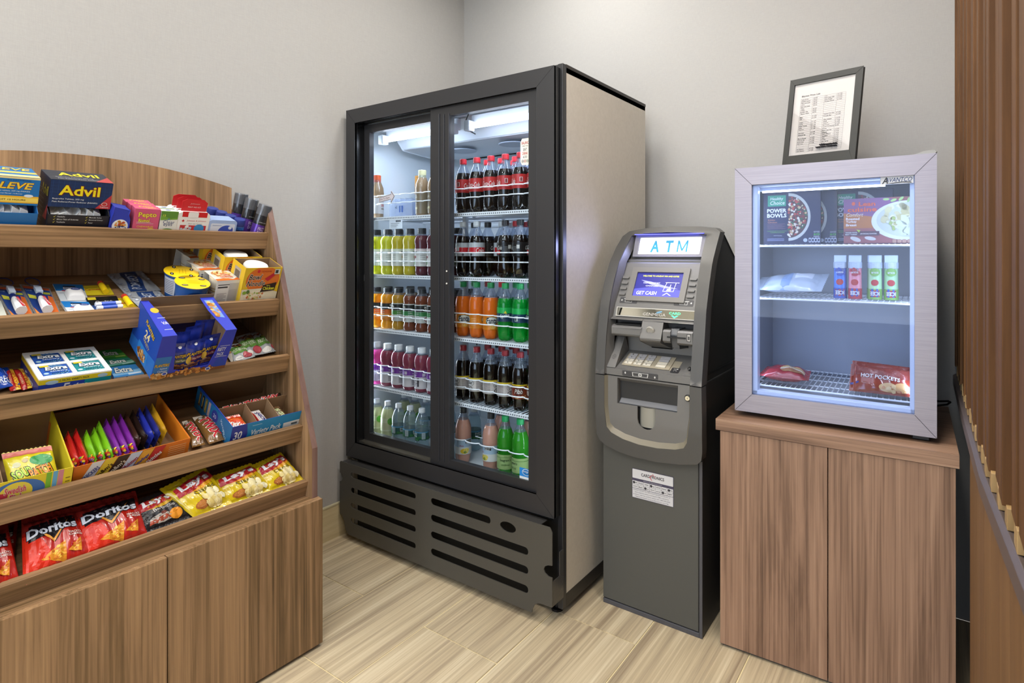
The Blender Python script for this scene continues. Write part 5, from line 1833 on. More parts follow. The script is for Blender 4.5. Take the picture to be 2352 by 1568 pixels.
MB().box(.0015, d - .0026, .002, w - .0015, d - .0014, h + .012).box(w - .0026, .002, .002, w - .0014, d - .003, h - .002).build('kraft_lining', mat('kraft_inner', '#786048', .85), t)
p = Print()
p.rect(0, 0, w * .2, h * .5, '#2c78c8').poly([(w * .78, .0), (w, 0), (w, h * .12), (w * .86, h * .38)], '#1f46b8').rect(0, 0, w, .012, '#7a4a28').blobs(w * .42, .008, w * .42, .009, 70, ['#c8863e', '#b8702c', '#e0a85a', '#8a5224'], .007, 6, True)
p.text('PLANTERS', w * .10, h * .30, w * .18, h * .07, '#ecc02c', .05, .1, 0, edge='#2a1a14', esz=.0008).text('Salted', w * .13, h * .22, w * .09, h * .04, '#dfe4ee', .02).text('Cashews', w * .12, h * .165, w * .12, h * .045, '#dfe4ee', .03)
p.blobs(w * .09, h * .05, w * .08, h * .05, 30, ['#c8863e', '#dca35c', '#e8c088'], .007, 3).ell(w * .155, h * .10, .008, .006, '#dfe8f8').ell(w * .155, h * .10, .0055, .004, '#2a4ac0')
p.text('RIETY', w * .87, h * .52, w * .12, h * .09, '#dfe4f4', .05, .1).text('PACK', w * .865, h * .40, w * .10, h * .08, '#dfe4f4', .05, .1).rect(w * .83, h * .60, w * .97, h * .61, '#dfe4f4').rect(w * .80, h * .33, w * .97, h * .34, '#dfe4f4').ell(w * .745, h * .06, .008, .006, '#dfe8f8').ell(w * .745, h * .06, .0055, .004, '#2a4ac0')
p.build('printed_front', t, on_front(0, 0, -.0012))
p = Print()
p.rect(0, 0, d, h, '#1c48a8').poly([(0, 0), (d, 0), (d, h * .4), (0, h * .25)], '#2a6cc0').text('24', d * .55, h * .62, .035, .026, '#ecd9a0', .05).text('PLANTERS', d * .6, h * .80, .07, .014, '#ecc02c', .05, 0, -.25, edge='#16181c', esz=.001).text('VARIETY', d * .58, h * .46, .05, .012, '#b8a878', .03, 0, -.25)
p.poly([(d * .30, h * .04), (d * .75, h * .04), (d * .72, h * .34), (d * .32, h * .36)], '#2f7fcc').blobs(d * .52, h * .14, d * .18, h * .10, 40, ['#c8863e', '#dca35c', '#e8c088', '#8a5224'], .007, 8)
p.build('printed_side', t, on_left(0, d, 0))
p = Print()
p.text('VA', w * .13, d * .34, .016, .014, '#e8e8ee', .04).rect(.016, d * .48, w * .17, d * .49, '#dfe4f4').rect(.016, d * .16, w * .18, d * .17, '#dfe4f4')
p.poly([(w * .84, d * .4), (w * .95, d * .35), (w * .95, d * .9), (w * .83, d * .9)], '#7aa0d8').blobs(w * .89, d * .62, w * .05, d * .24, 30, ['#d8984a', '#e8c070', '#c07a34'], .007, 9)
p.ell(w * .10, d * .70, .011, .013, '#e2bc3e')
p.build('printed_top', t, on_top(0, 0, h))


def nut_art(c):
    def f(p, w, h):
        p.ell(w * .5, h * .88, .005, .004, '#e8ecf8').poly([(0, h * .16), (w, h * .25), (w, h * .56), (0, h * .50)], '#1c2f8a').text('PLANTERS', w * .5, h * .58, w * .8, h * .11, '#ecc02c', .05, .1, 0, edge='#1a1414', esz=.0008)
        p.poly([(w * .25, h * .30), (w, h * .36), (w, h * .50), (w * .35, h * .46)], c).text('Salted Peanuts', w * .62, h * .41, w * .5, h * .08, '#e8dcd8', .02).blobs(w * .5, h * .13, w * .42, h * .12, 40, ['#c8863e', '#dca35c', '#e8c088', '#b8743a'], .006, 5).ell(w * .2, h * .38, w * .12, h * .14, '#dcb640')
    return f


NM = L(3, -.4685, -.026, .038, 0, 9)
for i, (x0, y0, rz_, hh, lab) in enumerate(((.082, .020, .012, .098, 'small blue nut bag upright in the middle of the carton'), (.040, .026, -.004, .092, 'small blue nut bag at the left of the carton'), (.132, .034, .010, .100, 'small blue nut bag at the right of the carton'),
                                          (.050, .062, .0, .104, 'blue nut bag standing behind the left front bag'), (.100, .078, .010, .106, 'blue nut bag behind the middle of the carton'), (.140, .105, .0, .108, 'rearmost blue nut bag in the carton'))):
    bag('nut_bag', lab, 'nut bag', [(x0, y0, .006), (x0 + .060, y0 + rz_, .006), (x0 + .062, y0 + .012 + rz_, hh), (x0 + .002, y0 + .012, hh)], NM, .018, '#2a3fb0', nut_art(['#8a2a34', '#5a6a2a', '#8a2a34'][i % 3]) if i < 3 else None, 'nut bags in the torn carton', seed=20 + i, crimp=.012, nseg=16, L_=.007, wr=.0008)


def gran_art(p, w, h):
    p.rect(0, h * .84, w, h, '#a9b2b8').poly([(0, h * .28), (w, h * .30), (w, h * .64), (0, h * .66)], '#6a9c48').text('NUT-RITION', w * .5, h * .46, w * .84, h * .16, '#e8f0dc', .05, .1).poly(rrect(w * .3, h * .60, w * .74, h * .69, .002), '#2c3a1c')
    p.text('PLANTERS', w * .52, h * .645, w * .34, h * .05, '#d8c040', .03).blobs(w * .5, h * .76, w * .44, h * .07, 20, ['#5a3426', '#7a4a2c', '#a8402e', '#3a2418'], .008, 3, True).ell(w * .74, h * .17, w * .24, h * .12, '#a83a44').ell(w * .74, h * .17, w * .20, h * .09, '#c05560').ell(w * .28, h * .10, w * .2, h * .08, '#efeee8')


for q_, lab, col, sd_ in (([(-0.0801, 0.0598), (0.0131, 0.0724), (0.0267, 0.2264), (-0.0504, 0.2057)], 'green and white trail mix bag nearest the side panel', '#c3c9cc', 31),
                          ([(-0.1434, 0.0545), (-0.0707, 0.0618), (-0.0461, 0.2103), (-0.1089, 0.1913)], 'green and white trail mix bag in the middle of three', '#c3c9cc', 32),
                          ([(-0.1888, 0.0334), (-0.1084, 0.0518), (-0.1233, 0.1469), (-0.1668, 0.1424)], 'green and white trail mix bag lying at the front left', '#c3c9cc', 33)):
    bag('trail_mix_bag', lab, 'snack bag', q3(*q_, z=.002), SM(3), .022, col, gran_art, 'trail mix bags on the third shelf', seed=sd_, crimp=.012, nseg=16)
bag('granola_bar', 'white cream and brown snack bar beside the nut carton', 'snack bar', q3((-0.1963, 0.0312), (-0.1514, 0.0412), (-0.1522, 0.1396), (-0.1814, 0.1287)), SM(3), .016, '#e4dccc', lambda p, w, h: p.blobs(w * .5, h * .7, w * .4, h * .2, 14, ['#b8804a', '#d8b088'], .006, 2).rect(w * .3, h * .08, w * .8, h * .25, '#38302c'), seed=40, crimp=.008, nseg=12)

# --- shelf 4 ---------------------------------------------------
def tray_box(name, label, m, w, d, hf, hb, col, colin, art=None, left=None, right=None, dividers=(), kr=True, artl=None, colr=None):
    """open-topped display carton: low front, high back, sloping sides"""
    t = thing(name, label, 'candy box', m)
    b = MB()
    b.box(0, 0, 0, w, .0012, hf).box(0, d - .0012, 0, w, d, hb).box(0, 0, 0, w, d, .0012)
    b.prism([(0, 0), (d, 0), (d, hb), (.0, hf)], 0, .0012, 'x')
    b.prism([(0, 0), (d, 0), (d, hb), (.0, hf)], w - .0012, w, 'x')
    b.build('carton', card(col, col.lstrip('#')), t)
    k = MB().box(.0013, d - .0024, .0013, w - .0013, d - .0013, hb - .0005).box(.0013, .0013, .0013, w - .0013, .0024, hf - .001).box(.0013, .002, .0013, w - .0013, d - .002, .0024)
    k.build('kraft_lining', kraft, t)
    if colin:
        for xa_ in (w - .0026, .0014):
            MB().prism([(.002, .001), (d - .002, .001), (d - .002, hb - .001), (.002, hf - .001)], xa_, xa_ + .0012, 'x').build('side_lining', card(colin, 'in' + colin.lstrip('#')), t)
    for dv in dividers:
        MB().hexa(*dv).build('divider', kraft, t)
    if art:
        p = Print()
        p.clip = (0, 0, w, hf)
        art(p, w, hf)
        p.build('printed_front', t, on_front(0, 0, 0))
    if artl:
        p = Print()
        artl(p, d, hf)
        p.build('printed_side', t, on_left(0, d, 0))
    return t


# yellow box at the far left
def sf_art(p, w, h):
    p.rect(0, 0, w, h, '#ecd62e').ell(w * .60, h * .46, w * .20, h * .50, '#3f72bc', n=30).ell(w * .59, h * .46, w * .12, h * .44, '#ecd94a').poly([(w * .42, 0), (w * .52, 0), (w * .54, h * .55), (w * .44, h * .6)], '#c2344a')
    p.text('Swedish', w * .585, h * .62, w * .15, h * .26, '#d43c58', .05, 0, 0, edge='#f2eede', esz=.0012).text('Fish', w * .60, h * .32, w * .10, h * .26, '#d43c58', .05, 0, 0, edge='#f2eede', esz=.0012)
    p.rect(w * .80, 0, w * .84, h, '#7cc03a').rect(w * .85, 0, w * .885, h, '#6ab0e0').rect(w * .89, 0, w * .93, h, '#d88a9c').blobs(w * .12, h * .4, w * .10, h * .3, 12, ['#2a2a24', '#c84a3c'], .008, 2)
    for i in range(3):
        p.rect(w * .95, h * (.3 + i * .15), w * .985, h * (.34 + i * .15), '#8a7a20')


wA = .270
dvA = [([(wA - .132, .004, .002), (wA - .1305, .004, .002), (wA - .1305, .205, .002), (wA - .132, .205, .002)], [(wA - .132, .004, .050), (wA - .1305, .004, .050), (wA - .1305, .205, .105), (wA - .132, .205, .105)])]
tray_box('candy_box', 'yellow gummy candy box with kraft dividers at far left', L(4, -.672 - wA, .004, 0, -1.0), wA, .210, .074, .112, '#e4cf2c', '#d8c41e', sf_art, dividers=dvA)


def sour_art(p, w, h):
    p.rect(0, h * .86, w, h, '#d87a70').ell(w * .72, h * .66, w * .24, h * .14, '#3f9a5a').ell(w * .22, h * .62, w * .08, h * .07, '#c8c8a0').ell(w * .4, h * .70, w * .06, h * .05, '#c8b890')
    p.text('SOUR', w * .30, h * .40, w * .42, h * .22, '#b8e04a', .08, 0, .25, edge='#141410', esz=.003).text('PATCH', w * .66, h * .38, w * .46, h * .22, '#f0922c', .08, 0, .25, edge='#141410', esz=.003).text('KIDS', w * .8, h * .16, w * .3, h * .14, '#e8684a', .08, 0, .2, edge='#141410', esz=.002)


FA = L(4, -.672 - wA, .004, 0, -1.0)
bag('gummy_bag', 'yellow and red sour gummy bag in the yellow box', 'candy bag', [(wA - .112, .030, .006), (wA - .018, .018, .010), (wA - .020, .112, .060), (wA - .118, .120, .058)], FA, .026, '#e6d82c', sour_art, seed=51, crimp=.010, L_=.008)
bag('gummy_bag', 'blue and yellow fish gummy bag left of the divider', 'candy bag', [(wA - .262, .028, .006), (wA - .142, .028, .006), (wA - .142, .136, .070), (wA - .262, .140, .070)], FA, .028, '#2f86c8', lambda p, w, h: p.poly([(w * .3, 0), (w, 0), (w, h * .62), (w * .7, h * .66), (w * .3, h * .5)], '#e6d22e').text('FISH', w * .62, h * .28, w * .34, h * .2, '#d4384a', .08, 0, 1.2, edge='#f0ead8', esz=.002).text('mini', w * .90, h * .30, w * .26, h * .12, '#dfe4ea', .06, 0, 1.3, edge='#2a3f7a', esz=.002), seed=52, crimp=.010, L_=.008)


# orange box of mixed candy
def ob_art(p, w, h):
    p.rect(0, 0, w, h, '#e07a24')
    cols_ = [('#dfe0e8', 'SNICKERS', '#2a3a8a'), ('#e8c93a', "m&m's", '#3a241a'), ('#3c2a20', "m&m's", '#e8dcc8'), ('#c8d4ec', '3Musketeers', '#a8344a'), ('#e8a83a', 'Butterfinger', '#3a4a9c'), ('#c02a2e', 'Skittles', '#f2eee8')]
    for i, (c, s_, c2) in enumerate(cols_):
        x = w * (.04 + .105 * i)
        p.poly([(x, 0), (x + w * .10, 0), (x + w * .20, h), (x + w * .10, h)], c).text(s_, x + w * .10, h * .5, w * .15, h * .20, c2, .06, 0, .68)
    for i in range(6):
        p.rect(w * .80, h * (.22 + i * .11), w * .965, h * (.245 + i * .11), '#f2c89a')


tray_box('candy_box', 'long orange candy box with kraft back holding upright candy packs', L(4, -.6665, .010, 0, 1.5), .287, .225, .062, .078, '#e07a24', '#e8861c', ob_art)
FB = L(4, -.6665, .010, 0, 1.5)


def skit(c):
    def f(p, w, h):
        p.text('Skittles', w * .45, h * .50, h * .5, w * .42, '#f0f0ea', .08, 0, 1.5, edge='#30302c', esz=.0015).blobs(w * .5, h * .14, w * .4, h * .12, 26, ['#e8c02e', '#d8402e', '#4aa83c', '#7a3aa0', '#e87a2c'], .006, 3).blobs(w * .5, h * .86, w * .4, h * .07, 12, ['#3a6ac8', '#e8a82e', '#d8d8d0'], .006, 4)
        if c:
            p.text('SOUR', w * .2, h * .52, h * .3, w * .16, c, .05, 0, 1.5)
    return f


def bar_art(s_, c, c2='#f0ece4', e=None):
    return lambda p, w, h: p.text(s_, w * .5, h * .5, h * .72, w * .5, c, .07, .1, 1.5708, edge=e, esz=.0015)


PK = [('#cc2420', skit(None), 'red'), ('#cc2420', skit(None), 'red'), ('#7fc41e', skit(None), 'lime green'), ('#7fc41e', skit(None), 'lime green'), ('#7fc41e', skit('#e8e83a'), 'lime green'),
      ('#7d2a9c', skit('#e8b02e'), 'purple'), ('#7d2a9c', skit('#e8b02e'), 'purple'), ('#7d2a9c', skit('#e8b02e'), 'purple'), ('#42281e', bar_art("m&m's", '#ece4da', e='#20120c'), 'brown'), ('#2a1c18', bar_art("m&m's", '#e8dcc8'), 'dark brown'),
      ('#2c3ab4', bar_art("m&m's", '#42281e', e='#ece4da'), 'blue'), ('#2c3490', bar_art("m&m's", '#42281e', e='#ece4da'), 'blue-violet'), ('#e0a828', lambda p, w, h: p.rect(w * .25, h * .2, w * .8, h * .7, '#cfccc4'), 'yellow')]
WH = ['first', 'second', 'third', 'fourth', 'fifth', 'sixth', 'seventh', 'eighth', 'ninth', 'tenth', 'eleventh', 'twelfth', 'thirteenth']
for i, (c, a_, nm) in enumerate(PK):
    x = .012 + i * .0192
    lean = .030
    fx = .010 if i < 8 else .006
    y0 = .012 + (.004 * i if i > 7 else 0)
    y1 = .130 + .004 * i - (.02 if i in (2, 3) else 0)
    bag('candy_pack', '%s candy pack standing on edge, %s from left in orange box' % (nm, WH[i]), 'candy pack', [(x, y0, .012), (x + .012, y0, .060), (x + .010 + fx, y1, .078), (x + fx - .004, y1, .014)],
        FB, .0175 if i < 8 else .016, c, a_, 'candy packs in the orange box', seed=60 + i, crimp=.010, nseg=16, L_=.008, wr=.0012, sq=5)


def twix_art(p, w, h):
    p.text('TWIX', w * .55, h * .46, h * .72, w * .62, '#c8202a', .10, 0, -1.40 + 3.1416 - 3.1416, edge='#f2ece2', esz=.003)
    p.poly([(0, h * .84), (w * .6, h * .9), (w * .5, h), (0, h)], '#e8dccb').ell(w * .25, h * .80, .006, .005, '#c0c0b8')


for q_, lab in (([(-0.3137, 0.0283), (-0.264, 0.0319), (-0.2491, 0.1687), (-0.3034, 0.17)], 'gold and red caramel bar lying left of blue variety box'),
                ([(-0.3609, 0.0314), (-0.3224, 0.0322), (-0.3092, 0.1623), (-0.3392, 0.1597)], 'gold and red caramel bar against the orange candy box')):
    bag('caramel_bar', lab, 'candy bar', q3(*q_, z=.002), SM(4), .026, '#8a6434', twix_art, 'caramel bars between the candy boxes', seed=80, crimp=.010, nseg=18, L_=.006, wr=.0007, sq=4)


def vp_art(p, w, h):
    p.rect(0, 0, w, h, '#1f8cc8').poly([(0, 0), (w * .19, 0), (w * .22, h * .5), (w * .19, h), (0, h)], '#2c3aa0').text('30', w * .09, h * .52, w * .11, h * .38, '#eef2fa', .04, .1).rect(w * .05, h * .2, w * .13, h * .22, '#c8d0f0')
    p.text('Variety Pack', w * .48, h * .44, w * .42, h * .36, '#eaf2f8', .05, .2).rect(w * .27, h * .82, w * .40, h * .84, '#bfe0f0').poly([(w * .72, h * .26), (w * .96, h * .30), (w * .96, h * .58), (w * .72, h * .56)], '#e8eef2').rect(w * .84, h * .38, w * .93, h * .48, '#5a6a74')


def vl_art(p, d, h):
    p.rect(0, 0, d, h, '#1c70a4').ell(d * .55, h * .62, .020, .020, '#2a3a94').text('30', d * .55, h * .62, .018, .014, '#b8c4e8', .03).text('Variety', d * .78, h * .55, .050, .013, '#b8d4e8', .02, 0, -.7).text('Pack', d * .86, h * .30, .032, .012, '#b8d4e8', .02, 0, -.7)
    for i, c in enumerate(('#6a4a2c', '#3a2a24', '#8a7a3a', '#c0a0b0')):
        p.rect(d * (.08 + .09 * i), h * .30, d * (.14 + .09 * i), h * .95, c).rect(d * (.095 + .09 * i), h * .4, d * (.115 + .09 * i), h * .85, '#c8b46a')


wC, dC_ = .2475, .240
dv = [([(.002, .098, .002), (wC - .002, .098, .002), (wC - .002, .0995, .002), (.002, .0995, .002)], [(.002, .098, .078), (wC - .002, .098, .078), (wC - .002, .0995, .078), (.002, .0995, .078)])]
for xx in (.088, .165):
    dv.append(([(xx, .004, .002), (xx + .0015, .004, .002), (xx + .0015, .098, .002), (xx, .098, .002)], [(xx, .004, .060), (xx + .0015, .004, .060), (xx + .0015, .098, .078), (xx, .098, .078)]))
tray_box('candy_box', 'blue chocolate variety box with kraft dividers near side panel', L(4, -.2620, .006, 0, 0.3), wC, dC_, .074, .084, '#2348b0', '#1c3fa8', vp_art, artl=vl_art, dividers=dv)
FC = L(4, -.2620, .006, 0, 0.3)
bag('wafer_bar', 'orange wafer bar in left compartment of the blue box', 'candy bar', [(.012, .012, .016), (.080, .012, .016), (.070, .090, .040), (.004, .090, .040)], FC, .014, '#e2481c', lambda p, w, h: p.ell(w * .5, h * .5, w * .46, h * .34, '#f09038').ell(w * .5, h * .5, w * .42, h * .30, '#e2481c').text('KitKat', w * .52, h * .5, w * .72, h * .26, '#f4f0ea', .10, .15, -.35, edge='#8a1c10', esz=.0015), seed=90, crimp=.008, L_=.007, wr=.0007)
bag('nougat_bar', 'white and blue nougat bar in middle compartment of the blue box', 'candy bar', [(.120, .010, .014), (.152, .010, .014), (.140, .092, .036), (.108, .092, .036)], FC, .018, '#dcd8d6', lambda p, w, h: p.text('SNICKERS', w * .55, h * .5, h * .86, w * .42, '#2a2f7a', .07, 0, -1.5).rect(0, 0, w * .12, h, '#b8342e'), seed=91, crimp=.008, L_=.007, wr=.0007)
bag('almond_bar', 'green lettered bar in right compartment of the blue box', 'candy bar', [(.190, .012, .012), (.225, .012, .012), (.212, .092, .034), (.176, .092, .034)], FC, .018, '#7a5a3a', lambda p, w, h: p.text('100 GRAND', w * .5, h * .5, h * .82, w * .46, '#e2e8b0', .08, 0, -1.5, edge='#3a6a2a', esz=.0015), seed=92, crimp=.008, L_=.007, wr=.0007)
for i, (x, z, lab) in enumerate(((.020, .048, 'left'), (.088, .052, 'middle'), (.150, .056, 'right'))):
    bag('caramel_bar', 'caramel bar lying behind the divider of blue box, %s of three' % lab, 'candy bar', [(x, .108, z - .016), (x + .085, .108, z - .016), (x + .088, .140, z), (x, .140, z)], FC, .018, '#3a2618',
        lambda p, w, h: p.text('TWIX', w * .5, h * .55, w * .72, h * .6, '#c8202a', .10, .2, 0, edge='#f2ece2', esz=.002), 'caramel bars at the back of the blue box', seed=93 + i, crimp=.008, end='u', nseg=14, L_=.008)

# --- shelf 5: crisps --------------------------------------------
F6 = GM @ T(0, -.47, .52) @ Matrix.Rotation(math.radians(42), 4, 'X')


def dor_art(p, w, h):
    p.poly([(0, h * .74), (w, h * .74), (w, h), (0, h)], '#9c2a24').poly([(0, .0), (w * .5, 0), (w * .3, h * .5), (0, h * .7)], '#d8301c')
    p.poly([(w * .10, h * .80), (w * .92, h * .84), (w * .90, h * .62), (w * .66, h * .60), (w * .48, h * .42), (w * .34, h * .56), (w * .08, h * .54)], '#17141a')
    p.poly([(w * .32, h * .58), (w * .46, h * .42), (w * .80, h * .78), (w * .46, h * .475), (w * .35, h * .60)], '#e8a03a')
    p.text('Doritos', w * .48, h * .665, w * .84, h * .15, '#d4dcea', .08, .0, .0, edge='#20242e', esz=.002).text('NACHO', w * .82, h * .50, w * .22, h * .035, '#f0e4dc', .04).text('CHEESE', w * .82, h * .455, w * .24, h * .035, '#f0e4dc', .04)
    p.poly([(w * .24, h * .22), (w * .64, h * .40), (w * .60, h * .08)], '#e2932a').blobs(w * .51, h * .235, w * .10, h * .09, 24, ['#f4c04a', '#c8701c', '#f0b03a'], .004, 4)
    p.poly([(w * .64, h * .22), (w * .88, h * .38), (w * .84, h * .16)], '#e2932a').blobs(w * .79, h * .25, w * .06, h * .06, 12, ['#f4c04a', '#c8701c'], .004, 5)


def lays_art(p, w, h, base='#f0cf1c', band=None, nm='Classic', cc='#4a3a14'):
    if band:
        p.poly([(0, 0), (w, 0), (w, h * .56), (w * .5, h * .50), (0, h * .58)], band)
    p.ell(w * .52, h * .70, w * .42, h * .17, '#f2f0ea' if not band else '#e2c23a', rot=.12, n=30)
    p.ell(w * .52, h * .68, w * .40, h * .15, '#f0a824' if not band else '#d8a82a', rot=.1, n=30)
    p.poly([(w * .06, h * .58), (w * .10, h * .80), (w * .5, h * .88), (w * .92, h * .94), (w * .97, h * .70), (w * .6, h * .62), (w * .3, h * .55)], '#b3202e')
    p.text("Lay's", w * .52, h * .745, w * .74, h * .22, '#eef0f4', .10, .15, .10)
    p.text(nm, w * .56, h * .50, w * .5, h * .085, cc, .0, 0, .06)
    if not band:
        p.ell(w * .34, h * .22, w * .18, h * .085, '#a8622c').ell(w * .34, h * .23, w * .15, h * .06, '#c07c3c').blobs(w * .66, h * .28, w * .24, h * .12, 18, ['#efe2ae', '#e6d290', '#f4ecc8'], .013, 4).blobs(w * .62, h * .17, w * .18, h * .06, 10, ['#ecdca4', '#dfc87c'], .012, 6)
    else:
        p.ell(w * .42, h * .26, w * .28, h * .10, '#b8b0a8').poly([(w * .12, h * .18), (w * .6, h * .20), (w * .5, h * .30), (w * .15, h * .26)], '#a84a34').ell(w * .72, h * .26, w * .16, h * .12, '#e8982c', rot=.5).ell(w * .48, h * .36, w * .06, h * .04, '#6a2a1c')


def crisp(name, lab, pts, col, art, thick, seed, group=None, lift=0.0):
    return bag(name, lab, 'crisp bag', [(x, y, lift) for x, y in pts], F6, thick, col, art, group, seed=seed, crimp=.014, nseg=36, L_=.008, wr=.0020, sq=2.2)


crisp('tortilla_chip_bag', 'red tortilla chip bag showing full label, second from left', [(-0.7777, -0.0174), (-0.6328, -0.0115), (-0.6466, 0.1403), (-0.7527, 0.1468)], '#c8281c', dor_art, .050, 101, 'red tortilla chip bags on the bottom shelf')
crisp('tortilla_chip_bag', 'red tortilla chip bag beside the black barbecue bag', [(-0.6519, -0.0126), (-0.5065, -0.0082), (-0.4989, 0.1363), (-0.6489, 0.1385)], '#c8281c', dor_art, .050, 102, 'red tortilla chip bags on the bottom shelf')
crisp('tortilla_chip_bag', 'red tortilla chip bag cut off by the left edge, in front', [(-0.8998, -0.0203), (-0.7821, -0.0152), (-0.7798, 0.1469), (-0.8801, 0.1421)], '#c8281c', dor_art, .050, 103, 'red tortilla chip bags on the bottom shelf')
crisp('tortilla_chip_bag', 'red tortilla chip bag half hidden behind the leftmost bag', [(-0.875, 0.0461), (-0.7768, 0.0562), (-0.7488, 0.1721), (-0.8431, 0.1738)], '#b8241a', dor_art, .030, 104, 'red tortilla chip bags on the bottom shelf', lift=-.028)
crisp('potato_crisp_bag', 'black barbecue potato crisp bag between red and yellow bags', [(-0.5085, -0.0021), (-0.3814, 0.0047), (-0.4248, 0.1129), (-0.5231, 0.1097)], '#2c2a2c', lambda p, w, h: lays_art(p, w, h, band='#262427', nm='Barbecue', cc='#d8d4d0'), .042, 105)
crisp('potato_crisp_bag', 'yellow potato crisp bag beside the black bag, tilted upright', [(-0.3816, -0.0102), (-0.2718, 0.007), (-0.3033, 0.1466), (-0.4436, 0.1161)], '#e8cb1c', lays_art, .050, 106, 'yellow potato crisp bags on the bottom shelf', lift=.006)
crisp('potato_crisp_bag', 'yellow potato crisp bag in the middle of three yellow ones', [(-0.2853, -0.0024), (-0.1316, 0.0019), (-0.1615, 0.1188), (-0.3026, 0.1132)], '#e8cb1c', lays_art, .045, 107, 'yellow potato crisp bags on the bottom shelf')
crisp('potato_crisp_bag', 'yellow potato crisp bag nearest the right side panel', [(-0.1418, -0.0041), (-0.0226, 0.0044), (-0.0521, 0.1268), (-0.1729, 0.109)], '#e8cb1c', lays_art, .045, 108, 'yellow potato crisp bags on the bottom shelf')
MB().prism([(-.470, .515), (-.005, .72), (-.005, .700), (-.470, .497)], -LG + .02, -.0245, 'x').build('bin_floor', W_X, gd)

# ---------------------------------------------------------------- cash machine
atm = thing('cash_machine', 'grey free-standing cash machine with lit sign, blue screen and keypad', 'ATM', T(0, 0, 0))
am = mat('atm_grey', '#4d4c4a', 0.42, spec=0.5, metal=0.15, bump=0.15, bscale=900)
am2 = mat('atm_fascia', '#6e6d6b', 0.40, spec=0.5, metal=0.15, bump=0.15, bscale=900)
ad = mat('atm_dark', '#272727', 0.5, bump=0.1, bscale=900)
adk = mat('atm_black', '#141516', 0.35)
AX0, AX1 = -1.024, -0.652
PRF = [(.55, 1.974), (.60, 1.970), (.70, 1.962), (.857, 1.962), (1.0, 1.983), (1.11, 2.005), (1.2, 2.040), (1.273, 2.080), (1.33, 2.132), (1.385, 2.190), (1.45, 2.27)]


def pf(z):
    for (a, ya), (b, yb) in zip(PRF, PRF[1:]):
        if z <= b:
            t = (z - a) / (b - a)
            return ya + (yb - ya) * t
    return PRF[-1][1]


warp = lambda x, y, z: (x, pf(z) + y, z)
# lower cabinet
MB().box(AX0, 2.004, 0.0, AX1, 2.56, 0.86).build('cabinet', ad, atm, bevel=0.004)
MB().box(AX0, 2.000, 0.020, AX1 - .014, 2.0045, 0.60).build('service_door', mat('atm_door', '#4b4b47', 0.5, bump=0.12, bscale=700), atm, bevel=0.0015)
MB().box(AX1 - .0105, 1.999, 0.0, AX1, 2.0045, 0.60).box(AX0, 1.999, 0.0, AX1 - .0105, 2.0045, .0165).build('door_surround', mat('atm_rim', '#49494e', 0.4), atm, bevel=0.0015)
MB().prism([(2.245, 1.380), (2.26, 1.372), (2.52, 1.215), (2.56, 1.10), (2.56, .86), (2.245, .86)], AX0 + .010, AX1 - .010, 'x').build('upper_housing', ad, atm, bevel=0.004)
for xx in (AX0 + .004, AX1 - .020):
    MB().prism([(2.22, 1.385), (2.26, 1.372), (2.52, 1.215), (2.56, 1.10), (2.56, .86), (2.0, .86), (2.03, 1.10), (2.12, 1.27)], xx, xx + .016, 'x').build('side_shell', ad, atm, bevel=0.003)
MB().box(AX1 - .0042, 2.03, 0.884, AX1 - .0028, 2.555, 0.8875).build('side_seam', adk, atm)
# bezel: upper and lower shells with a seam between
top = [(-1.028, 1.372), (-1.010, 1.392), (-.95, 1.403), (-.84, 1.408), (-.73, 1.405), (-.672, 1.398), (-.648, 1.382)]
upper_o = [(-1.038, .8600), (-.643, .8600), (-.640, 1.0), (-.641, 1.2), (-.645, 1.33)] + top[::-1] + [(-1.034, 1.33), (-1.039, 1.2), (-1.040, 1.0)]
upper_h = [(-1.001, .8605), (-.682, .8605), (-.680, 1.0), (-.681, 1.15), (-.685, 1.27), (-.694, 1.372), (-.76, 1.382), (-.85, 1.385), (-.94, 1.382), (-.990, 1.374), (-.998, 1.27), (-1.002, 1.15), (-1.003, 1.0)]
ub = MB()
ub.plate(upper_o[:1] + [(-1.001, .8600), (-1.003, 1.0), (-1.002, 1.15), (-.998, 1.27), (-.990, 1.374), (-.94, 1.382), (-.85, 1.385), (-.76, 1.382), (-.694, 1.372), (-.685, 1.27), (-.681, 1.15), (-.680, 1.0), (-.682, .8600)] + upper_o[1:], [], 0, 0.055, fn=warp, L=0.025)
ub.build('upper_bezel', am, atm, smooth=True, bevel=0.004, seg=3, ang=40)
bev = [(-1.001, .862), (-1.003, 1.0), (-1.002, 1.15), (-.998, 1.27), (-.990, 1.374), (-.94, 1.382), (-.85, 1.385), (-.76, 1.382), (-.694, 1.372), (-.685, 1.27), (-.681, 1.15), (-.680, 1.0), (-.682, .862)]
rb = MB()
v = [(x, .004, z) for x, z in bev] + [(x + (.010 if x < -.8 else -.010) * (abs(x + .845) > .1), .050, z - (.006 if z > 1.35 else 0)) for x, z in bev]
n = len(bev)
rb.add(v, [(i, i + 1, i + 1 + n, i + n) for i in range(n - 1)], 0, warp)
rb.build('bezel_reveal', am2, atm, smooth=True)
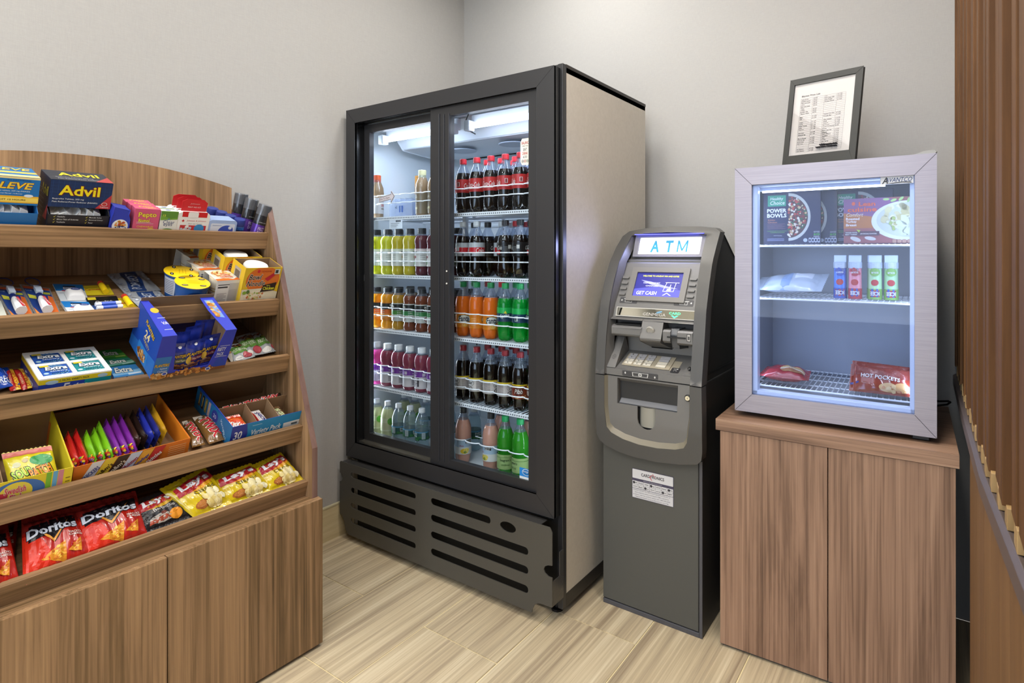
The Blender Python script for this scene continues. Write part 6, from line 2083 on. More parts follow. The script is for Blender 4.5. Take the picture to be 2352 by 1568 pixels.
# low shell
lo_o = [(-1.038, .8565), (-1.038, .74), (-1.034, .635), (-1.022, .612), (-.995, .597), (-.945, .583), (-.885, .576), (-.80, .576), (-.72, .584), (-.660, .597), (-.646, .612), (-.642, .64), (-.641, .74), (-.643, .8565)]
lo_h = [(-1.001, .8565), (-1.001, .74), (-.993, .668), (-.975, .650), (-.93, .634), (-.87, .625), (-.80, .625), (-.735, .633), (-.705, .644), (-.693, .665), (-.683, .74), (-.682, .8565)]
bz = MB().plate(lo_o + lo_h[::-1], [], 0, 0.048, fn=warp, L=0.025)
bz.build('lower_bezel', am, atm, smooth=True, bevel=0.004, seg=3, ang=40)
ch = MB()
v = [(x, 0.002, z) for x, z in lo_h] + [(-.845 + (x + .845) * .955, .018, .8565 if z > .85 else .86 + (z - .86) * .93) for x, z in lo_h]
n = len(lo_h)
ch.add(v, [(i, i + 1, i + 1 + n, i + n) for i in range(n - 1)], 0, warp)
ch.build('lower_reveal', mat('atm_reveal', '#7a7464', 0.45), atm, smooth=True)
# cash door with dispenser recess and thumb notch
ld = [(-.845 + (x + .845) * .955, .86 + (z - .86) * .93) for x, z in lo_h]
ld = [(x, min(z, .8555)) for x, z in ld]
notch = [(-.8785 + 0, .757), (-.8785, .712)] + [(-.8445 - .034 * math.cos(a), .712 - .034 * math.sin(a)) for a in (.4, .8, 1.2, 1.57, 1.94, 2.34, 2.74)] + [(-.8105, .712), (-.8105, .757)]
rec = [(-.957, .8500), (-.957, .757)] + notch + [(-.733, .757), (-.729, .8500)]
MB().plate(ld, [rec], .018, .024, fn=warp, L=0.03).build('cash_door', am2, atm, smooth=True, ang=40)
rc = MB()
rc.prism([(1.986, .852), (2.046, .800), (2.050, .790), (1.992, .757), (1.992, .755), (2.06, .755), (2.06, .852)], -.957, -.729, 'x')
rc.box(-.958, 1.984, .755, -.956, 2.05, .852).box(-.729, 1.984, .755, -.727, 2.05, .852).box(-.957, 2.04, .67, -.729, 2.05, .80)
rc.build('dispenser_recess', am2, atm, smooth=True)
MB().lathe([(.034, 0), (.033, .05)], 24, (0, 0, 0), caps=False, fn=lambda x, y, z: (-.8445 + x, 2.006 + y * .5, .684 + z * 1.4)).build('notch_scoop', mat('scoop_grey', '#8c8a80', .35), atm, smooth=True)
MB().prism([(1.988, .760), (2.034, .800), (2.036, .798), (1.990, .757)], -.952, -.734, 'x').build('clear_flap', clear_mat('smoked_flap', '#b8bac0', .45, .15, '#a4a6aa'), atm)
lk = MB().lathe([(.0115, 0), (.0115, .008), (.010, .010)], 20, fn=lambda x, y, z: (-.694 + x, 1.983 - z, .8135 + y)).build('lock', adk, atm, smooth=True)
MB().lathe([(.0082, 0), (.0080, .0025)], 20, fn=lambda x, y, z: (-.694 + x, 1.9735 - z, .8135 + y)).build('lock_barrel', mat('chrome', '#d0d0d4', .18, metal=1.0), lk, smooth=True)
MB().box(-.6945, 1.970, .8110, -.6935, 1.9712, .8160).build('keyhole', adk, lk)
# main fascia: stepped section
FXL, FXR = -.999, -.682
sec = [(2.212, 1.380), (2.214, 1.372), (2.186, 1.285), (2.150, 1.277), (2.150, 1.270), (2.135, 1.266), (2.045, 1.116), (2.041, 1.104), (2.0285, 1.068), (2.010, 1.060), (2.060, 1.054), (2.100, .990), (2.100, .936), (1.986, .8855), (1.9775, .8830), (1.9775, .8595), (2.24, .8595), (2.24, 1.380)]
MB().prism(sec, FXL, FXR, 'x').build('fascia', am2, atm)
# reading blocks: left block, camera block, card reader
MB().prism([(2.004, 1.040), (1.992, 1.034), (1.992, 1.008), (2.006, 1.000), (2.10, 1.000), (2.10, 1.040)], -.985, -.872, 'x').build('receipt_block', am2, atm, bevel=.003)
MB().box(-.975, 2.001, 1.042, -.875, 2.06, 1.046).build('receipt_slot', adk, atm)
MB().prism([(2.012, 1.062), (1.985, 1.000), (1.990, .992), (2.10, .955), (2.10, 1.062)], -.872, -.796, 'x').build('camera_block', am2, atm, bevel=.003)
MB().lathe([(.016, 0), (.0155, .006), (.011, .0085), (.0105, .007), (.0, .007)], 24, fn=lambda x, y, z: (-.836 + x, 1.9985 - z + y * -.4, 1.030 + y * .92)).build('camera_lens', mat('lens_ring', '#a3a19a', .3), atm, smooth=True)
cr_ = MB()
cr_.prism([(1.998, 1.036), (1.990, 1.030), (1.990, .998), (2.004, .990), (2.10, .975), (2.10, 1.036)], -.788, -.762, 'x')
cr_.prism([(1.998, 1.036), (1.990, 1.030), (1.990, .994), (2.004, .986), (2.10, .975), (2.10, 1.036)], -.736, -.684, 'x')
cr_.build('card_reader', am2, atm, bevel=.003)
MB().prism([(2.006, 1.040), (1.996, 1.020), (2.016, .972), (2.10, .965), (2.10, 1.040)], -.762, -.736, 'x').build('card_throat', mat('throat_grey', '#55585c', .35), atm, bevel=.002)
MB().box(-.772, 1.9885, 1.010, -.705, 1.996, 1.0155).build('card_slot', adk, atm)
pr_ = Print().rect(0, 0, .014, .026, '#3a3a3c').rect(.002, .002, .012, .024, '#c8c6c0').rect(.004, .006, .010, .018, '#4a4a4c')
pr_.build('card_symbol', atm, on_front(-.702, 1.002, 1.9895))
MB().prism([(2.10, .936), (2.098, .942), (1.984, .892), (1.984, .8855)], -.682 - .034, -.682, 'x').build('side_cheek', am2, atm)
MB().prism([(2.098, .936), (2.07, .990), (2.062, .990), (1.979, .886)], FXL, FXL + .034, 'x').build('side_cheek', am2, atm)
cheek_fn = on_quad((FXL, 1.979, .886), (FXL + .034, 1.979, .886), (FXL + .034, 2.062, .990), (FXL, 2.062, .990), .034, .133)
sp = MB()
for i in range(5):
    for j in range(5):
        if (i, j) not in ((0, 0), (0, 4), (4, 0), (4, 4)):
            sp.add(*(lambda c: ([c, (c[0] + .0022, c[1], c[2]), (c[0] + .0022, c[1] + .0012, c[2] + .0016), (c[0], c[1] + .0012, c[2] + .0016)], [(0, 1, 2, 3)]))(cheek_fn(.009 + i * .0035, .035 + j * .0045, .0004)))
sp.build('speaker_holes', adk, atm)
MB().prism([(2.005, .8915), (2.004, .894), (2.060, .9185), (2.061, .916)], -.940, -.742, 'x').build('keypad_plate', mat('keypad_plate', '#a29a88', .4), atm, bevel=.001)
kf = on_quad((-.960, 1.984, .8855), (-.742, 1.984, .8855), (-.742, 2.0985, .9360), (-.960, 2.0985, .9360), .218, .125)
keypad = MB().box(.010, .020, .0005, .190, .100, .003, fn=lambda x, y, z: kf(x, y, z)).build('keypad', mat('keypad_plate'), atm)
for r in range(4):
    for c in range(4):
        x0 = .018 + c * .036 + (.012 if c == 3 else 0)
        ww = .036 if c == 3 else .029
        kb = MB().box(x0, .026 + r * .0182, .003, x0 + ww, .0395 + r * .0182, .0072, fn=lambda x, y, z: kf(x, y, z)).build('key', mat('key_light', '#d2cdbf', .35) if r < 2 else mat('key_grey', '#a8a8ac', .35), keypad, bevel=.0008)
        s_ = [['*', '0', '#', ''], ['7', '8', '9', ''], ['4', '5', '6', ''], ['1', '2', '3', '']][r][c]
        if s_:
            Print().text(s_, x0 + .012, .0325 + r * .0182, .0045, .007, '#3a3a3c', .03).build('key_digit', kb, lambda u, v, d: kf(u, v, .0072 + d))
st_ = Print().poly(rrect(.196, .010, .226, .040, .004), '#3a3b3d').rect(.203, .031, .216, .033, '#c9c9c4').ell(.217, .032, .003, .003, '#e8e8e4', 8).ell(.211, .020, .0055, .006, '#d0d0cc').ell(.211, .0195, .0042, .0048, '#3a3b3d').rect(.205, .012, .217, .0175, '#3a3b3d')
st_.build('headphone_symbol', atm, lambda u, v, d: kf(u, v, .0005 + d))
MB().lathe([(.006, 0), (.0045, .002), (.003, .001)], 16, fn=lambda x, y, z: (-.698 + x, 2.003 - z + y * .6, .9085 + y)).build('headphone_jack', adk, atm)
# lit sign
sq = [(-.962, 2.1815, 1.2975), (-.718, 2.1815, 1.2975), (-.714, 2.2045, 1.3640), (-.960, 2.2045, 1.3640)]
sfn = on_quad(*[(x, y - .006, z) for x, y, z in sq], .245, .070)
sg = MB().plate([(-.018, -.010), (.263, -.010), (.263, .080), (-.018, .080)], [rrect(0, 0, .245, .070, .004, 3)], .0002, .010, axis='z', fn=lambda x, y, z: sfn(x, y, z)).build('sign_frame', mat('sign_surround', '#7d7c86', .3), atm, bevel=.002)
sgp = MB().add([sfn(x, y, .002) for x, y in rrect(0, 0, .245, .070, .004, 3)], [tuple(range(16))]).build('lit_sign', mat('sign_light', '#f1f3fb', .5, emit=.7), atm)
q = Print()
cm = mat('sign_cyan', '#2f9ab8', .5, emit=.22)
b = MB()
for pg_ in ([(.154, .011), (.1595, .011), (.1595, .046), (.154, .057)], [(.1885, .011), (.194, .011), (.194, .057), (.1885, .046)], [(.154, .057), (.160, .057), (.1755, .021), (.1725, .014)], [(.194, .057), (.188, .057), (.1725, .021), (.1755, .014)]):
    b.add([sfn(x, y, .0026) for x, y in pg_], [(0, 1, 2, 3)])
for s_, cx_ in (('A', .066), ('T', .122)):
    vv, ff, a0, b0, a1, b1 = text_shape(s_, .035)
    b.add([sfn(cx_ + ((x - (a0 + a1) / 2) / (a1 - a0)) * {'A': .036, 'T': .030, 'M': .040}[s_], .034 + ((y - (b0 + b1) / 2) / (b1 - b0)) * .047, .0026) for x, y in vv], ff)
b.build('sign_lettering', cm, sgp)
sl_ = area_lamp('sign_light_lamp', (-.84, 2.155, 1.330), (math.radians(-72), 0, 0), .23, .05, 0.5, (0.42, 0.47, 1.0))
MB().box(-.975, 2.172, 1.376, -.705, 2.20, 1.379).build('glow_strip', mat('sign_glow', '#5a5cf0', .5, emit=1.3), atm)
# screen
scr_q = [(-.9335, 2.0610, 1.1430), (-.7545, 2.0610, 1.1430), (-.7545, 2.1135, 1.2300), (-.9335, 2.1135, 1.2300)]
cfn = on_quad(*scr_q, .180, .1016)
MB().plate([(-.022, -.020), (.202, -.020), (.202, .122), (-.022, .122)], [[(0, 0), (.18, 0), (.18, .1016), (0, .1016)]], .0004, .0075, axis='z', fn=lambda x, y, z: cfn(x, y, z)).build('screen_bezel', mat('screen_surround', '#74726e', .38), atm, bevel=.003)
sc_ = MB().add([cfn(x, y, .0012) for x, y in ((0, 0), (.18, 0), (.18, .1016), (0, .1016))], [(0, 1, 2, 3)]).build('screen', mat('screen_blue', '#2a2c86', .25, emit=.25), atm)


def emis_print(name, parent, fn, items):
    for h, e, pts_list in items:
        b_ = MB()
        for v_, f_ in pts_list:
            b_.add([fn(x, y, .0018 + .0003 * e) for x, y in v_], f_)
        b_.build(name, mat('scr_' + h[1:], h, .5, emit=.4), parent)


def tx(s, cx_, cy_, w, h, bold=.03, shear=0):
    v_, f_, a0, b0, a1, b1 = text_shape(s, bold * .3, shear)
    return [(cx_ + (x - (a0 + a1) / 2) * w / (a1 - a0), cy_ + (y - (b0 + b1) / 2) * h / (b1 - b0)) for x, y in v_], f_


poly_ = lambda *pts: (list(pts), [tuple(t) for t in geometry.tessellate_polygon([[Vector((p_[0], p_[1], 0)) for p_ in pts]])])
emis_print('screen_graphics', sc_, cfn, [
    ('#4a4cc0', 0, [poly_((0, 0), (.18, 0), (.18, .030), (.09, .045), (0, .032))]),
    ('#8f93e6', 1, [poly_((.02, .070), (.06, .052), (.12, .038), (.17, .036), (.11, .050), (.06, .064))]),
    ('#e9ec5c', 2, [tx('WELCOME TO HOLIDAY INN AND SUITES', .094, .0875, .140, .0065, .04)]),
    ('#d8dcf8', 2, [tx('YOUR ACCOUNT NOT', .064, .058, .066, .006), tx('CHARGED', .068, .046, .050, .006), tx('GET CASH', .052, .016, .080, .015, .07, .15),
                    poly_((.112, .024), (.122, .060), (.124, .060), (.1145, .026), (.152, .026), (.157, .060), (.159, .060), (.154, .024)), poly_((.118, .062), (.170, .062), (.170, .060), (.118, .060)), poly_((.126, .026), (.129, .036), (.143, .036), (.143, .026)), poly_((.134, .036), (.139, .054), (.141, .054), (.139, .036)),
                    poly_((.114, .008), (.130, .020), (.148, .008), (.142, .008), (.130, .0165), (.120, .008))])])
for sx_ in (0, 1):
    for j in range(4):
        x0 = -.042 - .028 if sx_ == 0 else .2025
        x0 = (-.030 - .026 - .0) if sx_ == 0 else .206
        MB().prism(rrect(x0, .002 + j * .0235, x0 + .026, .0135 + j * .0235, .004, 3), .0004, .0065, 'z', fn=lambda x, y, z: cfn(x, y, z)).build('side_button', mat('button_grey', '#6d6c6a', .35), atm, bevel=.001)
fsc = on_quad((-.998, 2.045, 1.116), (-.682, 2.045, 1.116), (-.682, 2.135, 1.266), (-.998, 2.135, 1.266), .316, .175)
for i, (x0, s_) in enumerate(((.018, '123'), (.228, 'IN'))):
    so = MB().prism(rrect(x0, .002, x0 + .070, .026, .003, 3), .0003, .0009, 'z', fn=lambda x, y, z: fsc(x, y, z)).build('instruction_sticker', mat('sticker_dark', '#3d3d3f', .4), atm)
    Print().ell(x0 + .008, .014, .0028, .0035, '#e8e8e4', 8).ell(x0 + .062, .014, .0028, .0035, '#e8e8e4', 8).rect(x0 + .016, .019, x0 + .054, .0215, '#dcdcd8').rect(x0 + .021, .006, x0 + .049, .0185, '#dcdcd8').rect(x0 + .0225, .0075, x0 + .0475, .0175, '#3d3d3f').text(s_, x0 + .033, .012, .014, .007, '#b8b8b4', .02).build('printed_symbol', so, lambda u, v, d: fsc(u, v, .0009 + d))
mfn = on_quad((-.985, 2.0265, 1.0705), (-.684, 2.0265, 1.0705), (-.684, 2.0380, 1.1035), (-.985, 2.0380, 1.1035), .301, .035)
MB().box(0, 0, .0005, .301, .035, .003, fn=lambda x, y, z: mfn(x, y, z)).build('mirror_frame', mat('mirror_rim', '#b8b6ae', .3), atm)
mr = MB().box(.004, .003, .003, .301, .032, .0036, fn=lambda x, y, z: mfn(x, y, z)).build('mirror_strip', mat('mirror_glass', '#b8b4a6', .03, metal=1.0), atm)
Print().text('GENMEGA', .150, .013, .086, .011, '#d8d6d0', .0).ell(.168, .022, .012, .0035, '#7ab0d0', 16, .3).build('maker_name', mr, lambda u, v, d: mfn(u, v, .0036 + d))
b = MB()
v_, f_ = tx('CARD', .226, .021, .042, .009, .06)
b.add([mfn(x, y, .0042) for x, y in v_], f_)
v_, f_ = poly_((.212, .013), (.226, .003), (.240, .013), (.232, .0135), (.226, .009), (.220, .0135))
b.add([mfn(x, y, .0042) for x, y in v_], f_)
b.build('card_light', mat('card_green', '#4cf09a', .5, emit=.9), mr)
cs = MB().prism(rrect(-.935, .862, -.800, .8805, .003, 3), 1.9755, 1.9772, 'y').build('cash_sticker', mat('sticker_dark'), atm)
p = Print().ell(.012, .011, .003, .004, '#e4e4e0', 8).ell(.124, .007, .003, .004, '#e4e4e0', 8).poly([(.038, .016), (.100, .016), (.098, .002), (.040, .002)], '#dcdcd8').poly([(.041, .0145), (.097, .0145), (.095, .0035), (.043, .0035)], '#4a4a4c').ell(.069, .009, .007, .0065, '#e0e0dc').text('$', .069, .009, .006, .009, '#4a4a4c', .05)
p.build('printed_symbol', cs, on_front(-.935, .862, 1.9754))
# network sticker
ns = MB().prism(rrect(-.907, .4205, -.752, .5260, .003, 3), 1.9988, 1.9999, 'y').build('network_sticker', mat('sticker_purple', '#3f3b52', .4), atm)
p = Print()
W_, H_ = .155, .1055
p.poly(rrect(.0015, H_ - .034, W_ - .0015, H_ - .0015, .002, 2), '#e8e8ea').text('CARDTRONICS', .078, H_ - .017, .086, .011, '#26232e', .05)
p.poly([(.066, H_ - .020), (.080, H_ - .006), (.088, H_ - .018), (.086, H_ - .018), (.0795, H_ - .0085), (.069, H_ - .0200), (.077, H_ - .029), (.075, H_ - .030)], '#c8404c').text('www.cardtronics.com', .078, H_ - .0385, .070, .004, '#c9c6d4', .02)
nm_ = ['STAR', 'PULSE', 'VISA', 'Plus', 'NYCE', 'Discover', 'AFFN', 'Jeanie', 'Maestro', 'Cirrus', 'Allpoint', 'accel', 'Quest', 'EBT']
for i in range(7):
    for j in range(2):
        x0, y0 = .0015 + i * .0218, .036 + (1 - j) * .0135
        p.rect(x0, y0, x0 + .0210, y0 + .0128, '#e4e4e6').text(nm_[j * 7 + i], x0 + .0105, y0 + .0064, .0155, .0045, '#3a3840', .05)
        if (i + j) % 3 == 0:
            p.ell(x0 + .006, y0 + .0064, .0045, .0045, '#3a3840')
p.rect(.0015, .0015, W_ - .0015, .0345, '#dfdfe2')
for i, s_ in enumerate(('CONTACT DETAILS: This ATM terminal is operated by Cardtronics. To', 'report suspicious activity concerning the ATM or operational', 'problems with the machine, please call 1-800-000-0000', 'ATM SPONSORSHIP: Prosperity Bank sponsors this ATM.')):
    p.text(s_, .074, .0295 - i * .0078, .138 - (i % 2) * .012, .0045, '#5a5862', .01)
p.build('printed_text', ns, on_front(-.907, .4205, 1.9987))

# ---------------------------------------------------------------- low cabinet on the right
cbm = T(-.6000, 2.003, 0) @ RZ(1.75)
rw = lambda ax, nm: noise_mat('reddish_walnut_' + nm, [(0.32, '#533d30'), (0.43, '#745947'), (0.50, '#8a6c58'), (0.57, '#987963'), (0.70, '#a98b74')],
                              {'z': (13, 13, 0.75), 'x': (0.8, 13, 13)}[ax], rough=0.42, detail=6, dist=0.9, per_object=True, fine={'z': (130, 130, 1.6), 'x': (1.8, 130, 130)}[ax], fine_amt=0.45, spec=0.4)
cb_ = thing('freezer_cabinet', 'reddish walnut two-door cabinet carrying the countertop freezer', 'cabinet', cbm)
MB().box(.006, .020, .008, .634, .612, .716).build('carcass', rw('z', 'upright'), cb_)
MB().box(.012, .012, 0, .630, .605, .012).build('plinth', mat('plinth_grey', '#4c4a44', .6), cb_)
MB().box(-.008, -.004, .7165, .642, .616, .7535).build('cabinet_top', rw('x', 'lengthwise'), cb_, bevel=.0008)
MB().box(.006, 0, .010, .3222, .019, .715).build('cupboard_door', rw('z', 'upright'), cb_, bevel=.0006)
MB().box(.3252, 0, .010, .634, .019, .715).build('cupboard_door', rw('z', 'upright'), cb_, bevel=.0006)

# ---------------------------------------------------------------- countertop freezer
FZM = T(-.566, 2.075, .7535) @ RZ(1.6)
fz_ = thing('countertop_freezer', 'silver-framed glass-door countertop freezer standing on the walnut cabinet', 'freezer', FZM)
alu = noise_mat('brushed_aluminium', [(0.3, '#918d98'), (0.7, '#9f9ba6')], (6, 6, 300), rough=0.42, detail=3, metal=0.35, spec=0.5)
bodm = mat('freezer_body', '#6d7076', .45)
lin_ = mat('freezer_liner', '#a0a4ae', .35)
WD, HZ0, HZ1 = .5575, .019, .837
b = MB()
b.box(.012, .05, .030, .020, .47, .822).box(WD - .020, .05, .030, WD - .012, .47, .822).box(.012, .46, .030, WD - .012, .47, .822).box(.012, .05, .814, WD - .012, .47, .822).box(.012, .05, .030, WD - .012, .47, .040)
b.build('body_shell', bodm, fz_, bevel=.001)
b = MB()
b.box(.020, .05, .040, .038, .46, .814).box(WD - .038, .05, .040, WD - .020, .46, .814).box(.020, .44, .040, WD - .020, .46, .814).box(.020, .05, .792, WD - .020, .46, .814).box(.020, .05, .040, WD - .020, .46, .088)
b.build('inner_liner', lin_, fz_)
GX0, GX1, GZ0, GZ1 = .054, .505, .078, .779
drp = MB().plate([(0, HZ0), (WD, HZ0), (WD, HZ1), (0, HZ1)], [[(GX0, GZ0), (GX1, GZ0), (GX1, GZ1), (GX0, GZ1)]], .003, .042).build('glass_door', mat('door_core', '#9a9aa6', .4), fz_)
for p_ in ([(0, HZ1), (WD, HZ1), (GX1, GZ1), (GX0, GZ1)], [(0, HZ0), (WD, HZ0), (GX1, GZ0), (GX0, GZ0)], [(0, HZ0), (GX0, GZ0), (GX0, GZ1), (0, HZ1)], [(WD, HZ0), (GX1, GZ0), (GX1, GZ1), (WD, HZ1)]):
    MB().prism(p_, 0, .004, 'y').build('frame_rail', alu, drp, bevel=.0016)
mitre_lines(drp, [((0, HZ1), (GX0, GZ1)), ((WD, HZ1), (GX1, GZ1)), ((0, HZ0), (GX0, GZ0)), ((WD, HZ0), (GX1, GZ0))], 0)
gl2 = clear_mat('freezer_glass', '#eef4ff', 0.0, .01, fres=1.28)
MB().box(GX0 - .003, .006, GZ0 - .003, GX1 + .003, .010, GZ1 + .003).build('glass_pane', gl2, drp)
gsk = mat('gasket_white', '#d5def2', .35)
g_ = MB()
for x0, x1, z0, z1 in ((GX0, GX0 + .016, GZ0, GZ1), (GX1 - .012, GX1, GZ0, GZ1), (GX0, GX1, GZ0, GZ0 + .014), (GX0, GX1, GZ1 - .006, GZ1)):
    g_.box(x0, .014, z0, x1, .050, z1)
g_.build('gasket', gsk, drp, bevel=.002)
led = mat('led_strip', '#f4f8ff', .5, emit=6.0)
MB().box(.075, .060, .756, .43, .068, .762).build('led_strip', led, fz_)
MB().box(.050, .058, .762, .507, .078, .792).build('led_housing', gsk, fz_)
LB = []


def flamp(x, y, z, rx, ry, rz, a, b_, p_):
    o = area_lamp('freezer_lamp', (0, 0, 0), (0, 0, 0), a, b_, p_, (0.72, 0.82, 1.0))
    o.matrix_basis = FZM @ T(x, y, z) @ RZ(rz) @ RY(ry) @ RX(rx)
    return o


flamp(.275, .066, .762, 18, 0, 0, .38, .02, .8)
flamp(.058, .060, .43, 0, 90, 200, .62, .012, .42)
flamp(.500, .060, .43, 0, -90, -200, .62, .012, .42)


def fshelf(z, name='wire_shelf'):
    b = MB()
    b.tube([(.045, .066, z), (.512, .066, z)], .0032, 6).tube([(.045, .43, z), (.512, .43, z)], .0032, 6).tube([(.045, .066, z), (.045, .43, z)], .003, 5).tube([(.512, .066, z), (.512, .43, z)], .003, 5)
    for i in range(30):
        b.tube([(.052 + i * .0155, .064, z + .0035), (.052 + i * .0155, .43, z + .0035)], .0016, 4)
    for y in (.15, .25, .35):
        b.tube([(.045, y, z), (.512, y, z)], .002, 4)
    s = b.build(name, wire_w, fz_)
    for x in (.040, .515):
        MB().prism([(.062, z - .006), (.090, z - .006), (.066, z - .030), (.062, z - .030)], x - .002, x + .002, 'x').build('shelf_bracket', gsk, s)
    return s


fshelf(.575)
fshelf(.396)
fshelf(.100)
b = MB()
for x in (.0395, .5165):
    b.box(x - .0015, .068, .09, x + .0015, .082, .78)
    for k in range(26):
        b.box(x - .002, .072, .10 + k * .026, x + .002, .078, .108 + k * .026, 1)
b.build('shelf_rail', [gsk, mat('perforation')], fz_)
lg = MB().box(.420, .0052, .7555, .502, .0058, .7785).build('name_plate', mat('plate_silver', '#b9bcc2', .3), drp)
Print().text('AVANTCO', .045, .0125, .068, .013, '#2a3f7c', .02, .3).text('A', .011, .0115, .015, .019, '#1c1c20', .05, .3).poly([(.012, .003), (.03, .0015), (.055, .004), (.078, .002), (.076, .0045), (.055, .0062), (.03, .0035)], '#1c1c20').build('printed_text', lg, on_front(.420, .7555, .0051))
MB().prism([(0, 0), (.050, 0), (.058, .006), (.052, .011), (.030, .010)], 0, .05, 'y', fn=lambda x, y, z: (.500 + x, .012 + y, .837 + z)).build('hinge_cap', mat('hinge_grey', '#9a9a96', .4), fz_, bevel=.002)
MB().box(.525, .014, .8372, .5555, .045, .8425).build('hinge_plate', adk, fz_)
for x, y in ((.045, .06), (.52, .03), (.045, .43), (.52, .43)):
    MB().box(x - .022, y, .0, x + .022, y + .030, .030).build('foot', mat('foot_black', '#17171a', .35), fz_, bevel=.003)


def FP(x, y, z, rz=0):
    return FZM @ T(x, y, z) @ RZ(rz)


def pb_art(p):
    p.rect(0, 0, .178, .180, '#23244a').rect(.078, .0, .178, .180, '#2a2b50')
    pts = [(.080, .012)] + [(.080 + .068 * math.sin(a), .094 - .082 * math.cos(a)) for a in [i * math.pi / 16 for i in range(17)]]
    p.poly(pts, '#cfd2cc')
    pts = [(.080, .022)] + [(.080 + .060 * math.sin(a), .094 - .072 * math.cos(a)) for a in [i * math.pi / 16 for i in range(17)]]
    p.poly(pts, '#5c3a3a')
    rr = random.Random(7)
    for i in range(150):
        a, r = rr.uniform(0, math.pi), math.sqrt(rr.random())
        x, y = .080 + .056 * r * math.sin(a), .094 - .068 * r * math.cos(a)
        p.blobs(x, y, 0, 0, 1, ['#e8dcc8', '#c8584a', '#3f6a48', '#d8b888', '#8a3a34', '#efe8d8', '#b8443c', '#d4c49a'], .0052, i)
    p.rect(.014, .132, .072, .170, '#3aa07c').text('Healthy', .043, .157, .042, .013, '#eef4f0', .02, .2).text('Choice', .045, .144, .046, .013, '#eef4f0', .02, .2).text('POWER', .043, .117, .062, .014, '#f0f2f6', .08).text('BOWLS', .043, .100, .062, .014, '#f0f2f6', .08)
    p.text('Adobo', .026, .085, .024, .006, '#b8785c', .02).text('Chicken', .029, .077, .030, .006, '#b8785c', .02).rect(.012, .046, .075, .0468, '#7ac04a').text('15g PROTEIN, 14g WHOLE', .045, .041, .046, .003, '#8ad04a', .02).text('NET WT 9.75 OZ (276g)', .046, .030, .026, .004, '#c8ccd8', .01)
    for i in range(5):
        p.rect(.012, .070 - i * .004, .070 - (i % 2) * .008, .0712 - i * .004, '#7a5a6a')
    for i in range(2):
        p.rect(.012, .018 - i * .005, .066, .0202 - i * .005, '#8a92b8')
    p.ell(.132, .014, .0065, .0065, '#c8d4e8')
    for i in range(4):
        p.poly(rrect(.142 + i * .0088, .006, .1500 + i * .0088, .022, .003, 2), '#c8d0e4').rect(.1435 + i * .0088, .010, .1485 + i * .0088, .018, '#2a2b50')
    p.text('GOOD', .166, .042, .018, .005, '#c8ccd8', .03).text('6G', .166, .034, .018, .007, '#5ac04a', .05).text('FIBER', .166, .026, .018, .005, '#c8ccd8', .03)


pb = carton('frozen_meal_box', 'dark blue frozen bowl meal box at left of top freezer shelf', 'frozen meal', FP(.066, .125, .5808, 4), .178, .034, .182, '#23244a', 'dark blue frozen bowl meals', pb_art)
dup(pb, FP(.110, .175, .5808, 2), 'dark blue frozen bowl meal box half hidden behind the leftmost one')
dup(pb, FP(.268, .205, .5808, 0), 'dark blue frozen bowl meal box behind the purple and orange meal box')


def lc_art(p):
    p.rect(0, 0, .215, .146, '#8a5c86').poly([(0, 0), (.215, 0), (.215, .06), (.12, .05), (0, .075)], '#a06062').poly([(.12, .146), (.215, .115), (.215, .146)], '#9a5a54').poly([(0, .05), (.09, .05), (.09, .085), (0, .10)], '#b8743c')
    p.ell(.176, .072, .098, .062, '#dfe4e2', n=36).ell(.180, .074, .088, .054, '#c9cfc2', n=36)
    rr = random.Random(3)
    p.blobs(.165, .088, .055, .034, 34, ['#d9d2a0', '#cfc79a', '#e4dfc0', '#c2b884'], .014, 3).blobs(.190, .055, .04, .03, 16, ['#e4e6d8', '#d5dcc4', '#cfd6b8'], .016, 5).blobs(.140, .060, .02, .02, 12, ['#a8b868', '#d8dcc8'], .006, 4)
    for i in range(6):
        p.ell(.118 + i * .020, .140 - (i % 2) * .004, .009, .004, '#a8cc7a', 10, .4 * i)
    p.text('Lean', .066, .128, .046, .014, '#e8683c', .06).text('cuisine', .052, .110, .082, .014, '#e8683c', .06).ell(.028, .130, .005, .006, '#e8683c').text('Comfort', .032, .094, .048, .012, '#e8dcc8', .0, .4).text('Roasted', .026, .081, .038, .008, '#f0eef0', .05).text('Turkey', .022, .071, .030, .009, '#f0eef0', .05).text('Breast', .022, .061, .030, .008, '#f0eef0', .05)
    p.rect(.002, .026, .100, .040, '#5c3f4a').text('TENDER WHITE', .022, .036, .034, .004, '#e8e4e8', .04).text('MEAT TURKEY', .022, .030, .034, .004, '#e8e4e8', .04).text('ARTIFICIAL FLAVORS', .070, .032, .046, .004, '#e8e4e8', .04).poly([(.036, .046), (.044, .036), (.048, .044)], '#b8cc4a')
    p.ell(.034, .015, .016, .007, '#d8d4d0', 14, -.4).ell(.075, .017, .016, .006, '#d8d4d0', 14, -.2).rect(.0, .0, .215, .003, '#7a4a4e')
    for i in range(5):
        p.poly(rrect(.135 + i * .013, .002, .146 + i * .013, .013, .003, 2), '#b8907c')


carton('frozen_meal_box', 'purple and orange frozen turkey meal box on top freezer shelf', 'frozen meal', FP(.312, .130, .5808, -2), .190, .034, .146, '#8a5c86', None, lambda p: (lc_art(p)))
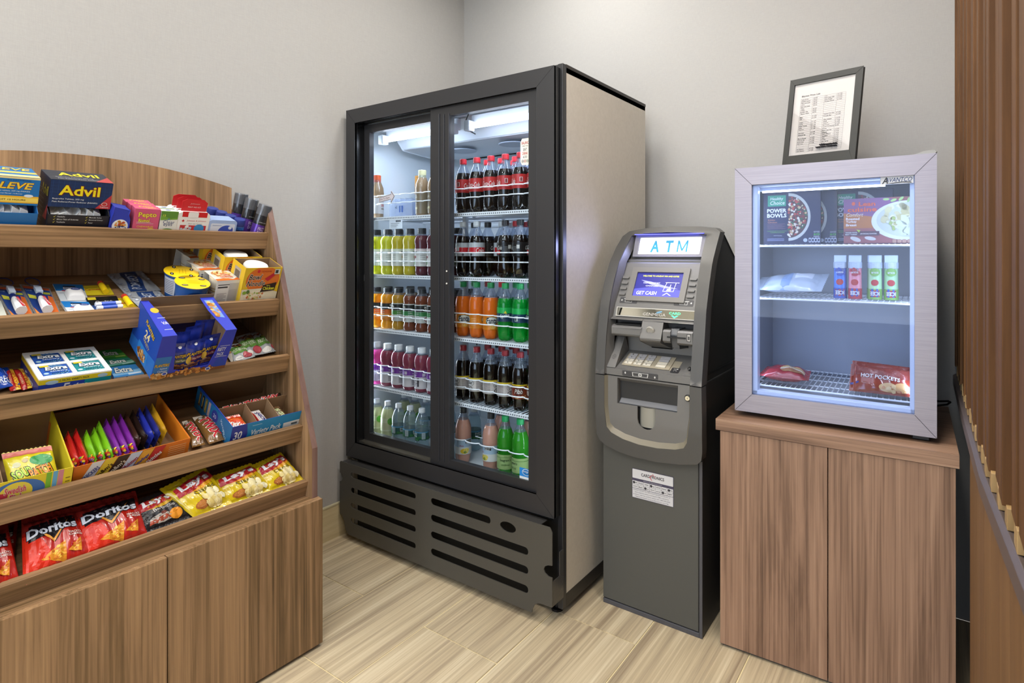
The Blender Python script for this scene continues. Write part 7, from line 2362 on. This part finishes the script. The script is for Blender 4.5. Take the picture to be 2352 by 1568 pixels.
# ice tubes, upside-down lettering as in the picture; the printed mascot is left out
it = None
for i, (x, y, c, c2, lab) in enumerate(((.300, .155, '#4a7ad8', '#3a58c0', 'blue squeeze ice tube, leftmost of the row'), (.343, .150, '#d88a9a', '#c03848', 'pink and red cherry squeeze ice tube'), (.394, .190, '#9ac890', '#8abc5c', 'green apple squeeze ice tube half hidden behind another green one'),
                                        (.399, .150, '#a8d0a0', '#8abc5c', 'green apple squeeze ice tube in front of the hidden one'), (.443, .150, '#a4cc9c', '#8abc5c', 'green apple squeeze ice tube at the right end'))):
    t = thing('ice_tube', lab, 'ice pop', FP(x, y, .4018), 'squeeze ice tubes on the middle freezer shelf')
    MB().lathe([(.0195, 0), (.0195, .004), (.0185, .10), (.0180, .118)], 20, caps=True).build('tube', mat('ice_' + c[1:], c, .35), t, smooth=True)
    b = MB()
    b.hexa([(-.018, -.010, .118), (.018, -.010, .118), (.018, .010, .118), (-.018, .010, .118)], [(-.0185, -.002, .142), (.0185, -.002, .142), (.0185, .002, .142), (-.0185, .002, .142)])
    b.build('crimped_end', mat('ice_end', '#c3d3e6', .35), t, bevel=.003)
    p = Print()
    p.rect(-.03, .100, .03, .119, '#c9d8ea').text({0: 'BLUE', 1: 'CHERRY'}.get(i, 'APPLE'), 0, .096, .024, .007, '#2a3a8a', .05, 0, math.pi, edge='#e8ecf4', esz=.001)
    p.ell(0, .088, .015, .013, c2) if i > 1 else p.blobs(0, .086, .014, .012, 9, [c2, '#2a3a9c' if i == 0 else '#b84a3a'], .007, 3)
    p.text({0: 'BERRY', 1: 'SOUR'}.get(i, 'SOUR'), 0, .086, .020, .006, '#e8ecf4', .05, 0, math.pi)
    p.rect(-.05, .0, .05, .034, c2).ell(0, .054, .011, .010, '#c43a3c').rect(-.014, .008, .014, .030, '#b8303a').rect(-.010, .008, -.004, .034, '#3a58c0').rect(.004, .008, .009, .034, '#3a58c0').text('ICEE', 0, .019, .026, .013, '#f0f2f8', .08, 0, math.pi, edge='#2a3a9c', esz=.001)
    p.build('printed_wrap', t, on_cyl(.0200, 0), L=.008)
bag('ice_bag', 'silvery white frozen pouch lying on the middle freezer shelf', 'frozen pouch', [(.050, .090, .004), (.250, .090, .004), (.262, .200, .060), (.050, .190, .044)], FZM @ T(0, 0, .4018), .040, '#c9d6e8', lambda p, w, h: p.rect(w * .38, 0, w * .52, h * .98, '#8aa4cc').rect(w * .56, h * .5, w * .82, h * .85, '#dfe6f0'), seed=120, crimp=.02, end='u', rough=.3, L_=.02)
bag('sandwich_bag', 'red wrapped frozen sandwich at left of freezer floor', 'frozen sandwich', [(.062, .075, .004), (.215, .068, .004), (.210, .165, .020), (.072, .175, .020)], FZM @ T(0, 0, .1058), .044, '#b03a44', lambda p, w, h: p.ell(w * .66, h * .45, w * .26, h * .24, '#c8a878').ell(w * .66, h * .36, w * .26, h * .12, '#d8d0c8').ell(w * .66, h * .30, w * .25, h * .12, '#a87a58'), seed=121, crimp=.01, end='u', rough=.25)


def hp_art(p, w, h):
    p.rect(0, h * .6, w, h, '#8a4038').ell(w * .62, h * .22, w * .15, h * .16, '#e0b884').ell(w * .84, h * .26, w * .13, h * .18, '#d8a870').blobs(w * .72, h * .16, w * .2, h * .1, 12, ['#e8c898', '#c88a5a', '#b8503c'], .007, 4)
    p.text('HOT POCKETS', w * .48, h * .56, w * .62, h * .15, '#ece4e0', .05, 0, -.04, edge='#7a2a28', esz=.001).poly([(0, h * .3), (w * .14, h * .36), (w * .14, h * .30), (0, h * .22)], '#3a4a9c')


for i, (y, z, lab) in enumerate(((.072, 0, 'red and gold filled pastry pouch at the front right of freezer floor'), (.118, .004, 'red and gold filled pastry pouch behind the front one'))):
    bag('pastry_bag', lab, 'frozen pastry', [(.335, y, .004), (.500, y, .004), (.505, y + .045, .075), (.338, y + .045, .082)], FZM @ T(0, 0, .104 + z), .034, '#a8402f', hp_art, 'filled pastry pouches on the freezer floor', seed=124 + i, crimp=.012, end='u', rough=.2, L_=.009)
cord = MB().tube([(.545, .40, .045), (.575, .43, .040), (.600, .44, .042), (.606, .455, .036), (.598, .47, .024), (.565, .455, .018), (.545, .45, .020)], .0035, 8)
tag(cord.build('power_cord', mat('cord_black', '#121214', .4), smooth=True), 'black power cord looped behind the freezer on the cabinet top', 'cord').matrix_basis = FZM

# ---------------------------------------------------------------- price list in a frame standing on the freezer
PMX = T(-.346, 2.370, 1.793) @ RZ(-14.5) @ RX(-9.3) @ RY(1.26)
fr2 = thing('price_list_frame', 'black-framed Market Price List leaning on top of the freezer', 'picture frame', PMX)
# local: X right, Z up, front faces -Y
w2, h2 = .1055, .1365
fb = mat('frame_black', '#1e1f1b', .45)
ot = [(-.1225, -.1980), (.1275, -.1980), (.1275, .1575), (-.1225, .1575)]
inn = [(-w2, -h2), (w2, -h2), (w2, h2), (-w2, h2)]
for k_ in range(4):
    a, b_ = ot[k_], ot[(k_ + 1) % 4]
    c, d_ = inn[(k_ + 1) % 4], inn[k_]
    MB().prism([a, b_, c, d_], -.006, .008, 'y').build('frame_rail', fb, fr2, bevel=.0008)
MB().box(-.115, .004, -.19, .12, .007, .15).build('backing_board', mat('backing_brown', '#3a332c', .7), fr2)
MB().hexa([(-.02, .008, -.197), (.02, .008, -.197), (.02, .090, -.200), (-.02, .090, -.200)], [(-.02, .008, .04), (.02, .008, .04), (.02, .011, .04), (-.02, .011, .04)]).build('easel_leg', MATS['backing_brown'], fr2)
pp = MB().box(-w2, .0015, -h2, w2, .0025, h2).build('paper_sheet', mat('paper_sheet', '#b8b4b1', .6), fr2)
p = Print()
p.text('Market Price List', -.045, .089, .066, .0075, '#1c1a1c', .07)
X0, X1, Z0, Z1 = -.080, .076, -.1235, .079
cx4 = [X0, -.036, .004, .046, X1]
NR = 30
rh = (Z1 - Z0) / NR
for i in range(NR + 1):
    p.rect(X0, Z0 + i * rh - .00035, X1, Z0 + i * rh + .00035, '#6a6869')
for x in cx4:
    p.rect(x - .00035, Z0, x + .00035, Z1, '#6a6869')
LT = ['Soda 20 Oz', 'Bottled Lemon', 'Pink Lemonade', 'Juice', 'Mini Lemonade', 'Water', 'Coffee', 'Bottled Tea', 'Vitamin Water', '', 'Mint', 'Gum', '', 'Chips', 'Candy', 'Nuts Travel', 'Oreo', 'Popcorn', '', 'Kingsize', 'Granola Bar', '', 'Mac & Cheese', 'Cup Noodle', 'Bowl Soup', 'Pop corn', '', '', 'AA Battery', 'AAA Battery']
LPR = ['$2.00', '$2.00', '$2.00', '$2.00', '$2.50', '', '$2.50', '$2.50', '$2.50', '', '$ 2.00', '$ 2.50', '', '$ 1.00', '$ 1.50', '$ 1.50', '$ 1.00', '$ 1.00', '', '$ 3.00', '$ 1.50', '', '$ 3.00', '$ 3.00', '$ 3.00', '$ 1.00', '', '', '$ 5.00', '$ 5.00']
RT = ['Jam', 'Ice cream Bar', 'Hot Pocket', 'Frozen Dinner', '', '', '', '', '', '', 'Healthy Nut Mix', 'Protein Bar', '', 'Alka Seltzer', 'Advil', 'Tylenol', 'Eye Drops', 'Travel Toothpaste', 'Beauty', 'First aid kit', 'Kleenex', 'Pepto Bismol', 'Vaseline', 'Tums', 'Q-tips', 'Hair Spray', 'Floss', '', '', '']
RP = ['$ 1.00', '$ 3.00', '$ 3.50', '$ 4.00', '', '', '', '', '', '', '$ 3.00', '$ 3.00', '', '$ 6.00', '$ 4.00', '$ 4.00', '$ 2.00', '$2.00', '', '$ 3.00', '$ 4.00', '$ 4.00', '$ 4.00', '$ 3.00', '$ 3.00', '$ 4.00', '$ 3.00', '', '', '']
for i in range(NR):
    z = Z1 - (i + .5) * rh
    for col_, xx in ((LT, cx4[0]), (LPR, cx4[1]), (RT, cx4[2]), (RP, cx4[3])):
        if col_[i]:
            ww = min(.040, len(col_[i]) * .0024 + .001)
            p.text(col_[i], xx + .0025 + ww / 2, z, ww, .0040, '#1c1a1c', .10)
        p.text('PHONE CHARGER $10.00', .035, Z0 + 2.5 * rh, .058, .0036, '#3a383a', .02).text('travel advil $ 1.00 per pack', .028, Z0 + 1.4 * rh, .072, .0034, '#3a383a', .02)
p.LIFT = .0001
p.build('printed_text', pp, on_front(0, 0, .0013))
MB().box(-w2, -.0035, -h2, w2, -.0030, h2).build('glazing', clear_mat('frame_glass', '#ffffff', .01, .02), fr2)


# set the roots of room-coordinate things at their own bases
def rebase(root, x, y, z=0.0):
    root.location = (x, y, z)
    for c in root.children:
        c.location = Vector(c.location) - Vector((x, y, z))


rebase(fr_, -1.67, 2.19)
rebase(atm, -.84, 2.28)
rebase(tr, -2.0, 2.0, SZ[1])
rebase(scr, .05, 1.6)
